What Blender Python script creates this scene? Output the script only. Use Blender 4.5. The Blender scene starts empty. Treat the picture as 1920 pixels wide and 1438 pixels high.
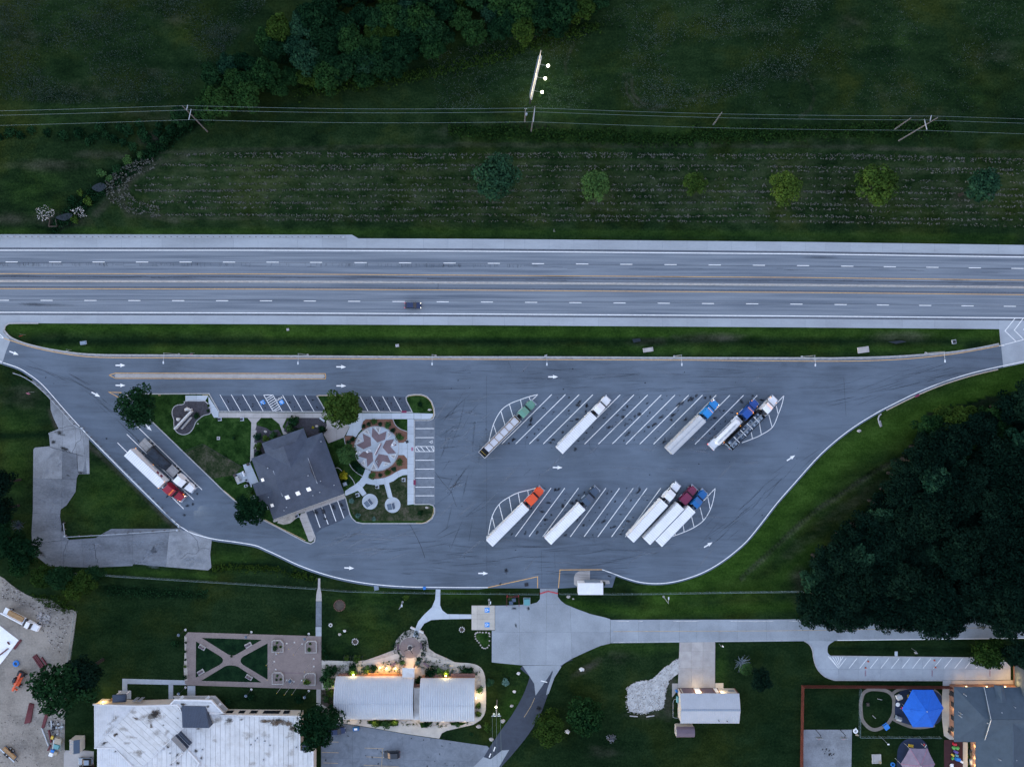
import bpy, bmesh, math, random
import numpy as np
from mathutils import Vector, Matrix, noise as mnoise
random.seed(7); np.random.seed(7)
R = math.radians
scene = bpy.context.scene
COL = scene.collection
S, H = 0.152, 200.0                    # metres on the ground per photograph pixel, camera height
cam_data = bpy.data.cameras.new('camera'); cam = bpy.data.objects.new('camera', cam_data); COL.objects.link(cam)
cam.location = (0, 0, H); cam.rotation_euler = (0, 0, 0)
cam_data.sensor_width = 36.0; cam_data.lens = 36.0 * H / (1920 * S)
cam_data.clip_start = 1.0; cam_data.clip_end = 6000.0
scene.camera = cam
SUN_EL, SUN_ROT = -2.0, 250.0
world = bpy.data.worlds.new('World'); scene.world = world; world.use_nodes = True
wn = world.node_tree.nodes; wl = world.node_tree.links
sky = wn.new('ShaderNodeTexSky'); sky.sky_type = 'NISHITA'; sky.sun_disc = False
sky.sun_elevation = R(SUN_EL); sky.sun_rotation = R(SUN_ROT)
sky.altitude = 200; sky.air_density = 1.0; sky.dust_density = 1.0; sky.ozone_density = 1.15
wn['Background'].inputs['Strength'].default_value = 0.15
wl.new(sky.outputs[0], wn['Background'].inputs[0])
sd = bpy.data.lights.new('sun', 'SUN'); sd.energy = 0.02; sd.angle = R(40); sd.color = (1.0, 0.95, 0.9); sd.specular_factor = 0.0
sun = bpy.data.objects.new('sun', sd); COL.objects.link(sun)
sun.rotation_euler = (R(90 - SUN_EL), 0, R(180 - SUN_ROT))
sun.location = (0, 0, 120)
vs = scene.view_settings
vs.view_transform = 'Standard'; vs.look = 'None'; vs.gamma = 1.0; vs.use_curve_mapping = False
vs.exposure = 6.18
scene.cycles.use_denoising = True
scene.cycles.max_bounces = 5
def G(px, py, z=0.0):
    """photograph pixel of a point that stands z metres above the ground -> world position"""
    k = S * (H - z) / H
    return Vector(((px - 960) * k, (719 - py) * k, z))
def Z(ox, oy, sc):
    """points read off an enlarged view of the photograph"""
    return lambda *pts: [(ox + x / sc, oy + y / sc) for x, y in pts]
def smooth(pts, n=6, closed=False):
    P = [Vector((p[0], p[1], 0)) for p in pts]; m = len(P); out = []
    rng = range(m if closed else m - 1)
    for i in rng:
        if closed: a, b, c, d = P[(i-1) % m], P[i], P[(i+1) % m], P[(i+2) % m]
        else: a, b, c, d = P[max(i-1, 0)], P[i], P[i+1], P[min(i+2, m-1)]
        for j in range(n):
            t = j / n
            q = 0.5 * ((2*b) + (c-a)*t + (2*a-5*b+4*c-d)*t*t + (3*b-a-3*c+d)*t**3)
            out.append((q.x, q.y))
    if not closed: out.append((P[-1].x, P[-1].y))
    return out
def arcpts(cx, cy, r, a0=0, a1=360, n=48):
    full = abs(a1 - a0) >= 360
    m = n if full else n + 1
    return [(cx + r*math.cos(R(a0 + (a1-a0)*i/n)), cy + r*math.sin(R(a0 + (a1-a0)*i/n))) for i in range(m)]
def dense(pts, step):
    out = []
    for a, b in zip(pts[:-1], pts[1:]):
        n = max(1, int(math.hypot(b[0]-a[0], b[1]-a[1]) / step))
        for j in range(n): out.append((a[0] + (b[0]-a[0])*j/n, a[1] + (b[1]-a[1])*j/n))
    out.append(pts[-1]); return out
class MB:
    def __init__(self): self.v = []; self.f = []; self.uv = []; self.sm = []
    def add(self, vs_, fs, uvs=None, smooth=False):
        o = len(self.v); self.v += [tuple(p) for p in vs_]
        for i, f in enumerate(fs):
            self.f.append(tuple(o + k for k in f)); self.sm.append(smooth)
            self.uv.append(uvs[i] if uvs else None)
        return self
    def box(self, c, s, rz=0, taper=1.0, M4=None):
        hx, hy, hz = s[0]/2, s[1]/2, s[2]/2; P = []
        for z, t in ((-hz, 1), (hz, taper)):
            for x, y in ((-hx,-hy), (hx,-hy), (hx,hy), (-hx,hy)):
                p = Vector((x*t, y*t, z))
                if rz: p = Matrix.Rotation(rz, 3, 'Z') @ p
                p = p + Vector(c)
                P.append(M4 @ p if M4 else p)
        return self.add(P, [(3,2,1,0),(4,5,6,7),(0,1,5,4),(1,2,6,5),(2,3,7,6),(3,0,4,7)])
    def loft(self, rings, caps=True, smooth=False):
        n = len(rings[0]); P = [p for r in rings for p in r]; F = []
        for k in range(len(rings)-1):
            for i in range(n):
                j = (i+1) % n; F.append((k*n+i, k*n+j, (k+1)*n+j, (k+1)*n+i))
        if caps: F.append(tuple(range(n-1, -1, -1))); F.append(tuple((len(rings)-1)*n + i for i in range(n)))
        return self.add(P, F, smooth=smooth)
    def tube(self, p0, p1, r0, r1=None, n=6):
        r1 = r0 if r1 is None else r1; p0, p1 = Vector(p0), Vector(p1); d = p1 - p0
        if d.length < 1e-6: return self
        q = d.to_track_quat('Z', 'Y').to_matrix(); rings = []
        for p, r in ((p0, r0), (p1, r1)):
            rings.append([p + q @ Vector((r*math.cos(2*math.pi*i/n), r*math.sin(2*math.pi*i/n), 0)) for i in range(n)])
        return self.loft(rings)
    def disc(self, c, r, z0, z1, n=16, r1=None):
        r1 = r if r1 is None else r1
        return self.loft([[(c[0]+rr*math.cos(2*math.pi*i/n), c[1]+rr*math.sin(2*math.pi*i/n), z) for i in range(n)] for rr, z in ((r, z0), (r1, z1))])
    def prism(self, P2, z0, z1):
        """polygon in metres, any winding"""
        a = sum(P2[i][0]*P2[(i+1) % len(P2)][1] - P2[(i+1) % len(P2)][0]*P2[i][1] for i in range(len(P2)))
        if a < 0: P2 = P2[::-1]
        n = len(P2); P = [(x, y, z0) for x, y in P2] + [(x, y, z1) for x, y in P2]
        F = [tuple(range(n, 2*n))] + [(i, (i+1) % n, n+(i+1) % n, n+i) for i in range(n)]
        return self.add(P, F)
    def sheet(self, P2, z):
        a = sum(P2[i][0]*P2[(i+1) % len(P2)][1] - P2[(i+1) % len(P2)][0]*P2[i][1] for i in range(len(P2)))
        if a < 0: P2 = P2[::-1]
        return self.add([(x, y, z) for x, y in P2], [tuple(range(len(P2)))])
    def ribbon(self, P2, w, z0, z1=None, closed=False):
        """a strip w wide along points in metres; from z0 up to z1 when z1 is given"""
        n = len(P2); L = []; Rr = []; u = [0.0]
        for i in range(n):
            a = Vector(P2[i-1]) if (i > 0 or closed) else Vector(P2[i]); c = Vector(P2[(i+1) % n]) if (i < n-1 or closed) else Vector(P2[i])
            b = Vector(P2[i]); d1 = (b-a); d2 = (c-b)
            d1 = d1.normalized() if d1.length > 1e-9 else d2.normalized(); d2 = d2.normalized() if d2.length > 1e-9 else d1
            t = (d1+d2); t = t.normalized() if t.length > 1e-6 else d1
            nn = Vector((-t.y, t.x)); cs = max(0.35, nn.dot(Vector((-d1.y, d1.x))))
            L.append(b + nn*(w/2/cs)); Rr.append(b - nn*(w/2/cs))
            if i: u.append(u[-1] + (b-a).length)
        m = n if closed else n-1
        zt = z0 if z1 is None else z1
        P = [(p.x, p.y, zt) for p in L] + [(p.x, p.y, zt) for p in Rr]
        F = []; U = []
        for i in range(m):
            j = (i+1) % n; F.append((n+i, n+j, j, i)); uj = u[j] if j else u[-1]+1
            U.append(((u[i],0),(uj,0),(uj,1),(u[i],1)))
        if z1 is not None:
            P += [(p.x, p.y, z0) for p in L] + [(p.x, p.y, z0) for p in Rr]
            for i in range(m):
                j = (i+1) % n
                F.append((i, j, 2*n+j, 2*n+i)); U.append(((0,0),)*4)
                F.append((n+j, n+i, 3*n+i, 3*n+j)); U.append(((0,0),)*4)
            if not closed:
                F.append((0, 2*n, 3*n, n)); U.append(((0,0),)*4); F.append((n-1, 2*n-1, 4*n-1, 3*n-1)); U.append(((0,0),)*4)
        return self.add(P, F, U)
    def rock(self, c, s, seed=0, sub=1):
        bm = bmesh.new(); bmesh.ops.create_icosphere(bm, subdivisions=sub, radius=1.0)
        rr = random.Random(seed); P = []
        for v in bm.verts:
            k = 0.72 + 0.5*rr.random(); P.append((c[0]+v.co.x*s[0]*k, c[1]+v.co.y*s[1]*k, c[2]+v.co.z*s[2]*k))
        F = [tuple(v.index for v in f.verts) for f in bm.faces]; bm.free()
        return self.add(P, F)
    def build(self, name, mat, parent=None, world_space=False, bevel=0):
        me = bpy.data.meshes.new(name); me.from_pydata(self.v, [], self.f)
        if any(u is not None for u in self.uv):
            lay = me.uv_layers.new(name='UVMap'); k = 0; dat = []
            for f, u in zip(self.f, self.uv): dat += list(u) if u else [(0, 0)]*len(f)
            lay.data.foreach_set('uv', [c for p in dat for c in p])
        if any(self.sm): me.polygons.foreach_set('use_smooth', self.sm)
        me.materials.append(MAT[mat] if isinstance(mat, str) else mat)
        me.update()
        o = bpy.data.objects.new(name, me); COL.objects.link(o)
        if bevel:
            b = o.modifiers.new('bevel', 'BEVEL'); b.width = bevel; b.segments = 2; b.limit_method = 'ANGLE'
        if parent:
            o.parent = parent
            if world_space: o.location = -Vector(parent.location)
        return o
def tag(o, label=None, cat=None, group=None, kind=None):
    if label: o['label'] = label
    if cat: o['category'] = cat
    if group: o['group'] = group
    if kind: o['kind'] = kind
    return o
def thing(name, label, cat, loc=(0,0,0), rz=0.0, group=None):
    o = bpy.data.objects.new(name, None); COL.objects.link(o)
    o.location = loc; o.rotation_euler = (0, 0, rz); o.empty_display_size = 0.3
    return tag(o, label, cat, group)
def copy_tree(o, parent=None):
    c = o.copy(); COL.objects.link(c)
    if parent is not None: c.parent = parent
    for ch in list(o.children): copy_tree(ch, c)
    return c
def M2(pts, z=0): return [tuple(G(x, y, z)[:2]) for x, y in pts]
def sheet(name, pts, z, mat, thick=None, parent=None, kind='structure'):
    b = MB()
    if thick: b.prism(M2(pts), z-thick, z)
    else: b.sheet(M2(pts), z)
    o = b.build(name, mat, parent)
    if parent is None and kind: o['kind'] = kind
    return o
def strip(name, pts, w, z, mat, parent=None, z1=None, closed=False, kind=None):
    o = MB().ribbon(M2(pts), w, z, z1, closed).build(name, mat, parent)
    if kind: o['kind'] = kind
    return o
def slabs(name, outline, cuts, z, mats, parent, thick=0.12, gap=0.04, curve=False):
    """cut a paved outline along joint lines; every slab is a piece of its own with open joints"""
    bm = bmesh.new(); P = M2(outline)
    a = sum(P[i][0]*P[(i+1) % len(P)][1] - P[(i+1) % len(P)][0]*P[i][1] for i in range(len(P)))
    if a < 0: P = P[::-1]
    bm.faces.new([bm.verts.new((x, y, 0)) for x, y in P])
    for (p, q) in cuts:
        p, q = G(*p), G(*q); d = (q-p).normalized(); n = Vector((-d.y, d.x, 0))
        bmesh.ops.bisect_plane(bm, geom=bm.verts[:]+bm.edges[:]+bm.faces[:], plane_co=p, plane_no=n)
    i = 0; out = []
    for f in bm.faces:
        ar = f.calc_area()
        if ar < 0.15: continue
        P2 = [(v.co.x, v.co.y) for v in f.verts]; c = f.calc_center_median(); m = len(P2); Q = []
        for k in range(m):
            A, B, C = Vector(P2[k-1]), Vector(P2[k]), Vector(P2[(k+1) % m])
            d1 = (B-A); d2 = (C-B)
            if d1.length < 1e-5 or d2.length < 1e-5: continue
            d1.normalize(); d2.normalize(); nn = Vector((-d1.y-d2.y, d1.x+d2.x))
            if nn.length < 1e-4: continue
            nn.normalize(); cs = max(0.5, nn.dot(Vector((-d1.y, d1.x))))
            B = B + nn*(gap/2/cs); Q.append((B.x, B.y))
        if len(Q) < 3: continue
        b = MB(); zz = z + random.uniform(-0.008, 0.008)
        b.prism(Q, zz-thick, zz); out.append(b.build(name, mats[i % len(mats)] if not callable(mats) else mats(c), parent)); i += 1
    bm.free(); return out
MAT = {}
def nt(name):
    m = bpy.data.materials.new(name); m.use_nodes = True; MAT[name] = m
    return m, m.node_tree.nodes, m.node_tree.links, m.node_tree.nodes['Principled BSDF']
def coords(n, l, sx=1, sy=1, sz=1, rz=0):
    g = n.new('ShaderNodeNewGeometry'); mp = n.new('ShaderNodeMapping')
    mp.inputs['Scale'].default_value = (sx, sy, sz); mp.inputs['Rotation'].default_value = (0, 0, rz)
    l.new(g.outputs['Position'], mp.inputs['Vector']); return mp.outputs[0]
def nz(n, l, vec, scale, detail=4, rough=0.6, dist=0.0):
    t = n.new('ShaderNodeTexNoise'); t.inputs['Scale'].default_value = scale; t.inputs['Detail'].default_value = detail
    t.inputs['Roughness'].default_value = rough; t.inputs['Distortion'].default_value = dist
    l.new(vec, t.inputs['Vector']); return t.outputs['Fac']
def ramp(n, l, fac, stops):
    r = n.new('ShaderNodeValToRGB'); e = r.color_ramp.elements
    while len(e) < len(stops): e.new(0.5)
    for k, (p, c) in enumerate(stops):
        e[k].position = p; e[k].color = (c, c, c, 1) if isinstance(c, (int, float)) else (*c[:3], 1)
    l.new(fac, r.inputs['Fac']); return r.outputs['Color']
def mix(n, l, fac, a, b, typ='MIX'):
    m = n.new('ShaderNodeMix'); m.data_type = 'RGBA'; m.blend_type = typ
    for s, val in ((m.inputs[0], fac), (m.inputs[6], a), (m.inputs[7], b)):
        if isinstance(val, (int, float)): s.default_value = val
        elif isinstance(val, tuple): s.default_value = (*val[:3], 1)
        else: l.new(val, s)
    return m.outputs[2]
def math_(n, l, op, a, b=0.0):
    m = n.new('ShaderNodeMath'); m.operation = op
    for s, val in ((m.inputs[0], a), (m.inputs[1], b)):
        if isinstance(val, (int, float)): s.default_value = val
        else: l.new(val, s)
    return m.outputs[0]
def bump(n, l, p, fac, strength=0.3, dist=0.05):
    b = n.new('ShaderNodeBump'); b.inputs['Strength'].default_value = strength; b.inputs['Distance'].default_value = dist
    l.new(fac, b.inputs['Height']); l.new(b.outputs[0], p.inputs['Normal'])
def objrand(n): return n.new('ShaderNodeObjectInfo').outputs['Random']
def plain(name, col, rough=0.75, var=0.18, scale=0.6, fine=6.0, metallic=0.0, orand=0.0, spec=0.3, stretch=(1,1), stain=0.0, stain_col=(0.05,0.05,0.05), bmp=0.0):
    m, n, l, p = nt(name)
    vec = coords(n, l, stretch[0], stretch[1], 1)
    a = nz(n, l, vec, scale, 5, 0.62); b = nz(n, l, vec, fine, 3, 0.7)
    f = math_(n, l, 'ADD', math_(n, l, 'MULTIPLY', a, 0.65), math_(n, l, 'MULTIPLY', b, 0.35))
    c = ramp(n, l, f, [(0.30, tuple(x*(1-var*1.5) for x in col)), (0.5, col), (0.70, tuple(min(1, x*(1+var*1.3)) for x in col))])
    if orand:
        k = math_(n, l, 'ADD', math_(n, l, 'MULTIPLY', objrand(n), 2*orand), 1-orand)
        cb = n.new('ShaderNodeCombineColor')
        for i in range(3): l.new(k, cb.inputs[i])
        c = mix(n, l, 1.0, c, cb.outputs[0], 'MULTIPLY')
    if stain:
        s = nz(n, l, vec, scale*1.7, 6, 0.7, 0.6)
        sf = ramp(n, l, s, [(0.52, 0.0), (0.72, stain)])
        c = mix(n, l, sf, c, stain_col)
    l.new(c, p.inputs['Base Color']); p.inputs['Roughness'].default_value = rough; p.inputs['Metallic'].default_value = metallic
    p.inputs['Specular IOR Level'].default_value = spec
    if bmp: bump(n, l, p, b, bmp)
    return m
def flat(name, col, rough=0.5, metallic=0.0, emit=None, estr=0.0, spec=0.4):
    m, n, l, p = nt(name)
    p.inputs['Base Color'].default_value = (*col, 1); p.inputs['Roughness'].default_value = rough; p.inputs['Metallic'].default_value = metallic
    p.inputs['Specular IOR Level'].default_value = spec
    if emit: p.inputs['Emission Color'].default_value = (*emit, 1); p.inputs['Emission Strength'].default_value = estr
    return m
def asphalt(name, col, streak=(0.12, 1.0), var=0.16, rz=0.0):
    m, n, l, p = nt(name)
    v1 = coords(n, l, 1, 1, 1); v2 = coords(n, l, streak[0], streak[1], 1, rz)
    big = nz(n, l, v1, 0.035, 4, 0.6); mid = nz(n, l, v2, 0.45, 6, 0.68, 1.2); fine = nz(n, l, v1, 5.0, 3, 0.8)
    f = math_(n, l, 'ADD', math_(n, l, 'MULTIPLY', big, 0.45), math_(n, l, 'MULTIPLY', mid, 0.35))
    f = math_(n, l, 'ADD', f, math_(n, l, 'MULTIPLY', fine, 0.2))
    c = ramp(n, l, f, [(0.40, tuple(x*(1-var*1.4) for x in col)), (0.5, col), (0.60, tuple(x*(1+var*1.2) for x in col))])
    sp = nz(n, l, v1, 0.9, 6, 0.75, 0.4); c = mix(n, l, ramp(n, l, sp, [(0.64, 0.0), (0.80, 0.5)]), c, tuple(x*0.55 for x in col))
    l.new(c, p.inputs['Base Color']); p.inputs['Roughness'].default_value = 0.92; p.inputs['Specular IOR Level'].default_value = 0.12
    return m
asphalt('asphalt', (0.106, 0.133, 0.168), var=0.2)
asphalt('asphalt_stall', (0.068, 0.083, 0.110), (1, 1))
asphalt('asphalt_dark', (0.050, 0.060, 0.080), (0.6, 1.0), rz=0.9)
asphalt('asphalt_lot', (0.155, 0.178, 0.208), (1, 1), 0.22)
m, n, l, p = nt('highway_asphalt')
uv = n.new('ShaderNodeUVMap'); mp = n.new('ShaderNodeMapping'); mp.inputs['Scale'].default_value = (0.02, 26, 1); l.new(uv.outputs[0], mp.inputs['Vector'])
a = nz(n, l, mp.outputs[0], 1.0, 4, 0.6); v1 = coords(n, l); b = nz(n, l, v1, 4.0, 4, 0.75); d = nz(n, l, coords(n, l, 0.05, 1), 0.8, 4, 0.6)
f = math_(n, l, 'ADD', math_(n, l, 'MULTIPLY', a, 0.6), math_(n, l, 'ADD', math_(n, l, 'MULTIPLY', b, 0.2), math_(n, l, 'MULTIPLY', d, 0.2)))
c = ramp(n, l, f, [(0.36, (0.105, 0.126, 0.156)), (0.5, (0.172, 0.198, 0.230)), (0.64, (0.24, 0.27, 0.30))])
l.new(c, p.inputs['Base Color']); p.inputs['Roughness'].default_value = 0.92; p.inputs['Specular IOR Level'].default_value = 0.12
plain('concrete', (0.32, 0.35, 0.38), 0.9, 0.14, 0.25, 5, orand=0.08, spec=0.15)
plain('concrete_shoulder', (0.315, 0.345, 0.375), 0.9, 0.12, 0.2, 5, orand=0.06, spec=0.15, stretch=(0.3, 1))
plain('concrete_new', (0.42, 0.465, 0.505), 0.9, 0.08, 0.4, 5, orand=0.05, spec=0.15)
plain('concrete_tan', (0.36, 0.34, 0.325), 0.9, 0.14, 0.4, 5, orand=0.08, spec=0.15)
plain('concrete_warm', (0.44, 0.41, 0.36), 0.9, 0.14, 0.4, 5, orand=0.06, spec=0.15)
plain('concrete_old', (0.150, 0.165, 0.185), 0.95, 0.34, 0.18, 2.5, orand=0.10, spec=0.1, stretch=(0.5, 1), stain=0.55, stain_col=(0.085, 0.092, 0.105))
plain('concrete_old_pale', (0.225, 0.24, 0.258), 0.95, 0.3, 0.22, 3, orand=0.10, spec=0.1, stain=0.4, stain_col=(0.12, 0.13, 0.14))
plain('concrete_apron', (0.27, 0.30, 0.33), 0.93, 0.2, 0.10, 3.5, orand=0.05, spec=0.12, stain=0.35, stain_col=(0.18, 0.21, 0.24))
plain('kerb', (0.36, 0.36, 0.36), 0.9, 0.25, 1.5, 7, spec=0.15)
plain('kerb_dirty', (0.26, 0.25, 0.245), 0.9, 0.35, 0.9, 5, spec=0.12)
plain('paint_white', (0.80, 0.80, 0.78), 0.7, 0.12, 1.5, 8)
plain('paint_worn', (0.50, 0.50, 0.49), 0.8, 0.35, 1.2, 6)
plain('paint_yellow', (0.62, 0.36, 0.13), 0.75, 0.2, 1.5, 7)
plain('paint_yellow_worn', (0.42, 0.31, 0.17), 0.8, 0.3, 1.2, 6)
plain('paint_blue', (0.04, 0.24, 0.62), 0.7, 0.15, 2, 8)
plain('rumble', (0.10, 0.11, 0.13), 0.95, 0.3, 0.8, 4, stretch=(3, 1))
plain('crack', (0.03, 0.033, 0.04), 0.9, 0.2)
plain('mulch_dark', (0.06, 0.058, 0.066), 0.98, 0.3, 2, 9, spec=0.05, bmp=0.5)
plain('mulch_red', (0.20, 0.105, 0.075), 0.98, 0.25, 2, 9, spec=0.05, bmp=0.5)
plain('soil', (0.075, 0.062, 0.052), 0.98, 0.35, 0.6, 4, spec=0.05)
plain('gravel_white', (0.44, 0.44, 0.43), 0.98, 0.28, 0.7, 3.2, spec=0.05, bmp=0.6)
plain('gravel_sand', (0.36, 0.33, 0.29), 0.98, 0.28, 1.2, 4, spec=0.05, bmp=0.6)
plain('dirt_yard', (0.26, 0.235, 0.205), 0.98, 0.34, 0.09, 2.0, spec=0.05, stain=0.75, stain_col=(0.10, 0.09, 0.08), bmp=0.5)
plain('stone_white', (0.56, 0.56, 0.55), 0.9, 0.25, 2, 6)
plain('stone', (0.36, 0.345, 0.33), 0.9, 0.3, 2, 6)
plain('brick_red', (0.16, 0.085, 0.07), 0.9, 0.25, 3, 9)
plain('roof_shingle', (0.070, 0.084, 0.112), 0.95, 0.16, 0.5, 4, spec=0.1, stretch=(1, 1))
plain('roof_metal_white', (0.60, 0.61, 0.62), 0.55, 0.10, 0.5, 3, spec=0.3, stain=0.25, stain_col=(0.36, 0.34, 0.31), orand=0.04)
plain('roof_membrane', (0.56, 0.565, 0.565), 0.8, 0.12, 0.3, 3, spec=0.2, stain=0.5, stain_col=(0.33, 0.30, 0.26), orand=0.04)
plain('roof_galv', (0.40, 0.435, 0.475), 0.6, 0.06, 0.3, 3, spec=0.2)
plain('roof_galv_light', (0.42, 0.44, 0.47), 0.5, 0.08, 0.3, 3, metallic=0.2, spec=0.4)
plain('roof_dark_metal', (0.055, 0.07, 0.10), 0.45, 0.12, 0.5, 4, metallic=0.2, orand=0.1)
plain('roof_school', (0.062, 0.085, 0.108), 0.9, 0.12, 0.6, 5, spec=0.15)
plain('wall_cream', (0.48, 0.45, 0.40), 0.9, 0.08)
plain('wall_purple', (0.13, 0.10, 0.125), 0.8, 0.1)
plain('wall_brick', (0.23, 0.13, 0.095), 0.9, 0.25, 2, 8)
plain('wood_red', (0.11, 0.030, 0.022), 0.9, 0.25, 2, 7, orand=0.15)
plain('wood', (0.32, 0.20, 0.10), 0.85, 0.25, 2, 7, orand=0.15)
plain('wood_grey', (0.36, 0.35, 0.335), 0.9, 0.15, 1.2, 7, orand=0.12)
plain('wood_pole', (0.12, 0.12, 0.125), 0.95, 0.2)
plain('steel_red', (0.10, 0.018, 0.026), 0.65, 0.2, 1, 5, orand=0.15)
plain('galvanised', (0.42, 0.45, 0.48), 0.45, 0.12, metallic=0.5)
plain('galvanised_mesh', (0.17, 0.235, 0.26), 0.6, 0.12, metallic=0.3)
plain('rubber_navy', (0.018, 0.03, 0.065), 0.95, 0.2)
plain('rubber_maroon', (0.05, 0.018, 0.02), 0.95, 0.2)
plain('path_tan', (0.17, 0.15, 0.13), 0.95, 0.2)
plain('canopy_blue', (0.012, 0.105, 0.47), 0.85, 0.14, 0.8, 3)
plain('canopy_mauve', (0.20, 0.165, 0.215), 0.85, 0.15, 0.8, 3)
plain('canopy_pink', (0.36, 0.15, 0.22), 0.85, 0.15, 0.8, 3)
plain('tarp_black', (0.022, 0.030, 0.042), 0.75, 0.45, 0.9, 2.2, bmp=0.6)
plain('trailer_white', (0.74, 0.75, 0.76), 0.55, 0.07, 0.5, 3, orand=0.06, stretch=(1, 1), stain=0.12, stain_col=(0.45, 0.44, 0.42))
plain('trailer_grey', (0.46, 0.47, 0.48), 0.6, 0.08, 0.6, 3)
plain('trailer_load', (0.62, 0.61, 0.62), 0.7, 0.08)
plain('water_dark', (0.012, 0.018, 0.022), 0.15, 0.2)
plain('stain_brown', (0.10, 0.075, 0.05), 0.9, 0.4, 1, 4)
for nm, c in (('green', (0.115, 0.27, 0.205)), ('white', (0.74, 0.75, 0.76)), ('blue', (0.018, 0.22, 0.55)), ('navy', (0.012, 0.065, 0.28)), ('orange', (0.72, 0.085, 0.022)),
              ('slate', (0.055, 0.085, 0.13)), ('maroon', (0.17, 0.022, 0.062)), ('royal', (0.010, 0.115, 0.33)), ('red', (0.27, 0.012, 0.030)), ('charcoal', (0.03, 0.036, 0.045)),
              ('darkblue', (0.02, 0.035, 0.09)), ('steel', (0.20, 0.25, 0.31)), ('yellow', (0.6, 0.42, 0.05)), ('teal', (0.10, 0.28, 0.30)), ('machine', (0.62, 0.10, 0.035)),
              ('toygreen', (0.10, 0.34, 0.08)), ('toypurple', (0.10, 0.07, 0.28)), ('toyblue', (0.02, 0.18, 0.55)), ('toyred', (0.50, 0.02, 0.04)), ('sand', (0.34, 0.29, 0.22))):
    flat('paint_' + nm if nm not in ('white', 'blue', 'yellow') else 'body_' + nm, c, 0.42)
flat('black', (0.012, 0.014, 0.018), 0.6)
flat('chassis', (0.018, 0.020, 0.026), 0.7)
flat('tyre', (0.014, 0.015, 0.017), 0.9)
flat('glass_dark', (0.010, 0.014, 0.022), 0.25, spec=0.5)
flat('chrome', (0.55, 0.57, 0.60), 0.22, 0.9)
flat('wire', (0.09, 0.14, 0.15), 0.5, 0.3)
flat('skylight', (0.78, 0.78, 0.76), 0.4, emit=(1.0, 0.97, 0.93), estr=0.0025)
flat('lamp_white', (0.8, 0.8, 0.8), 0.4, emit=(1.0, 0.90, 0.66), estr=0.3)
flat('lamp_warm', (0.8, 0.7, 0.5), 0.4, emit=(1.0, 0.68, 0.30), estr=0.12)
flat('marker_amber', (0.6, 0.2, 0.02), 0.4, emit=(1.0, 0.36, 0.06), estr=0.035)
flat('marker_red', (0.5, 0.02, 0.02), 0.4, emit=(1.0, 0.06, 0.06), estr=0.03)
flat('headlamp', (0.8, 0.8, 0.75), 0.3, emit=(1.0, 0.93, 0.78), estr=0.05)
flat('lamp_off', (0.55, 0.60, 0.65), 0.3)
flat('bin_blue', (0.015, 0.03, 0.10), 0.5)
flat('fence_black', (0.012, 0.014, 0.016), 0.6)
flat('window_blind', (0.22, 0.25, 0.30), 0.4)
def pavers(name, c1, c2, mortar, scale, rz=0):
    m, n, l, p = nt(name)
    br = n.new('ShaderNodeTexBrick'); l.new(coords(n, l, 1, 1, 1, rz), br.inputs['Vector'])
    br.inputs['Color1'].default_value = (*c1, 1); br.inputs['Color2'].default_value = (*c2, 1); br.inputs['Mortar'].default_value = (*mortar, 1)
    br.inputs['Scale'].default_value = scale; br.inputs['Mortar Size'].default_value = 0.03
    c = mix(n, l, ramp(n, l, nz(n, l, coords(n, l), 0.5, 5, 0.65), [(0.3, 0.0), (0.7, 0.45)]), br.outputs['Color'], tuple(x*1.25 for x in c1))
    l.new(c, p.inputs['Base Color']); p.inputs['Roughness'].default_value = 0.93; p.inputs['Specular IOR Level'].default_value = 0.12
pavers('pavers_pink', (0.235, 0.19, 0.175), (0.19, 0.15, 0.14), (0.15, 0.13, 0.125), 1.2)
pavers('pavers_star', (0.20, 0.145, 0.15), (0.165, 0.115, 0.125), (0.13, 0.105, 0.11), 1.8, 0.4)
m, n, l, p = nt('turf')
at = n.new('ShaderNodeAttribute'); at.attribute_name = 'growth'; sep = n.new('ShaderNodeSeparateColor'); l.new(at.outputs['Color'], sep.inputs[0])
v = coords(n, l); vs2 = coords(n, l, 0.55, 1)
big = nz(n, l, v, 0.03, 5, 0.6); mid = nz(n, l, vs2, 0.25, 6, 0.7); fine = nz(n, l, v, 1.7, 6, 0.85)
f = math_(n, l, 'ADD', math_(n, l, 'MULTIPLY', big, 0.22), math_(n, l, 'ADD', math_(n, l, 'MULTIPLY', mid, 0.30), math_(n, l, 'MULTIPLY', fine, 0.48)))
base = ramp(n, l, f, [(0.40, (0.0030, 0.0085, 0.0038)), (0.5, (0.0095, 0.0225, 0.0082)), (0.60, (0.0225, 0.0430, 0.0160))])
oli = nz(n, l, v, 0.06, 4, 0.6, 0.4)
base = mix(n, l, ramp(n, l, oli, [(0.47, 0.0), (0.66, 0.6)]), base, mix(n, l, 1.0, base, (1.75, 1.10, 0.55), 'MULTIPLY'))
def jitter(ch, amp):
    q = math_(n, l, 'ADD', ch, math_(n, l, 'MULTIPLY', math_(n, l, 'SUBTRACT', mid, 0.5), amp)); return math_(n, l, 'MULTIPLY', math_(n, l, 'MINIMUM', math_(n, l, 'MAXIMUM', q, 0.0), 1.0), ramp(n, l, ch, [(0.0, 0.0), (0.12, 1.0)]))
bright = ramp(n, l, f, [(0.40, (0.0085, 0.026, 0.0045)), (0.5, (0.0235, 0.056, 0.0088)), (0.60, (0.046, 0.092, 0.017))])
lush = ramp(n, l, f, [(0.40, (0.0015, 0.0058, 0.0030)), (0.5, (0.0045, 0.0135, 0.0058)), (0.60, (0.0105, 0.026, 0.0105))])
soil = ramp(n, l, f, [(0.40, (0.020, 0.020, 0.014)), (0.5, (0.046, 0.043, 0.036)), (0.60, (0.088, 0.080, 0.068))])
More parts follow.
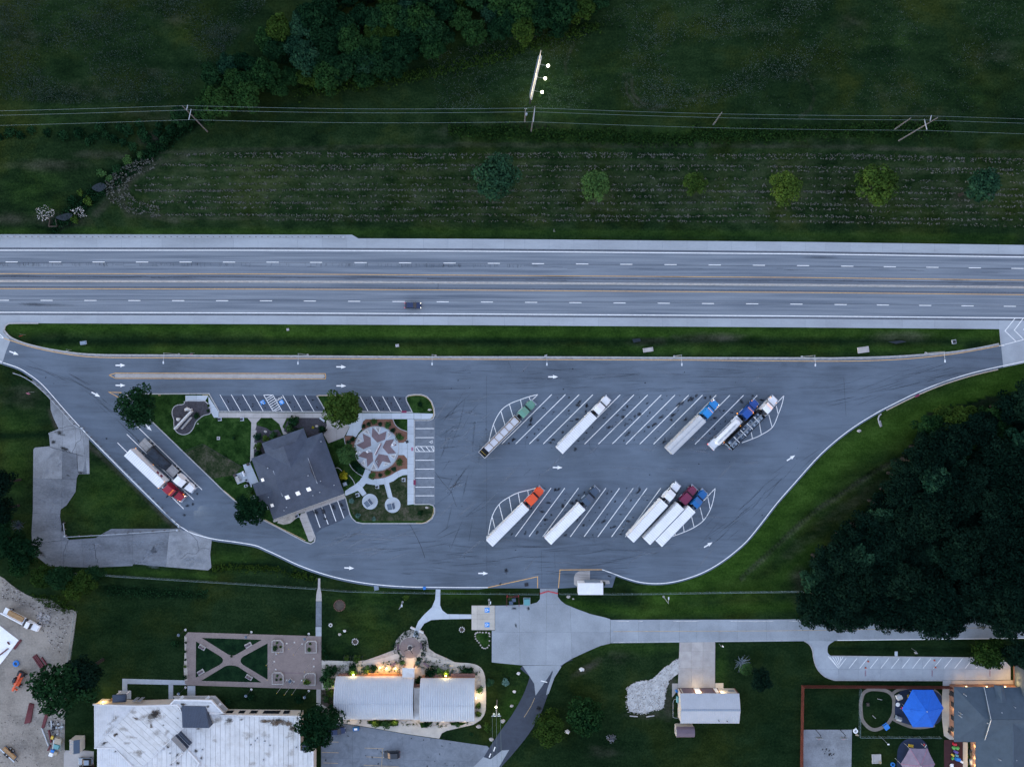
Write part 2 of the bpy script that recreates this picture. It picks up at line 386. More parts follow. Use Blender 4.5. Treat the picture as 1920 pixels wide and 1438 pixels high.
c = mix(n, l, jitter(sep.outputs[1], 0.9), base, bright); c = mix(n, l, jitter(sep.outputs[2], 0.7), c, lush); c = mix(n, l, jitter(sep.outputs[0], 1.1), c, soil)
l.new(c, p.inputs['Base Color']); p.inputs['Roughness'].default_value = 1.0; p.inputs['Specular IOR Level'].default_value = 0.0
bump(n, l, p, fine, 0.8, 0.12)
def turf_patch(name, cols):
    m, n, l, p = nt(name); v = coords(n, l)
    f = math_(n, l, 'ADD', math_(n, l, 'MULTIPLY', nz(n, l, v, 0.35, 5, 0.7), 0.55), math_(n, l, 'MULTIPLY', nz(n, l, v, 3.0, 4, 0.8), 0.45))
    l.new(ramp(n, l, f, [(0.39, cols[0]), (0.5, cols[1]), (0.61, cols[2])]), p.inputs['Base Color'])
    p.inputs['Roughness'].default_value = 1.0; p.inputs['Specular IOR Level'].default_value = 0.0; bump(n, l, p, f, 0.8, 0.12)
turf_patch('lawn', [(0.0050, 0.015, 0.0045), (0.0150, 0.040, 0.0095), (0.034, 0.072, 0.018)])
turf_patch('lawn_deep', [(0.0035, 0.0105, 0.0060), (0.0065, 0.0205, 0.0095), (0.0130, 0.034, 0.0145)])
turf_patch('lawn_patchy', [(0.0075, 0.019, 0.0075), (0.030, 0.042, 0.020), (0.088, 0.080, 0.060)])
def leaf(name, dark, lite, hue=0.12):
    m, n, l, p = nt(name)
    at = n.new('ShaderNodeAttribute'); at.attribute_name = 'leaf_tone'
    oi = objrand(n)
    f = math_(n, l, 'ADD', at.outputs['Fac'], math_(n, l, 'MULTIPLY', math_(n, l, 'SUBTRACT', oi, 0.5), 0.5))
    c = ramp(n, l, f, [(0.1, dark), (0.9, lite)])
    c = mix(n, l, math_(n, l, 'MULTIPLY', oi, hue*2), c, mix(n, l, 1.0, c, (1.8, 1.15, 0.5), 'MULTIPLY'))
    l.new(c, p.inputs['Base Color']); p.inputs['Roughness'].default_value = 1.0; p.inputs['Specular IOR Level'].default_value = 0.0
leaf('leaf_green', (0.014, 0.040, 0.015), (0.046, 0.110, 0.038))
leaf('leaf_hedge', (0.0060, 0.0230, 0.0085), (0.020, 0.058, 0.018), 0.10)
leaf('leaf_hedge_olive', (0.0105, 0.0270, 0.0065), (0.034, 0.072, 0.015), 0.10)
leaf('leaf_olive', (0.016, 0.038, 0.009), (0.050, 0.098, 0.020), 0.08)
leaf('leaf_dark', (0.0035, 0.0150, 0.0070), (0.0120, 0.040, 0.0165), 0.05)
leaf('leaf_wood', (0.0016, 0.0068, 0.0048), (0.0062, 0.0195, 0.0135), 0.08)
leaf('leaf_teal', (0.0060, 0.0240, 0.0140), (0.022, 0.062, 0.034), 0.05)
leaf('leaf_blue', (0.030, 0.075, 0.065), (0.095, 0.18, 0.16), 0.02)
leaf('leaf_yellow', (0.16, 0.16, 0.010), (0.42, 0.38, 0.030), 0.0)
leaf('leaf_weed', (0.009, 0.026, 0.008), (0.030, 0.068, 0.014), 0.2)
leaf('leaf_pale', (0.07, 0.075, 0.085), (0.19, 0.20, 0.23), 0.0)
leaf('leaf_straw', (0.060, 0.066, 0.058), (0.160, 0.168, 0.150), 0.0)
leaf('petal', (0.022, 0.040, 0.030), (0.072, 0.100, 0.085), 0.0)
plain('bark', (0.018, 0.017, 0.015), 0.98, 0.3, 3, 9)
def stain(name, col, strength, ns=1.2, nk=2.2):
    m, n, l, p = nt(name)
    uv = n.new('ShaderNodeUVMap'); sx = n.new('ShaderNodeSeparateXYZ'); l.new(uv.outputs[0], sx.inputs[0])
    def fall(s): d = math_(n, l, 'ABSOLUTE', math_(n, l, 'SUBTRACT', s, 0.5)); return d
    dx, dy = fall(sx.outputs[0]), fall(sx.outputs[1])
    d = math_(n, l, 'SQRT', math_(n, l, 'ADD', math_(n, l, 'MULTIPLY', dx, dx), math_(n, l, 'MULTIPLY', dy, dy)))
    base = math_(n, l, 'SUBTRACT', 1.0, math_(n, l, 'MULTIPLY', d, 2.0))
    t = nz(n, l, coords(n, l), ns, 5, 0.75)
    a = math_(n, l, 'ADD', base, math_(n, l, 'MULTIPLY', math_(n, l, 'SUBTRACT', t, 0.55), nk))
    al = ramp(n, l, a, [(0.15, 0.0), (0.75, strength)])
    edge = ramp(n, l, base, [(0.0, 0.0), (0.25, 1.0)])
    al = math_(n, l, 'MULTIPLY', al, edge)
    p.inputs['Base Color'].default_value = (*col, 1); p.inputs['Roughness'].default_value = 0.8; p.inputs['Specular IOR Level'].default_value = 0.15
    tr = n.new('ShaderNodeBsdfTransparent'); mx = n.new('ShaderNodeMixShader')
    l.new(al, mx.inputs[0]); l.new(tr.outputs[0], mx.inputs[1]); l.new(p.outputs[0], mx.inputs[2]); l.new(mx.outputs[0], n['Material Output'].inputs[0])
stain('oil_stain', (0.022, 0.026, 0.034), 0.85)
stain('tyre_scuff', (0.04, 0.05, 0.065), 0.30, 0.8, 0.9)
stain('pale_wear', (0.22, 0.25, 0.29), 0.30, 0.5, 1.0)
stain('roof_stain', (0.10, 0.072, 0.050), 0.9, 1.3)
stain('roof_grime', (0.30, 0.28, 0.25), 0.4, 0.7)
stain('roof_drain', (0.03, 0.028, 0.028), 0.95, 2.2)
stain('wet_soil', (0.016, 0.018, 0.018), 0.8, 0.9)
xs = np.arange(-260, 2181, 5.0); ys = np.arange(-260, 1701, 5.0)
GX, GY = np.meshgrid(xs, ys)                         # photograph pixels of the turf grid
gro = np.zeros(GX.shape + (3,)); gz = np.zeros(GX.shape)
def blob(ch, cx, cy, rx, ry, amt, rot=0.0):
    c, s = math.cos(R(rot)), math.sin(R(rot)); dx, dy = GX-cx, GY-cy
    u = (dx*c + dy*s)/rx; w = (-dx*s + dy*c)/ry
    gro[..., ch] = np.maximum(gro[..., ch], amt*np.exp(-(u*u + w*w)))
def trail(ch, pts, w, amt, dz=0.0):
    d = np.full(GX.shape, 1e9)
    for (ax, ay), (bx, by) in zip(pts[:-1], pts[1:]):
        vx, vy = bx-ax, by-ay; t = np.clip(((GX-ax)*vx + (GY-ay)*vy)/(vx*vx+vy*vy), 0, 1)
        d = np.minimum(d, np.hypot(GX-ax-t*vx, GY-ay-t*vy))
    k = np.exp(-(d/w)**2)
    if ch is not None: gro[..., ch] = np.maximum(gro[..., ch], amt*k)
    if dz: gz[...] = np.minimum(gz, -dz*k)
def inside(pts):
    r = np.zeros(GX.shape, bool); m = len(pts)
    for i in range(m):
        (x1, y1), (x2, y2) = pts[i], pts[(i+1) % m]
        c = ((y1 > GY) != (y2 > GY)) & (GX < (x2-x1)*(GY-y1)/((y2-y1) if y2 != y1 else 1e-9) + x1); r ^= c
    return r
BR, BG_, BL = 0, 1, 2
trail(BG_, [(20, 614), (900, 619), (1870, 625)], 13, 0.8); trail(BG_, [(500, 625), (1250, 628)], 10, 0.95)
trail(BL, [(60, 640), (600, 640), (1100, 638), (1780, 640)], 6, 0.8, 0.55); trail(BG_, [(60, 655), (900, 657), (1800, 654)], 9, 0.55)
blob(BR, 1330, 632, 60, 7, 0.55); blob(BR, 1690, 630, 60, 8, 0.5); blob(BR, 1220, 640, 30, 8, 0.4); blob(BR, 100, 628, 30, 5, 0.2)
trail(BG_, [(1240, 1110), (1380, 1060), (1480, 950), (1580, 850), (1700, 790), (1900, 710)], 40, 1.0)
trail(BG_, [(1300, 1110), (1450, 1095), (1520, 1030)], 22, 0.6); trail(BR, [(1390, 1085), (1450, 1030), (1520, 965), (1640, 885), (1720, 845)], 4, 0.42, 0.4)
trail(BR, [(1480, 1040), (1560, 970), (1690, 880)], 14, 0.16)
trail(BG_, [(1070, 1130), (1200, 1150), (1490, 1135)], 12, 0.65); blob(BR, 1510, 1130, 18, 14, 0.7); blob(BR, 1500, 1085, 14, 20, 0.5)
blob(BG_, 200, 930, 70, 60, 0.42); blob(BG_, 30, 800, 40, 40, 0.4); blob(BG_, 230, 960, 60, 25, 0.35); trail(BL, [(0, 818), (90, 815)], 8, 0.95, 0.6)
blob(BR, 40, 745, 35, 20, 0.3); trail(BR, [(96, 770), (106, 800)], 5, 0.8); blob(BG_, 30, 860, 25, 60, 0.35); trail(BR, [(160, 830), (240, 900), (330, 990)], 5, 0.6)
blob(BG_, 430, 1050, 60, 20, 0.5); trail(BL, [(398, 1070), (430, 1060), (520, 1062), (590, 1085)], 7, 0.9, 0.5)
trail(BG_, [(180, 1068), (400, 1080)], 8, 0.5)
trail(BL, [(200, 1102), (290, 1112), (380, 1118)], 9, 0.9, 0.4); blob(BG_, 700, 1120, 70, 20, 0.35); blob(BL, 300, 1200, 130, 70, 0.55); blob(BG_, 690, 1180, 60, 40, 0.22)
blob(BG_, 860, 1110, 60, 14, 0.5); blob(BL, 540, 1150, 50, 30, 0.4); blob(BG_, 640, 1220, 20, 20, 0.2)
blob(BL, 150, 1280, 30, 90, 0.6); blob(BG_, 955, 1330, 20, 40, 0.6, 30); blob(BG_, 970, 1250, 40, 20, 0.35); blob(BL, 870, 1210, 40, 30, 0.35)
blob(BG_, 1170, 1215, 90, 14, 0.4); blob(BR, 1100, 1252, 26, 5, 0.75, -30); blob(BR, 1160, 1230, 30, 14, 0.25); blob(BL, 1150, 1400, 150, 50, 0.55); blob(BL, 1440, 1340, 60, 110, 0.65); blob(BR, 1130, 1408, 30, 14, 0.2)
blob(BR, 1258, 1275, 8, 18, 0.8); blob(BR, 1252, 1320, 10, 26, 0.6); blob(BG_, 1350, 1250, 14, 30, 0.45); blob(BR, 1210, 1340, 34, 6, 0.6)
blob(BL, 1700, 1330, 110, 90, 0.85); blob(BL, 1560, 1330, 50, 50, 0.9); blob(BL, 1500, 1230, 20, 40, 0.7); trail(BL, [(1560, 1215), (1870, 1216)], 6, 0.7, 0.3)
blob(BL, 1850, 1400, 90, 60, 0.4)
trail(BG_, [(0, 436), (700, 436), (1300, 440), (1900, 448)], 8, 0.5)
trail(BL, [(700, 440), (1920, 450)], 6, 0.4)
trail(BL, [(100, 430), (190, 350), (260, 300), (340, 240), (420, 190)], 16, 0.9, 0.9); trail(BR, [(200, 355), (230, 330)], 9, 0.5); blob(BR, 285, 262, 20, 10, 0.7); blob(BL, 200, 250, 60, 20, 0.5)
blob(BR, 90, 310, 60, 10, 0.45); blob(BR, 200, 290, 60, 8, 0.35); blob(BR, 20, 410, 30, 12, 0.4); blob(BG_, 60, 350, 60, 50, 0.22); trail(BR, [(180, 400), (240, 340), (300, 300)], 7, 0.42)
for k in range(26): blob(BG_, random.uniform(0, 1920), random.uniform(0, 260), random.uniform(25, 80), random.uniform(10, 30), random.uniform(0.05, 0.14))
for k in range(22): blob(BR, random.uniform(0, 1920), random.uniform(0, 260), random.uniform(25, 80), random.uniform(8, 24), random.uniform(0.08, 0.2))
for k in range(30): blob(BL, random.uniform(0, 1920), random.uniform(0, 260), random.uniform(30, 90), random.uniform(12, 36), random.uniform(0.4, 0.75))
trail(BR, [(1172, 140), (1175, 175), (1195, 200), (1240, 208)], 2.5, 0.4); trail(BR, [(1182, 140), (1186, 175), (1205, 195), (1250, 201)], 2.5, 0.4)
trail(BR, [(1075, 80), (1060, 120), (1062, 140)], 2.5, 0.3); trail(BR, [(1515, 150), (1528, 175), (1520, 205), (1500, 220)], 3, 0.25); trail(BR, [(1260, 195), (1350, 172)], 3, 0.2)
trail(BR, [(300, 285), (900, 272), (1500, 274), (1920, 286)], 4, 0.30)
trail(BG_, [(330, 350), (900, 350), (1400, 352), (1920, 356)], 60, 0.22); trail(BR, [(330, 350), (900, 350), (1400, 352), (1920, 356)], 60, 0.14)
for yy in range(292, 420, 9):                        # mown swaths
    trail(BR if (yy//9) % 2 else BL, [(250 + abs(yy-350)*0.9, yy), (900, yy+2), (1500, yy+5), (1920, yy+9)], 2.6, 0.22)
trail(BR, [(350, 292), (260, 320), (225, 370), (240, 400), (330, 412)], 7, 0.35)
for cx, cy, r in ((930, 345, 40), (1116, 350, 34), (1304, 352, 26), (1472, 356, 32), (1635, 356, 36), (1805, 358, 36)): blob(BR, cx, cy+14, r*0.8, r*0.55, 0.4)
trail(BG_, [(860, 248), (1000, 255), (1180, 258), (1400, 248), (1700, 255)], 12, 0.45)
blob(BR, 110, 412, 46, 12, 0.5)
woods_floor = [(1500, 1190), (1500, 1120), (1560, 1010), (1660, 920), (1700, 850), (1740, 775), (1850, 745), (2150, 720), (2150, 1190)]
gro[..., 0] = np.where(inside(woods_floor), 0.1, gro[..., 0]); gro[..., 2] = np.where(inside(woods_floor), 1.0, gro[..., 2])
nv = []
for j in range(GX.shape[0]):
    for i in range(GX.shape[1]):
        x, y = (GX[j, i]-960)*S, (719-GY[j, i])*S
        nv.append((x, y, gz[j, i] - 0.02))
W = GX.shape[1]; Hh = GX.shape[0]
gf = [(j*W+i, (j+1)*W+i, (j+1)*W+i+1, j*W+i+1) for j in range(Hh-1) for i in range(W-1)]
far = 2600.0; o0 = len(nv)
x0, x1, y0, y1 = nv[0][0], nv[W-1][0], nv[-1][1], nv[0][1]
nv += [(-far, far, -0.02), (far, far, -0.02), (far, -far, -0.02), (-far, -far, -0.02), (x0, y1, -0.02), (x1, y1, -0.02), (x1, y0, -0.02), (x0, y0, -0.02)]
gf += [(o0+4, o0+5, o0+1, o0), (o0+5, o0+6, o0+2, o0+1), (o0+6, o0+7, o0+3, o0+2), (o0+7, o0+4, o0, o0+3)]
me = bpy.data.meshes.new('ground'); me.from_pydata(nv, [], gf)
ca = me.color_attributes.new('growth', 'FLOAT_COLOR', 'POINT')
cols = np.zeros((len(nv), 4), np.float32); cols[:o0, :3] = gro.reshape(-1, 3); cols[:, 3] = 1
ca.data.foreach_set('color', cols.ravel()); me.materials.append(MAT['turf']); me.update()
ground = bpy.data.objects.new('ground', me); COL.objects.link(ground); ground['kind'] = 'structure'
KX = [-1500, 0, 500, 900, 1500, 1920, 3400]
def line(vals):
    v = [vals[0] - 1.0] + list(vals) + [vals[-1] + (vals[-1]-vals[-2])*3.2]
    return lambda x: float(np.interp(x, KX, v))
Y = dict(north=line([446.5, 446.8, 448.3, 453.9, 459.8]), wn=line([469.6, 469.6, 471.5, 476.4, 482.3]), dn=line([491.5, 491.9, 493.9, 498.3, 503.8]),
         yn=line([513.5, 514, 516.5, 520.6, 525.7]), bar=line([527, 528, 530.2, 534.4, 538.8]), ys=line([541.5, 542.3, 544.4, 548.6, 552.8]),
         ds=line([563.3, 564.2, 566.5, 570.5, 574.8]), ws=line([585.8, 586.9, 589, 592.8, 596.4]), south=line([606, 608, 610, 614, 617.5]))
hx = list(range(-1500, 0, 300)) + list(range(0, 1921, 60)) + list(range(2100, 3401, 260))
def along(key, dy=0.0, x0=-1500, x1=3400):
    f = Y[key] if isinstance(key, str) else key
    pts = [x for x in hx if x0 < x < x1]; pts = [x0] + pts + [x1]
    return [(x, f(x)+dy) for x in pts]
mid = lambda x: (Y['north'](x) + Y['south'](x))/2
b = MB(); wn_, ws_ = along('north', 2), along('south', -2)
N = M2(wn_); SS = M2(ws_); P = [(x, y, 0.03) for x, y in N] + [(x, y, 0.03) for x, y in SS]; k = len(N)
b.add(P, [(k+i, k+i+1, i+1, i) for i in range(k-1)], [((N[i][0], 0), (N[i+1][0], 0), (N[i+1][0], 1), (N[i][0], 1)) for i in range(k-1)])
highway = b.build('highway', 'highway_asphalt'); highway['kind'] = 'structure'
xj = -420.0; jl = []
while xj < 2340: jl.append(xj); xj += random.choice((38, 46, 46, 60, 74))
for f0, f1 in ((lambda x: Y['north'](x), lambda x: Y['wn'](x)-5.2), (lambda x: Y['ws'](x)+5.0, lambda x: Y['south'](x))):
    for a, c in zip(jl[:-1], jl[1:]):
        q = M2([(a+.12, f0(a)), (c-.12, f0(c)), (c-.12, f1(c)), (a+.12, f1(a))])
        MB().prism(q, -0.1, 0.055 + random.uniform(0, .006)).build('shoulder_slab', 'concrete_shoulder', highway)
for key, dy in (('wn', -3.4), ('ws', 3.6), ('yn', 5.5), ('ys', -3.2)): strip('rumble_strip', along(key, dy), 0.34, 0.062, 'rumble', highway)
for key, mt_ in (('wn', 'paint_white'), ('ws', 'paint_white'), ('yn', 'paint_yellow'), ('ys', 'paint_yellow')):
    strip('edge_line', along(key), 0.24 if 'white' in mt_ else 0.18, 0.07, mt_, highway)
for key, KI in (('dn', ([-3, 0, 7, 10, 19, 23, 26], [-234, 10.8, 581.3, 831.7, 1577, 1896, 2135])), ('ds', ([-3, 0, 7, 10, 19, 23, 26], [-250, -6, 569.8, 818.8, 1564.5, 1881.7, 2120]))):
    for i in range(-2, 26):
        x = float(np.interp(i, *KI)); strip('lane_dash', [(x, Y[key](x)), (x+22.8, Y[key](x+22.8))], 0.2, 0.07, 'paint_white', highway)
    strip('paving_seam', along(key, 1.2 if key == 'dn' else -1.2), 0.05, 0.066, 'crack', highway)
b = MB(); rr = random.Random(3)
for k in range(170):
    x = rr.choice((rr.uniform(0, 200), rr.uniform(180, 660), rr.uniform(620, 980))); y = Y['dn'](x) + 1.5
    pts = [(x, y), (x+rr.uniform(-1, 1), y+rr.uniform(2, 4)), (x+rr.uniform(-2, 2), y+rr.uniform(4, 7.5))]; b.ribbon(M2(pts), 0.045, 0.066)
for k in range(60):
    x = rr.uniform(0, 1900); y0_ = Y[rr.choice(('dn', 'yn'))](x)+rr.uniform(4, 9); L_ = rr.uniform(8, 50)
    b.ribbon(M2([(x+L_*t, y0_ + rr.uniform(-.5, .5) + L_*t*0.004) for t in (0, .3, .6, 1)]), 0.045, 0.066)
b.ribbon(M2([(821.5, Y['bar'](821)+2), (821.5, Y['ys'](821))]), 0.08, 0.066)
tag(b.build('road_cracks', 'crack', highway), kind='stuff')
def inpoly(x, y, pts):
    r = False; m = len(pts)
    for i in range(m):
        (x1, y1), (x2, y2) = pts[i], pts[(i+1) % m]
        if (y1 > y) != (y2 > y) and x < (x2-x1)*(y-y1)/(y2-y1) + x1: r = not r
    return r
def decals(name, mat, quads, parent, z, clip=None):
    b = MB()
    if clip:
        ok = []
        for d in quads:
            c_, s_ = math.cos(R(d[4])), math.sin(R(d[4])); h_ = d[2]/2+4
            if all(inpoly(d[0]+t*h_*c_, d[1]+t*h_*s_, clip) for t in (-1, 0, 1)): ok.append(d)
        quads = ok
    for k, (cx, cy, lx, ly, rot) in enumerate(quads):
        c, s = math.cos(R(rot)), math.sin(R(rot))
        P = [G(cx + u*lx*c - w*ly*s, cy + u*lx*s + w*ly*c) for u, w in ((-.5, .5), (.5, .5), (.5, -.5), (-.5, -.5))]
        b.add([(p.x, p.y, z + 0.0006*k % 0.012) for p in P], [(0, 1, 2, 3)], [((0, 0), (1, 0), (1, 1), (0, 1))])
    o = b.build(name, mat, parent); o['kind'] = 'stuff'; return o
decals('road_stains', 'tyre_scuff', [(90, 572, 150, 9, 1.5), (60, 571, 70, 10, 3), (30, 517, 120, 6, 0), (220, 520, 160, 5, 0), (700, 519, 160, 5, 1), (1540, 483, 90, 8, 1), (1790, 526, 90, 6, 1), (84, 466, 14, 3, 0), (1040, 519, 140, 5, 1), (1260, 520, 120, 4, 1)], highway, 0.075)
mb_ = along('bar'); b = MB(); Q = M2(mb_); prof = ((-.34, .03), (-.30, .12), (-.14, .35), (-.10, .86), (.10, .86), (.14, .35), (.30, .12), (.34, .03))
rings = [[(x, y+dy, z) for dy, z in prof] for x, y in Q]; b.loft(rings)
tag(b.build('median_barrier', 'kerb'), 'long pale concrete barrier down the middle of the motorway', 'barrier')
kerb_n = smooth([(8, 619), (20, 632), (45, 643), (85, 653), (130, 660.5), (165, 664), (205, 665.5)], 5)[:-1] + [(205, 665.5), (320, 666), (560, 667.5), (800, 669.2), (1023, 669.5), (1300, 670.6), (1500, 671.2), (1560, 671.4)] + smooth([(1610, 670.4), (1665, 668.8), (1720, 665.6), (1770, 661.5), (1800, 658), (1840, 651.3), (1872, 644.6)], 4)
yel_n = smooth([(7, 634), (20, 638.5), (60, 651), (105, 660.5), (150, 667.5), (190, 670.3), (250, 671)], 5)[:-1] + [(250, 671), (560, 672.4), (800, 673.6), (1023, 674.3), (1300, 675.4), (1500, 677.2), (1560, 677.4)] + smooth([(1610, 677), (1665, 675), (1720, 671.4), (1770, 666), (1800, 661.8), (1840, 654.8), (1876, 648)], 4)
white_w = smooth([(6, 680), (35, 690), (55, 702), (75, 717), (95, 738), (120, 767), (150, 800), (180, 832), (230, 883), (300, 952), (330, 980), (345, 991), (362, 1000), (400, 1010), (440, 1015.5), (478, 1022), (500, 1031), (522, 1041), (560, 1059), (600, 1073.5), (640, 1084.5), (690, 1093.5), (750, 1099), (820, 1100.6), (915, 1101)], 4)
white_e = smooth([(1129, 1067.5), (1150, 1075), (1173, 1083.5), (1200, 1091), (1230, 1093.6), (1260, 1091), (1290, 1083.5), (1320, 1072), (1350, 1055), (1378, 1034), (1402, 1012), (1428, 980), (1455, 945), (1490, 905), (1540, 850), (1590, 808), (1640, 776), (1678, 756), (1715, 738), (1758, 720), (1803, 705), (1840, 695), (1880, 686), (1920, 677.5), (1990, 662)], 4)
def off(pts, d):
    out = []
    for i, p in enumerate(pts):
        a = pts[max(i-1, 0)]; c = pts[min(i+1, len(pts)-1)]; t = Vector((c[0]-a[0], c[1]-a[1])).normalized()
        out.append((p[0] - t.y*d, p[1] + t.x*d))
    return out
south_edge = off(white_w, 4.0)[:-1] + [(915, 1102.3), (1012.6, 1102.6), (1046, 1103), (1062, 1102), (1080, 1101), (1148, 1101)] + off([p for p in white_e if p[0] > 1152 and p[0] < 1882], 3.2)
outline = kerb_n + [(1876, 648), (1880, 689)] + south_edge[::-1] + [(4, 684), (12, 655), (20, 640), (14, 628)]
outline = kerb_n[3:] + [(1877, 650), (1881, 689)] + south_edge[::-1] + [(4, 683), (11, 660), (19, 640)]
truck_park = sheet('truck_park_pavement', outline, 0.05, 'asphalt', 0.2)
apron_w = [(-700, 590), (4, 588), (70, 589), (74, 606), (17, 606.5), (9, 612), (9, 622), (19, 634), (19, 640), (11, 660), (4, 683), (-30, 674), (-700, 640)]
apron_e = [(1872, 600), (1876, 645), (1877, 650), (1881, 689), (1900, 685), (1925, 680), (2000, 662), (2700, 640), (2700, 606), (1920, 601)]
ramp_w = sheet('ramp_apron', apron_w, 0.045, 'concrete', 0.15); ramp_e = sheet('ramp_apron', apron_e, 0.045, 'concrete', 0.15)
z8 = Z(1500, 420, 4.571)
for q in ([(1845, 805), (1755, 917), (1850, 1008)], [(1915, 805), (1835, 910), (1925, 1000)], [(1985, 805), (1915, 905), (2000, 990)], [(2060, 800), (2000, 900), (2080, 975)]):
    strip('chevron_line', z8(*q), 0.2, 0.075, 'paint_white', ramp_e)
strip('edge_line', z8((1705, 1046), (1800, 1022), (1920, 990), (2100, 950)), 0.18, 0.075, 'paint_white', ramp_e)
strip('chevron_line', [(0, 586), (-8, 595), (-20, 610)], 0.2, 0.075, 'paint_white', ramp_w)
strip('chevron_line', [(7, 633.5), (-5, 622), (-20, 640)], 0.2, 0.075, 'paint_white', ramp_w); strip('edge_line', [(7, 634), (-10, 630), (-40, 622)], 0.18, 0.075, 'paint_white', ramp_w)
strip('edge_line', [(4, 678.5), (-20, 672), (-200, 652)], 0.2, 0.075, 'paint_white', ramp_w)
strip('kerb', [(72, 606.2), (30, 606.2), (17, 606.6), (10, 611), (8, 619)] + kerb_n, 0.35, 0.0, 'kerb', truck_park, 0.17)
strip('kerb_gutter', off(kerb_n, 2.4), 0.38, 0.0, 'kerb_dirty', truck_park, 0.058)
strip('kerb', off([p for p in white_e if 1655 < p[0] < 1880], 4.6), 0.32, 0.0, 'kerb', truck_park, 0.16)
strip('kerb_paint', off([p for p in white_e if 1658 < p[0] < 1870], 4.9), 0.14, 0.0, 'paint_yellow_worn', truck_park, 0.166)
strip('kerb', smooth([(1652, 776), (1648, 780), (1646.5, 786), (1648, 793), (1651, 800)], 4), 0.3, 0.0, 'kerb', truck_park, 0.16)
sheet('inlet_apron', [(1646, 790), (1651, 788), (1654, 799), (1650, 801)], 0.06, 'kerb_dirty', 0.2, truck_park)
strip('edge_line', yel_n, 0.18, 0.064, 'paint_yellow', truck_park)
strip('edge_line', white_w, 0.22, 0.064, 'paint_white', truck_park); strip('edge_line', white_e, 0.22, 0.064, 'paint_white', truck_park)
strip('edge_line', [(915, 1101), (1008, 1080.6), (1008, 1102)], 0.2, 0.064, 'paint_yellow', truck_park)
strip('edge_line', [(1047, 1102), (1050, 1068), (1129, 1067.5)], 0.2, 0.064, 'paint_yellow', truck_park)
for q in ([(1714, 742.5), (1722, 738.5), (1724, 741.5), (1716, 745.5)], [(753, 770), (762.5, 770), (762.5, 774.3), (753, 774.3)], [(775.3, 899.5), (779.6, 899.5), (779.6, 909), (775.3, 909)]):
    sheet('drain_grate', q, 0.19, 'paint_maroon', 0.1, truck_park)
ri = [(216, 704.5), (217.5, 702.2), (220, 701.6), (605, 702.6), (608, 703.6), (609, 705.6), (608, 707.6), (605, 708.6), (220, 707.6), (217.5, 707)]
island = sheet('traffic_island', ri, 0.2, 'concrete_tan', 0.25)
strip('island_kerb', ri, 0.2, 0.0, 'kerb', island, 0.215, closed=True)
for q in ([(204.5, 703.5), (217, 699.6), (610, 700.6), (611, 705.6), (610, 710.4), (217, 709.4), (204.5, 703.5)], [(228, 736.2), (204.5, 735.2), (224.5, 746)], ): strip('edge_line', q, 0.2, 0.064, 'paint_yellow', truck_park)
def arrow(px, py, deg, L=18.5, parent=None):
    c, s = math.cos(R(deg)), math.sin(R(deg)); w = 1.15
    P = [(-.5*L, -w), (.02*L, -w), (-.03*L, -3.6), (.5*L, 0), (-.03*L, 3.6), (.02*L, w), (-.5*L, w)]
    return sheet('arrow_marking', [(px + x*c - y*s, py + x*s + y*c) for x, y in P], 0.0645, 'paint_white', None, parent or truck_park)
for a in ((26.5, 662, 21), (226, 685, 0), (226, 722.5, 1), (180, 739.5, 28), (278, 801, 45), (640, 688, 1), (640, 723.4, 0), (1037, 706.6, 0), (1045.5, 876.3, 1), (655, 1064.5, 3), (906, 1074.5, 1), (1483, 858.5, -33), (1328, 1021, -31)): arrow(*a)
def stall(p, q, w=0.16, mat='paint_white', parent=None, name='stall_line', z=0.064): return strip(name, [p, q], w, z, mat, parent or truck_park)
for i in range(17): stall((941+25.85*i, 832+i*0.05), (1034.4+25.68*i, 739.7+i*0.11), 0.2)
for i in range(12): stall((966.3+25.75*i, 1005.6+i*0.08), (1033.3+25.67*i, 914.7+i*0.06), 0.2)
def lens(curve, straight_end, hatches):
    cv = smooth(curve, 6); strip('stall_island_line', cv, 0.2, 0.064, 'paint_white', truck_park); stall(curve[0], straight_end, 0.2, name='stall_island_line')
    for p, q in hatches: stall(p, q, 0.2, name='hatch_line')
z6 = Z(880, 700, 5.99); z7 = Z(1180, 700, 5.99); z88 = Z(880, 860, 5.99); zb = Z(1140, 880, 5.99)
lens(z6((770, 237), (672, 262), (575, 295), (450, 345), (355, 420), (270, 575), (215, 790)), z6((195, 800))[0], [z6(*p) for p in (((672, 266), (682, 300)), ((575, 298), (595, 400)), ((450, 348), (495, 500)), ((355, 425), (405, 595)), ((272, 578), (312, 700)))])
lens(z7((1735, 250), (1712, 350), (1670, 465), (1605, 605), (1480, 690), (1380, 735), (1265, 778)), z7((1220, 800))[0], [z7(*p) for p in (((1650, 365), (1672, 462)), ((1565, 460), (1602, 602)), ((1460, 560), (1482, 688)), ((1368, 660), (1382, 734)))])
lens(z88((762, 325), (655, 353), (550, 380), (445, 430), (335, 510), (255, 650), (210, 865)), z88((190, 880))[0], [z88(*p) for p in (((655, 354), (668, 425)), ((548, 384), (574, 520)), ((447, 432), (480, 612)), ((335, 512), (384, 710)), ((258, 655), (292, 800)))])
lens(zb((1203, 212), (1185, 330), (1148, 450), (1072, 572), (965, 650), (855, 702), (725, 750)), zb((680, 775))[0], [zb(*p) for p in (((1115, 285), (1146, 440)), ((1033, 425), (1070, 570)), ((935, 520), (967, 648)), ((842, 615), (855, 700)), ((752, 700), (758, 738)))])
for p, q in (((255, 797), (379, 918)), ((238, 814), (363, 936.5)), ((220.6, 830), (344.5, 953.7))): stall(p, q, 0.2)
for x in (412.5, 433.8, 454.8, 476.0): stall((x, 740), (x+18, 771.4))
for x in (530.1, 550.2, 572): stall((x, 741), (x+17.6, 772))
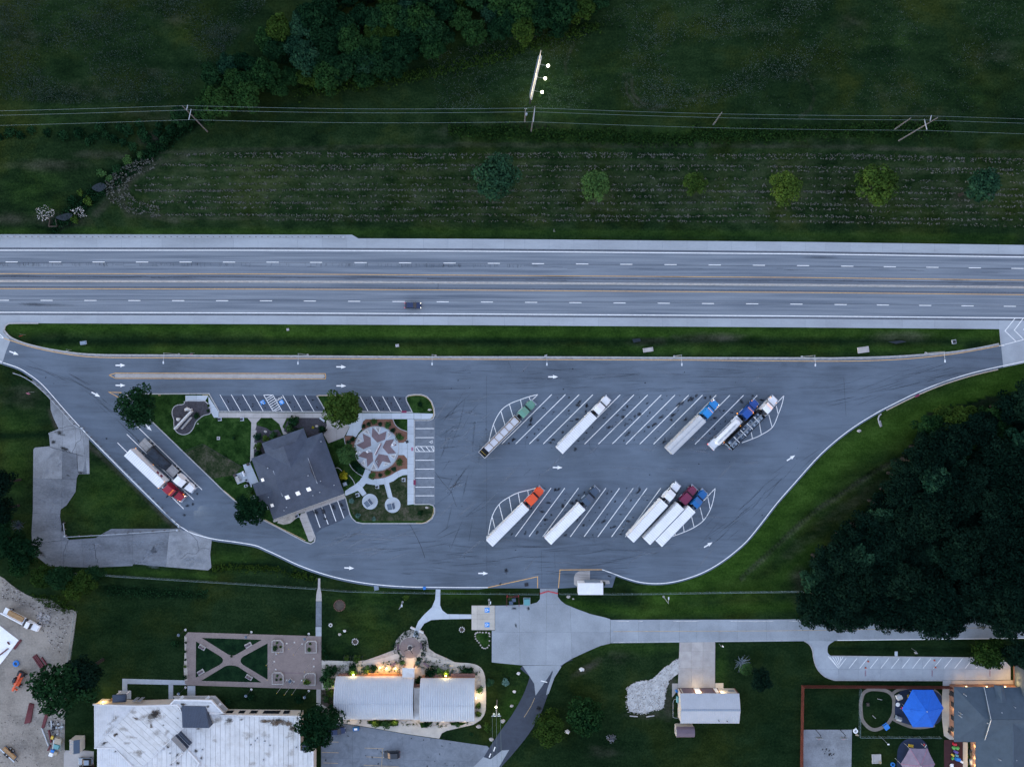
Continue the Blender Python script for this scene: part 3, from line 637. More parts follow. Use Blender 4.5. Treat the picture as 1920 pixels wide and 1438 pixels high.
for x, x2 in ((675, 690.4), (696.1, 711.4), (717.3, 732.7), (738.3, 753.3)): stall((x, 743), (x2, 771))
HA = [(494.5, 740.6), (512, 740.6), (529.5, 771.6), (512.6, 771.6)]
for p, q in zip(HA, HA[1:]+HA[:1]): stall(p, q, name='hatch_line')
for t in np.linspace(0.06, 0.92, 8):
    lx = lambda u: (494.5+18.1*u, 740.6+31*u); rx = lambda u: (512+17.5*u, 740.6+31*u)
    stall(lx(min(1, t+0.16)), rx(max(0, t-0.10)), name='hatch_line')
for p, q in (((587.3, 952.6), (600.2, 988.7)), ((602.5, 948.2), (615.5, 982.7)), ((617.4, 942), (630, 977)), ((632.4, 937), (645, 971.4))): stall(p, q, 0.2)
sheet('stall_patch', [(411, 742), (592, 742), (612, 771), (430, 771)], 0.056, 'asphalt_stall', None, truck_park)
sheet('stall_patch', [(664, 744), (760, 744), (775, 771), (680, 771)], 0.056, 'asphalt_stall', None, truck_park)
sheet('stall_patch', [(574, 958), (647, 933), (655, 963), (640, 976), (605, 990), (592, 1000)], 0.056, 'asphalt_stall', None, truck_park)
east_stalls = sheet('car_stall_paving', [(777, 787), (815.5, 787), (815.5, 946), (777, 946)], 0.057, 'asphalt_lot', None, truck_park)
for y in (803.5, 820.4, 862.7, 879.2, 896, 913, 929.2): stall((779, y), (814, y-0.1), z=0.066)
HB = [(779, 837), (813.6, 837), (813.6, 846.4), (779, 846.4)]
for p, q in zip(HB, HB[1:]+HB[:1]): stall(p, q, name='hatch_line', z=0.066)
for x in (779.5, 788.5, 798.5, 808): stall((x, 837), (min(813.6, x+8), 846.4), name='hatch_line', z=0.066)
def access(px, py, deg, size, ground_z, parent, blue=True):
    c, s = math.cos(R(deg)), math.sin(R(deg)); T = lambda P: [(px + (x*c - y*s)*size, py + (x*s + y*c)*size) for x, y in P]
    if blue: sheet('access_square', T([(-.5, -.5), (.5, -.5), (.5, .5), (-.5, .5)]), ground_z, 'paint_blue', None, parent)
    b = MB(); z = ground_z+0.004
    b.sheet(M2(T(arcpts(-.02, -.33, .075, n=12))), z); b.ribbon(M2(T([(-.03, -.22), (.0, .03), (.2, .04), (.29, .30), (.37, .27)])), 0.085*size*S, z)
    b.ribbon(M2(T([(-.02, -.09), (.16, -.09)])), 0.07*size*S, z); b.ribbon(M2(T(arcpts(-.02, .13, .23, 30, 250, 14))), 0.075*size*S, z)
    b.build('access_symbol', 'paint_white', parent)
access(492.7, 754.6, 150, 8.2, 0.064, truck_park); access(528, 754.2, 150, 8.2, 0.064, truck_park); access(808, 828.5, -90, 9, 0.066, truck_park, False)
fc = bpy.data.curves.new('van_lettering', 'FONT'); fc.body = 'VAN'; fc.size = 0.95; fc.align_x = 'CENTER'; fc.align_y = 'CENTER'; fc.materials.append(MAT['paint_white'])
fo = bpy.data.objects.new('stall_lettering', fc); COL.objects.link(fo); fo.parent = truck_park; fo.location = (*G(524.3, 747.2)[:2], 0.066); fo.rotation_euler = (0, 0, R(210))
b = MB(); rr = random.Random(11)
def wob(pts, a=0.5, step=6): return [(x+rr.uniform(-a, a), y+rr.uniform(-a, a)) for x, y in dense(pts, step)]
for pts, w in (([(767, 981), (778, 1000), (788, 1020), (797, 1046)], .13), ([(816, 885), (830, 904), (846, 922), (856, 950)], .10), ([(912, 705), (913, 1090)], .05), ([(905, 738), (1000, 739.5)], .05),
               ([(1031, 739), (1470, 742)], .03), ([(940, 832), (1400, 833)], .04), ([(1000, 1006), (1260, 1007)], .04), ([(1260, 706), (1582, 708)], .05), ([(1582, 708), (1586, 780)], .06), ([(940, 706), (1250, 707)], .03),
               ([(1040, 1035), (1041, 1068)], .04), ([(1015, 1032), (1016, 1100)], .04), ([(70, 690), (130, 712), (180, 735)], .06), ([(1346, 765), (1365, 790), (1388, 800)], .07), ([(1325, 800), (1352, 812)], .07)):
    b.ribbon(M2(wob(pts, 0.35)), w, 0.0625)
for k in range(34):
    x, y = rr.choice(((rr.uniform(930, 1460), rr.uniform(745, 830)), (rr.uniform(930, 1330), rr.uniform(915, 1010)), (rr.uniform(860, 1400), rr.uniform(690, 1060))))
    a = rr.uniform(0, 6.28); L_ = rr.uniform(6, 26); pts = [(x+math.cos(a)*L_*t+rr.uniform(-1, 1), y+math.sin(a)*L_*t+rr.uniform(-1, 1)) for t in np.linspace(0, 1, 6)]
    b.ribbon(M2(pts), rr.uniform(0.03, 0.07), 0.0625)
tag(b.build('pavement_cracks', 'crack', truck_park), kind='stuff')
q = []
for i in range(17):
    for k in range(9):
        t = rr.random(); x = 941+25.85*i + (93.5)*t + 13 + rr.uniform(-5, 5); y = 832-92*t
        s_ = rr.choice((2, 3, 3, 5, 8)); q.append((x, y, s_*rr.uniform(1, 2.6), s_, rr.uniform(-80, 10)))
for i in range(-1, 12):
    for k in range(10):
        t = rr.random(); x = 966+25.75*i + 67*t + 13 + rr.uniform(-5, 5); y = 1005-91*t
        s_ = rr.choice((2, 3, 3, 5, 8)); q.append((x, y, s_*rr.uniform(1, 2.6), s_, rr.uniform(-80, 10)))
for x0_ in (421, 442, 463, 484, 502, 537, 559, 580, 684, 704, 725, 746):
    for k in range(5): t = rr.uniform(.2, 1); q.append((x0_+18*t+rr.uniform(-3, 3), 741+29*t, rr.uniform(2, 6), rr.uniform(2, 5), rr.uniform(0, 180)))
for k in range(70): q.append((rr.uniform(830, 1500), rr.uniform(690, 1070), rr.uniform(1.5, 5), rr.uniform(1.5, 4), rr.uniform(0, 180)))
q += [(949, 1070, 12, 16, 0), (1262, 778, 22, 9, -35), (1275, 757, 26, 13, -35), (1198, 777, 16, 11, 0), (1296, 748, 22, 12, -40), (1390, 752, 10, 18, -20), (1430, 750, 12, 10, 0), (1078, 842, 10, 12, 0), (1084, 759, 14, 14, 0), (1168, 782, 12, 12, 0), (1073, 943, 14, 12, 0), (1055, 948, 12, 14, 0),
      (610, 972, 10, 10, 0), (592, 960, 20, 14, 50), (606, 958, 26, 12, 60), (645, 955, 14, 6, 10), (625, 950, 20, 12, 60), (640, 946, 18, 10, 60), (340, 930, 30, 8, 45), (370, 925, 10, 8, 0), (362, 945, 8, 10, 0), (352, 948, 12, 10, 0), (345, 965, 12, 10, 0), (314, 930, 16, 5, -50), (101, 719, 5, 3, 0), (86, 708, 4, 6, 20), (200, 822, 5, 5, 0), (1143, 1080, 12, 7, 30), (1168, 1092, 6, 8, 0), (938, 1094, 8, 8, 0)]
decals('oil_stains', 'oil_stain', q, truck_park, 0.0665, outline)
q = []
for k in range(46):
    x, y = rr.uniform(830, 1420), rr.uniform(690, 735); q.append((x, y, rr.uniform(40, 120), rr.uniform(1.2, 3), rr.uniform(-6, 4)))
for k in range(60): q.append((rr.uniform(700, 1400), rr.uniform(1015, 1085), rr.uniform(30, 140), rr.uniform(1.2, 3.5), rr.uniform(-12, 6)))
for k in range(40): t = rr.random(); q.append((1340+200*t+rr.uniform(-30, 30), 1010-150*t+rr.uniform(-30, 30), rr.uniform(40, 110), rr.uniform(1.2, 3), -40+rr.uniform(-12, 8)))
for k in range(36): t = rr.random(); q.append((1560+250*t, 745-50*t+rr.uniform(-25, 25), rr.uniform(40, 120), rr.uniform(1.2, 3), -16+rr.uniform(-6, 6)))
for k in range(34): t = rr.random(); q.append((40+260*t, 690+190*t*t+rr.uniform(-14, 14), rr.uniform(30, 90), rr.uniform(1.2, 3), 20+30*t+rr.uniform(-6, 6)))
for k in range(40): q.append((rr.uniform(830, 900), rr.uniform(760, 1010), rr.uniform(30, 90), rr.uniform(1.5, 4), rr.uniform(-90, 10)))
decals('tyre_marks', 'tyre_scuff', q, truck_park, 0.079, outline)
q = [(rr.uniform(820, 1480), rr.uniform(690, 1060), rr.uniform(30, 110), rr.uniform(3, 10), rr.choice((0, -45, -40, 5))+rr.uniform(-8, 8)) for k in range(70)] + [(860+rr.uniform(-30, 60), 800+rr.uniform(-60, 120), 60, 4, rr.uniform(-40, 30)) for k in range(24)] + [(680+rr.uniform(-60, 100), 1005+rr.uniform(-15, 40), 90, 5, rr.uniform(-30, 5)) for k in range(24)]
decals('pale_wear', 'pale_wear', q, truck_park, 0.092, outline)
isl_w = [(238, 741), (270, 738.5), (297, 738.5), (392, 738), (411, 771.5), (612, 772), (594.5, 743), (598, 741.5), (640, 741.5), (652, 744.5), (660, 754), (668, 766), (676, 771.5), (773, 772.5), (762, 751), (761.5, 745), (766, 741), (775, 739.6), (790, 739.6), (800, 743), (809, 752), (814, 765), (815.2, 778), (812, 785), (805, 788), (777, 788), (777, 945.2), (805, 945), (812, 947.5), (815, 953), (815, 962), (810, 972), (800, 979.5), (790, 981), (680, 981), (668, 978.5), (660, 971), (656, 963), (648, 933), (573, 959.5), (591, 1007), (590, 1015), (583, 1019), (573, 1016), (520, 988), (495, 975), (441, 939), (420, 921), (400, 901), (345, 848), (284, 789), (250, 752)]
island_park = sheet('island_lawn', isl_w, 0.15, 'lawn', 0.2)
strip('kerb', isl_w, 0.3, 0.0, 'kerb', island_park, 0.172, closed=True)
for q in ([(297, 741.2), (302, 741.2)], [(380, 741), (391, 741)], [(497, 973.5), (520, 986), (545, 998.5), (573, 1013)], [(420, 919), (441, 937)], [(594.5, 743), (598, 741.8), (640, 741.8), (652, 745)], [(765, 743.5), (775, 741.3), (790, 741.5), (800, 745.5), (808, 754), (812.5, 768), (812.8, 779), (808, 785)], [(780, 980), (795, 979.5), (808, 971), (812.5, 960), (812.5, 952)]):
    strip('kerb_paint', smooth(q, 4) if len(q) > 2 else q, 0.16, 0.1, 'paint_yellow_worn', island_park, 0.185)
WZ = 0.175
def walk(pts, mat='concrete_new', cuts=(), z=WZ, name='walk_slab', parent=None, gap=0.03):
    return slabs(name, pts, list(cuts), z, [mat], parent or island_park, 0.06, gap)
def grid_cuts(x0, x1, y0, y1, dx, dy):
    return [((x, y0), (x, y1)) for x in np.arange(x0+dx, x1, dx)] + [((x0, y), (x1, y)) for y in np.arange(y0+dy, y1, dy)] if dy else [((x, y0), (x, y1)) for x in np.arange(x0+dx, x1, dx)]
walk([(348, 741.5), (390.6, 741.5), (410.5, 772.6), (410.5, 783), (401.5, 783), (384.5, 752.6), (348, 752.4)], 'concrete_new', [((369, 740), (369, 755)), ((384.5, 752.6), (392, 741)), ((392, 766), (410, 760))])
walk([(411, 773.5), (626, 774.4), (626, 783.6), (411, 783)], 'concrete_tan', [((x, 770), (x, 790)) for x in range(427, 620, 16)])
walk([(464, 783.3), (490, 783.4), (481.3, 792.6), (481.3, 836), (476, 858), (469.4, 866), (471.6, 792)], 'concrete_tan', [((460, y), (490, y)) for y in range(794, 866, 12)])
walk([(510, 783.5), (538, 783.6), (530, 800), (539.5, 812.6), (531.4, 815), (524, 795)], 'concrete_tan', [((510, 796), (545, 796))])
walk([(611, 783.8), (640, 783.8), (656, 800), (645, 820), (616, 831), (607, 815), (613, 797)], 'concrete_tan', [((607, 806), (650, 801)), ((630, 780), (632, 835))])
walk([(640, 774.3), (776, 774.3), (776, 785.6), (686, 785.8), (681, 790), (679, 797), (679, 804), (672, 812), (667.5, 820), (661, 817), (649, 816.4), (656, 800), (640, 783.8)], 'concrete_new', [((x, 770), (x, 830)) for x in range(662, 770, 18)])
walk([(764, 785.9), (776, 785.9), (776, 945), (764, 946.5)], 'concrete_new', [((760, y), (780, y)) for y in range(800, 945, 14)])
walk([(776.3, 774.3), (812.5, 775.5), (811.5, 781), (806, 786), (776.3, 786)], 'concrete_new', [((790, 770), (790, 790))])
walk([(745, 829.8), (757, 829.8), (763.8, 823.5), (763.8, 860), (757.5, 853), (745, 853)], 'concrete_new', [((754, 820), (754, 860)), ((740, 841), (770, 841))])
P5 = Z(600, 860, 7.99)
walk(P5((680, 148), (660, 210), (635, 270), (590, 330), (520, 390), (450, 430), (378, 482), (375, 546), (400, 549), (480, 515), (570, 478), (640, 560), (700, 520), (640, 430), (690, 370), (760, 385), (850, 395), (965, 380), (1020, 585), (1090, 575), (1035, 360), (1100, 335), (1180, 275), (1250, 245), (1311, 240), (1311, 150), (1230, 155), (1150, 190), (1050, 250), (960, 285), (860, 300), (765, 305), (726, 282), (768, 183)), 'concrete_new',
     [P5((600, 250), (760, 330)), P5((560, 360), (660, 440)), P5((840, 280), (850, 420)), P5((960, 270), (990, 400)), P5((1150, 180), (1190, 290))])
for c0 in (P5((750, 640))[0], P5((1090, 690))[0]): walk(arcpts(c0[0], c0[1], 14.8, n=40), 'concrete_new', [], WZ+0.004, 'shelter_pad')
walk([(573.5, 960.5), (589.6, 1006), (588, 1012), (583, 1015.5), (579, 1014), (561.5, 969), (565, 962)], 'concrete_tan', [((560, y), (595, y-5)) for y in range(972, 1010, 9)])
walk([(573.8, 959), (648, 932.2), (648, 930.5), (645.6, 926.5), (512, 975.5), (514, 979), (560, 963)], 'concrete_tan', [((x, 915), (x+7, 990)) for x in range(525, 645, 15)])
P8 = Z(440, 860, 20.55)
patio = walk(P8((325, 235), (600, 140), (930, 890), (655, 990), (680, 1080), (630, 1095), (560, 900), (470, 920), (400, 870), (120, 985), (0, 600), (330, 490), (400, 480)), 'concrete_new', [P8((400, 480), (560, 900)), P8((460, 540), (760, 440))])
walk(Z(420, 860, 7.99)((560, 755), (655, 710), (668, 755), (570, 792)), 'concrete_new', [])
walk(Z(420, 860, 7.99)((385, 560), (455, 535), (478, 595), (430, 615)), 'concrete_new', [])
def bed(name, pts, mat, z=0.172, edge=None):
    o = sheet(name, pts, z, mat, 0.06, island_park)
    if edge: strip('bed_edging', pts, edge, 0.1, 'kerb', island_park, z+0.03, closed=True)
    return o
P16 = Z(320, 735, 16.9)
mb1 = smooth(P16((490, 290), (1100, 290), (1280, 650), (1060, 740), (930, 830), (800, 960), (720, 1150), (600, 1290), (420, 1350), (250, 1300), (140, 1180), (110, 1000), (110, 880), (60, 720), (60, 580), (130, 460), (240, 410), (380, 395), (450, 350)), 1, True)
bed('sign_bed', smooth(mb1, 3, True), 'mulch_dark', 0.172, 0.22)
P3 = Z(600, 720, 7.99); P13 = Z(650, 780, 13.07)
bed('rose_bed', P3((690, 527), (1090, 527), (1130, 610), (1200, 670), (1308, 712), (1308, 835), (1255, 878), (1150, 880), (1100, 760), (1000, 680), (850, 640), (700, 660), (640, 700), (630, 670), (630, 590)), 'mulch_red')
strip('bed_edging', smooth(P3((1095, 527), (1130, 610), (1200, 670), (1308, 712)), 5), 0.2, 0.1, 'kerb', island_park, 0.2)
bed('rose_bed', P3((1170, 1066), (1260, 1066), (1308, 1112), (1308, 1268), (1230, 1272), (1150, 1310), (1050, 1370), (960, 1400), (860, 1415), (765, 1418), (730, 1400), (775, 1300), (900, 1310), (1050, 1250)), 'mulch_red')
bed('rose_bed', P3((375, 780), (490, 775), (560, 830), (520, 960), (500, 1060), (470, 900), (385, 900)), 'mulch_red')
strip('bed_edging', P3((360, 790), (385, 915)), 0.22, 0.1, 'kerb', island_park, 0.2)
strip('bed_edging', smooth(P3((435, 1180), (480, 1260), (550, 1325), (640, 1380)), 4), 0.2, 0.1, 'kerb', island_park, 0.2)
strip('bed_edging', smooth(P5((235, 135), (275, 135), (310, 160), (330, 185)), 4), 0.2, 0.1, 'kerb', island_park, 0.2)
strip('bed_edging', smooth(P5((435, 245), (475, 290), (505, 335), (525, 385)), 4), 0.2, 0.1, 'kerb', island_park, 0.2)
P2 = Z(420, 720, 7.99); P4 = Z(420, 860, 7.99)
bed('shrub_bed', P2((1130, 508), (1430, 508), (1545, 600), (1545, 690), (1500, 760), (1260, 800), (1190, 640), (960, 740), (900, 700), (945, 560)), 'mulch_dark')
bed('shrub_bed', P2((495, 615), (640, 660), (700, 700), (810, 680), (870, 760), (570, 880), (620, 1040), (450, 1085), (455, 900), (465, 700)), 'mulch_dark')
bed('stone_bed', P4((830, 905), (1080, 800), (1110, 870), (1000, 960), (900, 985), (800, 960)), 'gravel_sand')
bed('patchy_turf', P5((395, 552), (640, 480), (690, 375), (965, 385), (1030, 360), (1311, 242), (1311, 700), (1640, 705), (1685, 760), (1680, 830), (1600, 925), (640, 928), (520, 880), (450, 740)), 'lawn_patchy', 0.160)
bed('patchy_turf', Z(180, 660, 5.99)((1000, 1130), (1220, 1040), (1640, 1285), (1560, 1380), (1300, 1420)), 'lawn_patchy', 0.158)
plaza = sheet('star_plaza', arcpts(706.4, 840.8, 42.2, n=64), 0.186, 'concrete_new', 0.08)
for k in range(10):
    a = 20 + 36*k; strip('paving_joint', [(706.4+12*math.cos(R(a)), 840.8+12*math.sin(R(a))), (706.4+42*math.cos(R(a)), 840.8+42*math.sin(R(a)))], 0.04, 0.188, 'kerb_dirty', plaza)
strip('plaza_rim', arcpts(706.4, 840.8, 41.5, n=64), 0.3, 0.1, 'kerb', plaza, 0.20, closed=True)
for q in (((635, 275), (800, 448), (985, 365), (945, 575), (755, 648), (615, 500)), ((965, 595), (1170, 560), (1075, 745), (1220, 905), (1020, 925), (880, 765)), ((785, 925), (1005, 960), (1090, 1145), (880, 1105), (780, 1280), (695, 1095)),
          ((410, 865), (635, 885), (655, 1095), (510, 1245), (490, 1040), (285, 985)), ((395, 425), (590, 525), (605, 725), (415, 812), (240, 710), (425, 620)), ((1205, 620), (1225, 720), (1140, 735))):
    sheet('star_paving', P13(*q), 0.192, 'pavers_star', 0.02, plaza)
tb = (((700, 275), (830, 280), (795, 425)), ((420, 385), (505, 330), (570, 450)), ((235, 670), (290, 550), (380, 600)), ((365, 1150), (430, 1080), (460, 1230)), ((600, 1310), (665, 1160), (740, 1300)), ((915, 1215), (950, 1140), (1060, 1160)), ((1060, 960), (1215, 940), (1170, 1040)), ((1030, 380), (1100, 450), (1010, 530)))
side = ('north tip', 'north west edge', 'west edge', 'south west edge', 'south tip', 'south east edge', 'east edge', 'north east edge')
for q, sd_ in zip(tb, side):
    pts = P13(*q); c = G(sum(p[0] for p in pts)/3, sum(p[1] for p in pts)/3)
    t = thing('memorial_bench', 'low triangular granite bench at the %s of the star plaza' % sd_, 'bench', (c.x, c.y, 0.19), 0, 'triangular benches round the star plaza')
    inn = [(c.x + (x-c.x)*.72, c.y + (y-c.y)*.72) for x, y in M2(pts)]
    MB().ribbon(M2(pts), 0.22, 0.19, 0.52, True).build('rim', 'stone_white', t, True); MB().prism(inn, 0.19, 0.38).build('inset_panel', 'concrete_tan', t, True)
a0, a1 = P13((700, 945), (850, 655)); ca_, cb_ = G(*a0), G(*a1); c = (ca_+cb_)/2
t = thing('monument', 'long narrow upright stone monument in the middle of the star plaza', 'monument', (c.x, c.y, 0.19))
MB().ribbon([ca_[:2], cb_[:2]], 0.75, 0.19, 0.34).build('plinth', 'concrete', t, True); MB().ribbon([ca_.lerp(cb_, .04)[:2], ca_.lerp(cb_, .96)[:2]], 0.28, 0.34, 1.7).build('slab', 'stone_white', t, True)
MB().ribbon([(ca_.lerp(cb_, .06)+Vector((.17, -.09, 0)))[:2], (ca_.lerp(cb_, .94)+Vector((.17, -.09, 0)))[:2]], 0.06, 0.5, 1.6).build('plaque', 'paint_maroon', t, True)
for (zx, zy), rot, lab in (((550, 850), 35, 'tilted white and blue information panel left of the plaza monument'), ((1165, 675), 40, 'small white information panel at the east point of the star plaza'), ((300, 885), 10, 'small pale panel beside the dark tree at the plaza edge')):
    px, py = P13((zx, zy))[0]; g = G(px, py)
    t = thing('information_panel', lab, 'sign', (g.x, g.y, 0.19), R(rot))
    [MB().box((s_, 0, .4), (.08, .08, .8)).build('leg', 'galvanised', t) for s_ in (-.35, .35)]
    Mt = Matrix.Translation((0, 0, .95)) @ Matrix.Rotation(R(35), 4, 'X'); MB().box((0, 0, 0), (1.2, .7, .06), M4=Mt).build('panel', 'body_white', t); MB().box((.1, 0, .035), (.7, .45, .012), M4=Mt).build('picture', 'paint_steel', t)
g = G(*P13((772, 1112))[0]); tag(MB().ribbon([(g.x+.35*math.cos(R(a)), g.y+.35*math.sin(R(a))) for a in range(70, 271, 20)], .12, .19, .75).build('bike_hoop', 'galvanised'), 'small curved steel hoop on the lower brick star point', 'bike rack')
EH = 3.2                                               # eaves
k = S*(H-EH)/H; D0 = G(604, 811, EH); ang = math.atan2(0.341, 0.940)
rest = thing('visitor_centre', 'large grey shingled building with stepped hip roofs and square skylights', 'building', (D0.x, D0.y, 0), ang)
def U(u, v, z=0.0): return (u*k, -v*k, z)               # u along the south front, v towards it, in photograph pixels
def hip(name, u0, u1, v0, v1, hz, gl=None, pitch=0.40, axis='u', z0=EH):
    """dutch gable roof: hips up to an inset, then a gablet; axis is the ridge's direction"""
    b = MB(); hv = ((v1-v0) if axis == 'u' else (u1-u0))/2; top = z0 + hv*k*pitch
    ins = gl if gl is not None else hv*0.6; zi = z0 + ins*k*pitch
    if axis == 'u':
        vm = (v0+v1)/2
        A = [U(u0, v0, z0), U(u1, v0, z0), U(u1, v1, z0), U(u0, v1, z0)]; Bq = [U(u0+ins, v0+ins, zi), U(u1-ins, v0+ins, zi), U(u1-ins, v1-ins, zi), U(u0+ins, v1-ins, zi)]; T = [U(u0+ins, vm, top), U(u1-ins, vm, top)]
        fac = [(0, 1, 5, 4), (1, 2, 6, 5), (2, 3, 7, 6), (3, 0, 4, 7), (4, 5, 9, 8), (6, 7, 8, 9), (5, 6, 9), (7, 4, 8)]
    else:
        um = (u0+u1)/2
        A = [U(u0, v0, z0), U(u1, v0, z0), U(u1, v1, z0), U(u0, v1, z0)]; Bq = [U(u0+ins, v0+ins, zi), U(u1-ins, v0+ins, zi), U(u1-ins, v1-ins, zi), U(u0+ins, v1-ins, zi)]; T = [U(um, v0+ins, top), U(um, v1-ins, top)]
        fac = [(0, 1, 5, 4), (1, 2, 6, 5), (2, 3, 7, 6), (3, 0, 4, 7), (4, 5, 8), (6, 7, 9), (5, 6, 9, 8), (7, 4, 8, 9)]
    lo = [(p[0], p[1], z0-0.22) for p in A]
    b.add(A+Bq+T, [f[::-1] for f in fac]); b.add(A+lo, [(0, 4, 5, 1), (1, 5, 6, 2), (2, 6, 7, 3), (3, 7, 4, 0), (4, 7, 6, 5)])
    return b.build(name, 'roof_shingle', rest), top
main_roof, mtop = hip('roof', -141.5, 0, 0, 122, EH, 37)
hip('roof', -113.2, -30, -20, 70, EH, 20, 0.40, 'v', EH+0.02)
hip('roof', -156, -60, 46.8, 94, EH, 3, 0.34, 'u', EH+0.03)
b = MB()
for u0, u1, v0, v1 in ((-135, -6, 6, 116), (-107, -36, -14, 8), (-150, -130, 53, 88)):
    b.prism([U(u0, v0)[:2], U(u1, v0)[:2], U(u1, v1)[:2], U(u0, v1)[:2]], 0.1, EH-0.05)
b.build('wall', 'wall_brick', rest)
for u, v in ((-113.5, 34), (-123, 79)):
    pass
def pitched(name, u, v, su, sv, mat, z, dz=0.12, tilt_u=0.0, tilt_v=0.0):
    b = MB(); P = []
    for zz in (-.05, dz):
        for a, c in ((-1, -1), (1, -1), (1, 1), (-1, 1)): P.append(U(u+a*su/2, v+c*sv/2, z + zz + tilt_u*a*su/2*k + tilt_v*c*sv/2*k))
    b.add(P, [(0, 1, 2, 3), (7, 6, 5, 4), (4, 5, 1, 0), (5, 6, 2, 1), (6, 7, 3, 2), (7, 4, 0, 3)]); return b.build(name, mat, rest)
pt = 0.40
def uv_of(px, py):
    dx, dy = px-604, py-811; return dx*0.94 - dy*0.341, dx*0.341 + dy*0.94
for zx, zy, face in ((982, 560, 's'), (1140, 502, 's'), (1300, 442, 's'), (590, 312, 'w'), (732, 692, 'w')):
    u, v = uv_of(420+zx/7.99, 860+zy/7.99)
    if face == 's': zz = EH + (122-v)*k*pt; pitched('skylight', u, v, 7.4, 7.4, 'skylight', zz+.05, .16, 0, -pt)
    else:
        zz = EH + (u+141.5)*k*pt; pitched('skylight', u, v, 6, 6, 'skylight', zz+.05, .16, pt, 0)
for zx, zy in ((690, 128), (1315, 228), (1475, 320), (1660, 388), (1455, 490), (955, 716), (915, 766), (1352, 538), (680, 570), (1462, -260)):
    u, v = uv_of(420+zx/7.99, 860+zy/7.99); zz = EH + min(v, 122-v, -u if u > -37 else 999, (u+141.5) if u < -105 else 999)*k*pt
    MB().disc(U(u, v), .14, zz-.2, zz+.42, 8).build('roof_vent', 'galvanised', rest)
for p, q in ((U(-104.5, 61), U(-37, 61)),): MB().ribbon([p[:2], q[:2]], .3, mtop-.02, mtop+.05).build('ridge_cap', 'roof_shingle', rest)
for u in (-36.5, -105): MB().ribbon([U(u, 36)[:2], U(u, 86)[:2]], .12, EH+37*k*pt-.05, EH+37*k*pt+.12).build('gutter', 'galvanised', rest)
MB().ribbon([U(-141, 122.3)[:2], U(0.3, 122.3)[:2]], .16, EH-.2, EH-.05).build('gutter', 'wall_cream', rest)
for vv, h in ((18, 2.1), (66, 2.1), (104, 2.1)): MB().box((U(-4.6, vv)[0], U(0, vv)[1], 1.3), (.2, 1.1, h)).build('door', 'glass_dark', rest)
def bin_on_pad(px, py, lab, size=1.05, rot=0, pad=True):
    g = G(px, py); t = thing('litter_bin', lab, 'bin', (g.x, g.y, 0.16), R(rot), 'litter bins on square pads')
    if pad: MB().box((0, 0, .03), (size, size, .07)).build('pad', 'concrete_new', t)
    MB().disc((0, 0), .30, .06, .95, 14, .33).build('barrel', 'bin_blue', t); MB().disc((0, 0), .34, .95, 1.05, 14, .22).build('lid', 'black', t)
for a in ((412.6, 785.6, 'dark litter bin on a pale square pad nearest the sloped kerb walk'), (454.4, 785.7, 'dark litter bin on a pale pad left of the narrow path to the building'), (670.7, 927.6, 'litter bin on a square pad left of the two round shelter pads', 1.1, 12), (757, 899.4, 'litter bin on a square pad beside the right car stalls'), (707.6, 912.3, 'blue litter bin standing at the edge of the curved path'), (557.7, 966.8, 'litter bin beside the gravel bed at the south front', 1.0, 20)): bin_on_pad(*a)
for (px, py), rot, lab in ((P5((748, 645))[0], 36, 'small dark blue picnic shelter on the left round pad'), (P5((1084, 694))[0], 11, 'small dark blue picnic shelter on the right round pad')):
    g = G(px, py); t = thing('picnic_shelter', lab, 'shelter', (g.x, g.y, WZ), R(rot), 'picnic shelters on round pads')
    for sx in (-.85, .85):
        for sy in (-.65, .65): MB().box((sx, sy, 1.05), (.1, .1, 2.1)).build('post', 'galvanised', t)
    for x0_, x1_, z0_, z1_ in ((-1.05, .28, 2.1, 2.5), (.42, 1.05, 2.45, 2.1)):
        b = MB(); P = [(x0_, -.85, z0_), (x1_, -.85, z1_), (x1_, .85, z1_), (x0_, .85, z0_)]; b.add(P+[(x, y, z-.06) for x, y, z in P], [(0, 1, 2, 3), (7, 6, 5, 4), (0, 4, 5, 1), (1, 5, 6, 2), (2, 6, 7, 3), (3, 7, 4, 0)]); b.build('roof_panel', 'paint_slate', t)
    MB().box((.35, 0, 2.5), (.1, 1.75, .08)).build('ridge', 'galvanised', t); MB().box((-.1, 0, .7), (.7, 1.4, .08)).box((-.1, 0, .35), (.1, .9, .7)).build('table', 'wood_grey', t)
for q, w, h, mt_, lab in ((P16((190, 1165), (720, 600)), .42, 1.5, 'stone_white', 'long pale stone sign wall in the dark mulch bed'), (P16((375, 1165), (695, 795)), .35, .6, 'stone', 'low stone wall in front of the sign wall')):
    p, r_ = G(*q[0]), G(*q[1]); c = (p+r_)/2; t = thing('sign_wall', lab, 'wall', (c.x, c.y, .17)); n_ = 5
    for i in range(n_):
        A, B = p.lerp(r_, i/n_+.004), p.lerp(r_, (i+1)/n_-.004); MB().ribbon([A[:2], B[:2]], w, .17, .17+h+(0.02 if i % 2 else 0)).build('stone_block', mt_, t, True)
sheet('tile_floor', P16((300, 1165), (590, 810), (660, 800), (380, 1150)), 0.178, 'asphalt_lot', 0.02, island_park)
for q, r_, lab in (((535, 545), 5.2, 'white weathered boulder behind the sign wall'), ((665, 550), 2.6, 'small white boulder at the end of the sign wall'), ((262, 862), 4.6, 'flat white boulder at the left of the sign bed')):
    g = G(*P16(q)[0]); tag(MB().rock((g.x, g.y, .35), (r_*S, r_*S*.7, .55), int(r_*7), 2).build('boulder', 'stone_white'), lab, 'boulder')
for q, lab in (((875, 1000), 'small white marker post on the lawn by the sign bed'),):
    g = G(*P16(q)[0]); tag(MB().disc((g.x, g.y), .16, .15, .5, 10, .13).build('marker_post', 'stone_white'), lab, 'post')
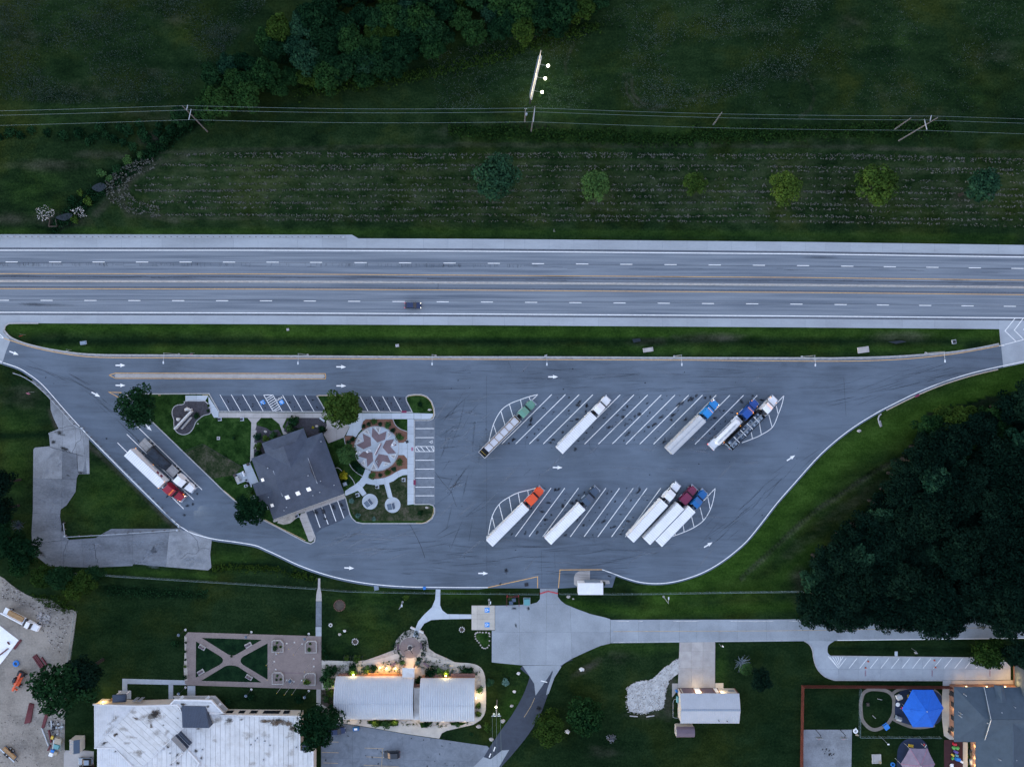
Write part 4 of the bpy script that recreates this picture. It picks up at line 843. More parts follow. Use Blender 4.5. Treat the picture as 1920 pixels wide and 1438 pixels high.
def wire_fence(name, pts, h, lab, post_mat, mesh_mat, gapm=3.0, net=0.5, cat='fence', rail=0.035, net_w=0.02, z0=0.0):
    P = [G(*p) for p in pts]; c = P[0]; t = thing(name, lab, cat, (c.x, c.y, z0)); posts = []
    for a, b_ in zip(P[:-1], P[1:]):
        n_ = max(1, round((b_-a).length/gapm)); posts += [a.lerp(b_, i/n_) for i in range(n_)]
    posts.append(P[-1]); base = MB().tube((0, 0, 0), (0, 0, h+.05), .04, n=6).build('post', post_mat, t); base.location = posts[0]-c
    for p in posts[1:]: o = base.copy(); COL.objects.link(o); o.location = p-c
    r_ = MB(); m_ = MB()
    for a, b_ in zip(posts[:-1], posts[1:]):
        r_.tube(a-c+Vector((0, 0, h)), b_-c+Vector((0, 0, h)), rail, n=5); d = b_-a; L_ = d.length; n_ = max(2, int(L_/net))
        for i in range(n_):
            for s_ in (0, 1):
                p0 = a-c+d*(i/n_) + Vector((0, 0, h if s_ else .03)); p1 = a-c+d*(min(1, (i+2.4)/n_)) + Vector((0, 0, .03 if s_ else h))
                sd2 = Vector((-d.y, d.x, 0)).normalized()*net_w; up = Vector((0, 0, net_w*1.2))
                m_.add([p0-sd2, p0+up, p1+up, p1-sd2], [(0, 1, 2, 3)])
    r_.build('top_rail', post_mat, t); o = m_.build('wire_mesh', mesh_mat, t); o['kind'] = 'stuff'; return t
wire_fence('pet_area_fence', Z(180, 660, 5.99)((985, 1115), (1220, 1030), (1650, 1285)), 1.1, 'low black wire fence round the pet lawn beside the truck lane', 'fence_black', 'fence_black', 2.4, .3)
for (zx, zy), lab, mt_ in (((545, 205), 'round dark blue planter at the top of the small patio', 'paint_darkblue'), ((35, 635), 'small dark bin at the outer corner of the small patio', 'charcoal')):
    g = G(*P8((zx, zy))[0]); t = thing('planter', lab, 'planter', (g.x, g.y, WZ)); MB().disc((0, 0), .38, 0, .6, 14, .45).build('pot', 'bin_blue', t); MB().disc((0, 0), .40, .6, .64, 14).build('soil', 'soil', t)
g = G(*P8((370, 570))[0]); t = thing('patio_bench', 'pale bench standing on the small patio', 'bench', (g.x, g.y, WZ), R(-70))
MB().box((0, 0, .42), (1.5, .5, .08)).build('seat', 'body_white', t); MB().box((0, .28, .75), (1.5, .08, .55)).build('backrest', 'body_white', t)
for s_ in (-.6, .6): MB().box((s_, 0, .2), (.08, .45, .4)).build('leg', 'chassis', t)
g = G(*P8((165, 780))[0]); t = thing('picnic_table', 'grey picnic table on the outer part of the small patio', 'table', (g.x, g.y, WZ), R(-68))
MB().box((0, 0, .74), (1.7, .75, .06)).build('table_top', 'wood_grey', t)
for s_ in (-.62, .62): MB().box((0, s_, .44), (1.7, .26, .05)).build('bench', 'wood_grey', t)
for s_ in (-.6, .6): MB().box((s_, 0, .36), (.08, 1.2, .72)).build('leg', 'chassis', t)
g = G(*P8((475, 815))[0]); t = thing('patio_chair', 'dark metal chair by the building side of the patio', 'chair', (g.x, g.y, WZ), R(20))
MB().box((0, 0, .42), (.5, .5, .06)).build('seat', 'charcoal' if 'charcoal' in MAT else 'chassis', t); MB().box((0, .25, .7), (.5, .06, .5)).build('backrest', 'chassis', t)
for sx in (-.2, .2):
    for sy in (-.2, .2): MB().box((sx, sy, .2), (.05, .05, .4)).build('leg', 'chassis', t)
g = G(*P2((1478, 530))[0]); t = thing('park_bench', 'pale concrete bench set at an angle beside the shrub bed', 'bench', (g.x, g.y, .17), R(-38))
MB().box((0, 0, .42), (1.7, .5, .1)).build('seat', 'concrete_new', t)
for s_ in (-.6, .6): MB().box((s_, 0, .2), (.18, .42, .4)).build('leg', 'concrete', t)
g = G(*P5((388, 370))[0]); t = thing('utility_cabinet', 'grey utility cabinet against the east wall of the visitor centre', 'cabinet', (g.x, g.y, .15), R(20))
MB().box((0, 0, .55), (1.1, 1.0, 1.1)).build('body', 'paint_steel', t); MB().box((0, 0, 1.13), (.8, .5, .06)).build('grille', 'galvanised', t)
g = G(420+345/7.99, 860+400/7.99); t = thing('air_conditioner', 'pale air conditioning unit beside the patio', 'air conditioner', (g.x, g.y, .15), R(20)); MB().box((0, 0, .4), (.9, .7, .8)).build('housing', 'galvanised', t); MB().disc((0, 0), .28, .8, .84, 12).build('fan_grille', 'chassis', t)
g = G(Z(180, 660, 5.99)((1378, 967))[0][0], Z(180, 660, 5.99)((1378, 967))[0][1]); t = thing('pet_station', 'grey hydrant post on a small pad in the pet lawn', 'hydrant', (g.x, g.y, .15)); MB().box((0, 0, .03), (.9, .9, .06)).build('pad', 'kerb', t); MB().disc((0, 0), .16, .06, .8, 10, .1).build('post', 'charcoal' if 'charcoal' in MAT else 'chassis', t)
for (px, py), lab in (((P2((1395, 632))[0]), 'pale boulder in the dark shrub bed north of the visitor centre'), ((P2((625, 712))[0]), 'pale boulder beside the shrubs west of the entry path'), (P3((1645, 385))[0], 'pinkish boulder in the grassy corner island'), (P5((1600, 730))[0], 'pinkish flat rock at the lower corner island')):
    g = G(px, py); tag(MB().rock((g.x, g.y, .25), (.5, .35, .3), int(px), 2).build('boulder', 'stone'), lab, 'boulder')
g = G(*P3((1315, 858))[0]); t = thing('map_kiosk', 'small dark kiosk at the corner of the plaza entrance walk', 'kiosk', (g.x, g.y, .17), R(20)); MB().box((0, 0, .7), (.5, .5, 1.4)).build('body', 'paint_teal', t); MB().box((0, 0, 1.42), (.75, .75, .08)).build('cap', 'chassis', t)
sheet('tactile_pad', P3((1368, 945), (1398, 945), (1398, 1000), (1368, 1000)), WZ+0.012, 'paint_pink' if 'paint_pink' in MAT else 'canopy_pink', 0.02, island_park)
def wheel_proto():
    b = MB(); n_ = 16
    b.loft([[(r*math.cos(2*math.pi*i/n_), y, r*math.sin(2*math.pi*i/n_)) for i in range(n_)] for y, r in ((-.28, .44), (-.25, .51), (.25, .51), (.28, .44))])
    ty = b.build('tyre', 'tyre'); b = MB()
    b.loft([[(r*math.cos(2*math.pi*i/10), y, r*math.sin(2*math.pi*i/10)) for i in range(10)] for y, r in ((.26, .30), (.33, .27), (.35, .13))])
    ri = b.build('rim', 'chrome'); COL.objects.unlink(ty); COL.objects.unlink(ri); return ty.data, ri.data
TYRE, RIM = wheel_proto()
def wheels(t, axles, track=1.0):
    for x in axles:
        for s_ in (-1, 1):
            w = bpy.data.objects.new('wheel', TYRE); COL.objects.link(w); w.parent = t; w.location = (x, s_*track, .51); w.rotation_euler = (0, 0, 0 if s_ > 0 else math.pi)
            r_ = bpy.data.objects.new('rim', RIM); COL.objects.link(r_); r_.parent = w
def extrude_profile(prof, wf, name, mat, t, bev=0.0):
    """side profile (x, z) pulled out to +-wf(x, z)"""
    b = MB(); n_ = len(prof); P = [(x, -wf(x, z), z) for x, z in prof] + [(x, wf(x, z), z) for x, z in prof]
    b.add(P, [tuple(range(n_)), tuple(range(2*n_-1, n_-1, -1))] + [(i, n_+i, n_+(i+1) % n_, (i+1) % n_) for i in range(n_)])
    return b.build(name, mat, t, bevel=bev)
def lights(t, pts, mat, s_=.13, name='marker_light'):
    for p in pts: MB().box(p, (s_, s_, s_*.8)).build(name, mat, t)
def tractor(t, X0, Lt, paint, high=True, lit=None, stacks=True, plain_roof=False):
    """X0: front wall of the trailer, Lt: nose"""
    cb = X0+1.05; cf = Lt-2.25; top = 3.75 if high else 3.05
    MB().box(((X0-2.6+Lt-.4)/2, .42, .78), (Lt-.4-X0+2.6, .12, .3)).box(((X0-2.6+Lt-.4)/2, -.42, .78), (Lt-.4-X0+2.6, .12, .3)).box((X0+.4, 0, .95), (1.6, .9, .12)).build('chassis', 'chassis', t)
    if high: prof = [(cb, .95), (cb, top-.05), (cb+.25, top), (cf-1.75, top-.02), (cf-1.15, top-.42), (cf-.42, 2.95), (cf+.02, 2.05), (cf+.02, .95)]
    else: prof = [(cb, .95), (cb, top), (cb+.15, top+.06), (cf-1.5, top+.06), (cf-.45, 2.95), (cf+.02, 2.05), (cf+.02, .95)]
    wf = lambda x, z: 1.22 - (0.10 if z > 2.9 else 0) - max(0, (x-(cf-1.3)))*.07 - (0.06 if z > 3.5 else 0)
    cab = extrude_profile(prof, wf, 'cab', paint, t, .06)
    b = MB(); b.add([(cf-.40, -1.05, 2.96), (cf-.40, 1.05, 2.96), (cf+.05, 1.02, 2.06), (cf+.05, -1.02, 2.06)], [(0, 1, 2, 3)]); b.add([(x+.03, y, z+.02) for x, y, z in b.v], [(3, 2, 1, 0)]); b.build('windshield', 'glass_dark', cab)
    for s_ in (-1, 1): MB().box((cf-.75, s_*1.17, 2.45), (.95, .06, .6)).build('side_window', 'glass_dark', cab)
    if high:
        MB().ribbon([(cb+.1, 0), (cb+.1, .01)], .01, 1, 1.01)
        for s_ in (-1, 1): MB().box((cb-.22, s_*1.12, 2.3), (.5, .06, 2.4)).build('side_fairing', paint, cab)
    hp = [(cf, .95), (cf, 2.08), (cf+.9, 1.98), (Lt-.35, 1.78), (Lt-.06, 1.55), (Lt, 1.2), (Lt, .7), (cf+.2, .7)]
    hw = lambda x, z: 1.12 - max(0, (x-cf))*.13
    hood = extrude_profile(hp, hw, 'hood', paint, t, .08)
    MB().box((Lt+.01, 0, 1.2), (.06, 1.1, .75)).build('grille', 'chrome', hood)
    for s_ in (-1, 1):
        MB().box((Lt-1.25, s_*1.02, 1.12), (1.35, .42, .22), taper=.8).build('fender', paint, t, bevel=.05)
        hl = MB().box((Lt-.28, s_*.92, 1.22), (.18, .3, .24)).build('headlight', 'headlamp' if lit == 'full' else 'lamp_off', t)
        MB().box((cf-.1, s_*1.42, 2.45), (.16, .26, .62)).box((cf-.1, s_*1.28, 2.65), (.05, .3, .05)).build('mirror', 'chassis', t)
        MB().tube((X0+1.25, s_*1.0, .72), (X0+2.75, s_*1.0, .72), .32, n=10).build('fuel_tank', 'chrome', t)
        if stacks: MB().tube((cb-.18, s_*1.0, .9), (cb-.18, s_*1.0, 3.7), .085, n=8).build('exhaust_stack', 'chrome', t)
    MB().box((Lt+.02, 0, .55), (.28, 2.35, .4)).build('bumper', 'chrome', t)
    MB().box((cb-.35, 0, 1.15), (.5, .5, .5)).tube((X0-.05, .3, 1.4), (cb, .2, 1.6), .04).tube((X0-.05, -.3, 1.4), (cb, -.2, 1.6), .04).build('air_lines', 'chassis', t)
    if lit in ('full', 'amber'):
        z_ = top-.35 if high else 3.15; xx = cf-1.05 if high else cf-.62
        lights(t, [(xx, y, z_) for y in (-.85, -.42, 0, .42, .85)], 'marker_amber', .12, 'roof_marker')
        lights(t, [(Lt-.9, s_*1.12, 1.42) for s_ in (-1, 1)], 'marker_amber', .15)
    wheels(t, (X0-1.75, X0-.45, Lt-1.25))
def trailer_under(t, L):
    MB().box((L/2, .5, 1.02), (L-.6, .12, .26)).box((L/2, -.5, 1.02), (L-.6, .12, .26)).build('trailer_frame', 'chassis', t)
    for s_ in (-.8, .8): MB().box((L-3.2, s_, .6), (.12, .12, 1.0)).build('landing_leg', 'galvanised', t)
    MB().box((.1, 0, .62), (.1, 2.2, .12)).box((.1, .7, .85), (.1, .1, .45)).box((.1, -.7, .85), (.1, .1, .45)).build('rear_bumper', 'galvanised', t)
    for s_ in (-1, 1): MB().box((.0, s_*1.1, 1.1), (.06, .22, .12)).build('tail_light', 'marker_red' if t.get('lit') else 'toyred_off', t)
    wheels(t, (1.7, 3.0))
flat('toyred_off', (0.25, 0.012, 0.012), 0.4)
def van_box(t, L, mat='trailer_white', decal=False, tarp=False):
    trailer_under(t, L)
    bx_ = MB().box((L/2, 0, 2.62), (L, 2.59, 2.9)).build('trailer_box', mat, t, bevel=.03)
    b = MB()
    for x in np.arange(.6, L, .61): b.box((x, 0, 4.078), (.07, 2.5, .022))
    tag(b.build('roof_bows', 'trailer_grey', bx_), kind='stuff')
    for s_ in (-1, 1): MB().box((L/2, s_*1.29, 4.05), (L+.02, .06, .09)).build('top_rail', 'galvanised', bx_); MB().box((L/2, s_*1.3, 1.22), (L, .04, .16)).build('side_rail', 'galvanised', bx_)
    for s_ in (-.64, .64): MB().box((-.03, s_, 2.6), (.05, 1.24, 2.7)).build('rear_door', mat, bx_)
    for s_ in (-1, 1):
        if decal:
            for k_ in (0, 1): b = MB(); x = L-2.2-1.4*k_; b.add([(x, s_*1.305, 3.5), (x+.8, s_*1.305, 3.5), (x+.3, s_*1.305, 2.2), (x-.5, s_*1.305, 2.2)], [(0, 1, 2, 3)]); b.build('livery_stripe', 'paint_maroon', bx_)
    if tarp:
        b = MB(); n_ = 9
        for a_ in range(1): pass
        rings = [[(x, 1.3*math.cos(math.pi*i/(n_-1)), 3.95+.34*math.sin(math.pi*i/(n_-1))) for i in range(n_)] for x in np.linspace(0, L, 34)]
        for k_, r_ in enumerate(rings):
            if k_ % 2: rings[k_] = [(x, y*.995, z-.035) for x, y, z in r_]
        b.loft(rings, False); b.build('roof_tarp', mat, bx_); MB().box((L/2, .05, 4.30), (L, .07, .05)).build('tarp_seam', 'paint_steel', bx_)
    return bx_
TR = []
def truck(label, rear, zr, nose, paint, kind, high=True, lit=None, tl=None, **kw):
    a, b_ = G(*rear, zr), G(*nose, 1.5); a.z = b_.z = 0; d = b_-a; Lt = d.length
    t = thing('semi_truck', label, 'truck', a, math.atan2(d.y, d.x), 'parked semi trucks')
    if lit: t['lit'] = 1
    L = Lt - (tl or 6.55); X0 = L
    if kind == 'van': van_box(t, L, **kw)
    elif kind == 'tarp': van_box(t, L, 'trailer_grey', tarp=True)
    elif kind == 'open':
        trailer_under(t, L); bx_ = MB().box((L/2, 0, 1.25), (L, 2.5, .2)).build('trailer_deck', 'chassis', t)
        for s_ in (-1, 1): MB().box((L/2, s_*1.22, 2.0), (L, .08, 1.5)).box((L/2, s_*1.25, 2.76), (L, .14, .08)).build('side_wall', 'trailer_grey', t)
        MB().box((L-.04, 0, 2.0), (.08, 2.4, 1.6)).build('front_wall', 'trailer_grey', t); MB().box((.04, 0, 2.0), (.08, 2.4, 1.5)).build('tail_gate', 'trailer_grey', t)
        n_ = 6; x0_ = 1.9
        for i in range(n_):
            xa = x0_ + (L-.4-x0_)*i/n_; xb = x0_ + (L-.4-x0_)*(i+1)/n_
            MB().box(((xa+xb)/2, 0, 1.75), (xb-xa-.14, 1.85, .9)).build('cargo_block', 'trailer_load', t, bevel=.06)
            MB().box((xb-.03, 0, 2.4), (.1, 2.3, .07)).build('cross_bar', 'wood', t)
        for s_ in (-1, 1): MB().box((L/2+.8, s_*1.02, 2.15), (L-2.4, .12, .1)).build('side_batten', 'wood', t)
        MB().box((1.0, 0, 1.45), (1.3, 2.1, .25)).build('rear_well', 'black', t); MB().box((.75, 0, 1.75), (.12, 2.1, .1)).build('well_bar', 'body_yellow', t)
    elif kind == 'tank':
        trailer_under(t, L); b = MB(); n_ = 16; rings = []
        for x, r_ in ((1.6, .35), (1.75, .85), (2.1, 1.08), (L-1.3, 1.08), (L-.95, .85), (L-.8, .35)): rings.append([(x, r_*math.cos(2*math.pi*i/n_), 2.55+r_*.98*math.sin(2*math.pi*i/n_)) for i in range(n_)])
        tk = b.loft(rings, smooth=True).build('tank', 'trailer_white', t)
        MB().box((1.3, 0, 1.3), (2.6, 2.5, .16)).box((.05, 0, 1.7), (.1, 2.5, .9)).build('rear_platform', 'trailer_white', t); MB().box((L-1.2, 0, 1.5), (2.4, 2.5, .5)).build('front_platform', 'trailer_white', t)
        MB().box((L/2, 0, 3.64), (L-4.2, .5, .06)).build('walkway', 'trailer_grey', tk)
        for i in range(4): MB().disc((3.2+i*(L-6)/3.2, .0), .26, 3.6, 3.8, 12).build('hatch', 'galvanised', tk)
        for s_ in (-1, 1): MB().box((L/2, s_*1.18, 1.35), (L-1, .18, .1)).build('hose_rack', 'galvanised', t)
        MB().box((L-1.0, .6, 1.95), (.8, .6, .4)).build('valve_box', 'trailer_grey', t)
    elif kind == 'stock':
        trailer_under(t, L)
        for s_ in (-1, 1): MB().box((L/2, s_*1.25, 2.4), (L, .1, 2.5)).build('side_wall', 'black', t)
        MB().box((L/2, 0, 1.25), (L, 2.45, .2)).build('deck', 'black', t); MB().box((L-.05, 0, 2.4), (.1, 2.4, 2.5)).build('front_wall', 'black', t); MB().box((.05, 0, 2.2), (.1, 2.4, 2.1)).build('tail_gate', 'paint_steel', t)
        n_ = 13; rr_ = random.Random(5)
        for i in range(n_):
            for s_ in (-1, 1):
                x = .55 + (L-1.1)*(i+.5)/n_; bxx = MB().box((x, s_*.68, 2.85), ((L-1.1)/n_-.14, .95, .9+rr_.uniform(-.15, .15))).build('cargo_crate', 'paint_slate' if rr_.random() < .6 else 'paint_steel', t)
                MB().disc((x+rr_.uniform(-.2, .2), s_*.68), .2, 3.2, 3.46, 10).build('crate_cap', 'galvanised' if rr_.random() < .5 else 'chassis', bxx)
        for s_ in (-.12, .12): MB().box((L/2, s_, 3.62), (L-.6, .09, .1)).build('centre_rail', 'galvanised', t)
        for i in range(4): MB().box((L*(.22+.2*i), 0, 3.6), (.14, 2.5, .08)).build('cross_bar', 'body_white', t)
        lights(t, [(.3, 1.32, 1.3), (L*.52, 1.32, 1.3), (L-1.2, 1.32, 1.3)], 'marker_amber', .2)
    elif kind == 'flat':
        trailer_under(t, L); pl = MB().box((L/2, 0, 1.36), (L, 2.5, .1)).build('deck_frame', 'chassis', t)
        for x0_, x1_ in ((0, 3.6), (L-2.9, L-.1)):
            for i in range(7): MB().box(((x0_+x1_)/2, -1.08+.36*i, 1.46), (x1_-x0_, .31, .07)).build('deck_plank', 'wood_grey', t)
        b = MB(); x0_, x1_ = 3.1, L-3.0; rr_ = random.Random(2); rings = []
        for i, x in enumerate(np.linspace(x0_, x1_, 16)):
            e = min(1, (i+.3)/1.6, (15-i+.3)/1.6); h_ = 1.5 + 1.35*e*(0.9+.12*rr_.random()); w_ = 1.32*(0.9+.1*e)
            rings.append([(x, -w_, 1.4), (x+.05, -w_*.96, h_*.8+.3), (x, -w_*.62, h_), (x, 0, h_+.1*rr_.random()), (x, w_*.62, h_), (x+.05, w_*.96, h_*.8+.3), (x, w_, 1.4)])
        b.loft(rings); b.build('tarped_load', 'tarp_black', t, bevel=.05)
    tractor(t, X0, Lt, paint, high, lit, kw.get('stacks', True) if False else True)
    if lit and kind == 'van': lights(t, [(.05, 1.31, 1.3), (L*.52, 1.31, 1.3)], 'marker_amber', .18); lights(t, [(L, y, 4.08) for y in (-1.2, 1.2)], 'marker_amber', .14)
    if lit and kind == 'tank': lights(t, [(.05, 1.25, 1.6)], 'marker_red', .2); lights(t, [(L+.6, 1.4, 1.2)], 'marker_amber', .24)
    TR.append(t); return t
truck('green semi truck with an open trailer carrying a row of pale blocks', (902.8, 853.5), 2.7, (1000.6, 753.8), 'paint_green', 'open', tl=6.3)
truck('white semi truck with white box trailer, alone in the upper row', (1049, 845), 4.1, (1141.3, 746), 'body_white', 'van')
truck('bright blue semi truck with a ribbed grey tarp-roofed trailer', (1255.5, 846), 4.1, (1344.4, 753.4), 'body_blue', 'tarp', lit='full')
truck('dark blue semi truck with a rounded white tank trailer', (1332.4, 838.7), 1.6, (1419.3, 752.5), 'paint_navy', 'tank', lit='amber', tl=6.9)
truck('white semi truck with a black-sided trailer full of dark crates', (1366.7, 837.7), 3.2, (1454.4, 745.9), 'body_white', 'stock', lit='amber', tl=6.3)
truck('bright orange semi truck with white box trailer in the lower row', (917.6, 1018.8), 4.1, (1016.2, 915.8), 'paint_orange', 'van')
truck('slate grey semi truck with white box trailer in the lower row', (1027.4, 1015), 4.1, (1120.4, 916), 'paint_slate', 'van')
truck('white semi truck with white box trailer beside the maroon truck', (1182.2, 1011.2), 4.1, (1272.3, 907.2), 'body_white', 'van')
truck('maroon semi truck with white box trailer between two other trucks', (1213, 1015.4), 4.1, (1303.3, 913.8), 'paint_maroon', 'van', False, tl=6.7)
truck('deep blue semi truck with white box trailer beside the hatched corner', (1235.3, 1019), 4.1, (1322.6, 921.3), 'paint_royal', 'van', tl=6.3)
truck('red semi truck with lit lamps and white box trailer on the entry lane', (238.2, 848.4), 4.1, (342.7, 936.3), 'paint_red', 'van', lit='full', decal=True)
truck('white semi truck pulling a flatbed with a long black tarped load', (265.5, 827), 1.5, (361.9, 919.8), 'body_white', 'flat')
for tr in TR[-2:-1]:
    for s_ in (-.9, .9):
        ld = bpy.data.lights.new('headlight_beam', 'SPOT'); ld.energy = 4; ld.color = (1, .9, .7); ld.spot_size = R(60); ld.shadow_soft_size = .1
        lo = bpy.data.objects.new('headlight_beam', ld); COL.objects.link(lo); lo.parent = tr; lo.location = (22.0, s_, 1.2); lo.rotation_euler = (R(90), 0, R(-90))
def car(label, px, py, deg, paint, L=4.6, W=1.85, Hc=1.62, roofmat=None, lit=False):
    g = G(px, py); t = thing('parked_car' if not lit else 'moving_car', label, 'car', (g.x, g.y, .06), R(deg))
    h = L/2; b = [(-h, .35), (-h+.05, .95), (-h+.55, 1.02), (h-1.25, .98), (h-.12, .78), (h, .5), (h-.1, .28), (-h+.1, .28)]
    body = extrude_profile(b, lambda x, z: W/2 - (.08 if abs(x) > h-.5 else 0) - (.05 if z > .9 else 0), 'body', paint, t, .08)
    c = [(-h+.2, 1.0), (-h+.55, Hc-.04), (-h+.8, Hc), (h-2.1, Hc), (h-1.25, 1.0)]
    extrude_profile(c, lambda x, z: W/2 - (.22 if z > 1.2 else .07), 'cabin', 'glass_dark', t, .05)
    MB().box(((-h+.62+h-2.1)/2, 0, Hc+.02), (L-2.8, W-.46, .05)).build('roof', paint, t, bevel=.02)
    for x in (-h+.85, h-.9):
        for s_ in (-1, 1):
            w = bpy.data.objects.new('wheel', TYRE); COL.objects.link(w); w.parent = t; w.location = (x, s_*(W/2-.12), .32); w.scale = (.62, .45, .62); w.rotation_euler = (0, 0, 0 if s_ > 0 else math.pi)
            r_ = bpy.data.objects.new('rim', RIM); COL.objects.link(r_); r_.parent = w
    for s_ in (-1, 1):
        MB().box((h-.12, s_*(W/2-.3), .68), (.14, .35, .16)).build('headlight', 'headlamp' if lit else 'lamp_off', t); MB().box((-h+.03, s_*(W/2-.25), .8), (.08, .3, .18)).build('tail_light', 'marker_red' if lit else 'toyred_off', t); MB().box((h-1.5, s_*(W/2+.08), 1.05), (.14, .2, .14)).build('mirror', paint, t)
    return t
car('dark blue car driving in the lower lanes of the motorway', 775, 573.5, -0.6, 'paint_darkblue', lit=True)
car('dark grey sport utility car parked alone in the lower parking lot', 735.3, 1411.8, 182, 'charcoal_paint' if 'charcoal_paint' in MAT else 'paint_charcoal', 4.7, 1.9, 1.7)
car('dark blue car half hidden under the large tree by the arched building', 634, 1367, 5, 'paint_darkblue')
car('pale blue hatchback parked on the pad by the white-roofed building', 163.5, 1423.5, 180, 'paint_steel', 4.2)
car('black car at the bottom edge beside the pale blue hatchback', 165, 1438.5, 180, 'black', 4.4)
a, b_ = G(6.2, 1145.5, 1.4), G(72.6, 1179.5, 1.3); a.z = b_.z = 0; d = b_-a; Lt = d.length
t = thing('flatbed_truck', 'white truck with tan boards stacked on its bed in the dirt yard', 'truck', a, math.atan2(d.y, d.x))
L = Lt-4.6; MB().box((L/2, .0, 1.15), (L, 2.3, .18)).build('deck', 'body_white', t); MB().box((L/2-.2, -.9, 1.34), (L+.6, .32, .2)).build('side_rail', 'body_white', t)
for i in range(4): MB().box((L*.58, .0+.34*i, 1.55), (L*.72, .31, .5)).build('board_stack', 'wood', t)
MB().box((L+.3, 0, 1.3), (.5, 2.1, .6)).build('tool_box', 'chassis', t)
cb_ = [(L+.9, .7), (L+.9, 2.25), (L+2.0, 2.25), (L+2.55, 1.55), (L+2.6, .7)]; extrude_profile(cb_, lambda x, z: 1.0-(.12 if z > 2 else 0), 'cab', 'body_white', t, .08)
extrude_profile([(L+2.5, .7), (L+2.5, 1.5), (Lt-.3, 1.35), (Lt, 1.0), (Lt, .6)], lambda x, z: 1.02-max(0, x-L-3.4)*.14, 'hood', 'body_white', t, .1)
b = MB(); b.add([(L+2.03, -.85, 2.2), (L+2.03, .85, 2.2), (L+2.6, .9, 1.58), (L+2.6, -.9, 1.58)], [(0, 1, 2, 3)]); b.build('windshield', 'glass_dark', t)
wheels(t, (1.4, Lt-1.0), .9)
Q3 = Z(0, 780, 4.7925)
old_drive = thing('old_driveway', None, None); old_drive['kind'] = 'structure'
od = [(94, 744), (104, 752), (118, 768), (143, 795), (146, 800)] + Q3((700, 100), (800, 180), (805, 520), (705, 522), (690, 560), (680, 680), (600, 800), (545, 840), (540, 900), (560, 1020), (600, 1088), (620, 1110), (860, 1092), (930, 1050), (1000, 1012), (1560, 1010), (1650, 1000), (1905, 1100), (1890, 1240), (1900, 1360), (1870, 1385), (1500, 1355), (1200, 1328), (1190, 1345), (850, 1360), (440, 1350), (340, 1270), (290, 1170), (283, 1050), (295, 850), (300, 300), (315, 282), (450, 270), (440, 170)) + [(90, 812), (110, 803.7), (100, 783), (95, 768)]
cuts = [Q3(*c) for c in (((435, 280), (430, 620)), ((560, 320), (555, 760)), ((300, 560), (690, 570)), ((280, 870), (540, 880)), ((420, 1130), (640, 1112)), ((620, 1100), (565, 1360)), ((840, 1080), (870, 1365)), ((1192, 1000), (1195, 1350)), ((1525, 1000), (1490, 1360)), ((450, 275), (740, 355)), ((690, 360), (700, 520)), ((480, 150), (800, 90)))]
slabs('concrete_slab', od, cuts, 0.05, lambda c: MAT['concrete_old_pale'] if (c.y > G(0, 880).y or c.x > G(320, 0).x) else MAT['concrete_old'], old_drive, 0.2, 0.05)
b = MB(); rr = random.Random(9)
def wob2(pts, a=1.0, step=5): return [(x+rr.uniform(-a, a), y+rr.uniform(-a, a)) for x, y in dense(pts, step)]
for c in (((450, 275), (560, 310), (650, 335), (740, 355)), ((650, 335), (690, 240), (730, 210), (725, 130)), ((690, 360), (700, 450), (712, 520)), ((570, 1300), (570, 1230), (615, 1115)), ((1615, 1285), (1690, 1230), (1760, 1240), (1790, 1200), (1770, 1120), (1680, 1010)), ((1800, 1190), (1880, 1188)), ((840, 1140), (880, 1320)), ((540, 110), (660, 85)), ((430, 1130), (590, 1112)), ((560, 320), (600, 300), (640, 330))):
    b.ribbon(M2(wob2(Q3(*c))), .09, .066)
tag(b.build('drive_cracks', 'crack', old_drive), kind='stuff')
decals('drive_patches', 'pale_wear', [(80+rr.uniform(-12, 40), rr.uniform(850, 1050), rr.uniform(8, 40), rr.uniform(6, 14), rr.uniform(0, 180)) for k in range(16)] + [(rr.uniform(120, 380), rr.uniform(1015, 1060), rr.uniform(20, 60), rr.uniform(6, 16), rr.uniform(-60, 20)) for k in range(26)], old_drive, 0.068)
decals('drive_soil', 'wet_soil', [(112, 812, 30, 12, 20), (122, 842, 26, 10, 15), (152, 886, 20, 8, 0), (100, 828, 14, 12, 0), (126, 890, 18, 5, 25), (118, 985, 8, 34, 10), (75, 1035, 40, 12, 40)], old_drive, 0.082)
Q4 = Z(860, 1050, 5.647); Q5 = Z(880, 1200, 6.043); Q6 = Z(1120, 1160, 5.1735); Q7 = Z(1480, 1160, 4.3636); QM = Z(590, 1220, 5.647); QN = Z(580, 1080, 5.333); QB = Z(340, 1160, 6.857)
yard = thing('village_road', None, None); yard['kind'] = 'structure'
ap = Q4((385, 480), (505, 478), (760, 465), (830, 445), (860, 410), (862, 300), (1050, 300), (1050, 385), (1085, 430), (1130, 465), (1250, 515), (1400, 570), (1550, 605), (1605, 622), (1605, 880), (1500, 905), (1350, 970), (1190, 1045), (1085, 1112), (660, 1110), (350, 1080), (350, 742), (385, 742))
slabs('apron_slab', ap, [Q4((640, 470), (650, 1120)), Q4((930, 440), (925, 1120)), Q4((1180, 480), (1200, 1060)), Q4((350, 760), (1600, 765)), Q4((860, 462), (1060, 462))], 0.055, ['concrete_apron'], yard, .2, .03)
wedge = Q5((600, 287), (665, 380), (735, 490), (750, 625), (800, 555), (915, 385), (940, 340), (945, 360), (880, 560), (870, 620), (900, 600), (965, 420), (1042, 300), (1030, 284))
sheet('apron_wedge', wedge, 0.058, 'concrete_apron', .15, yard)
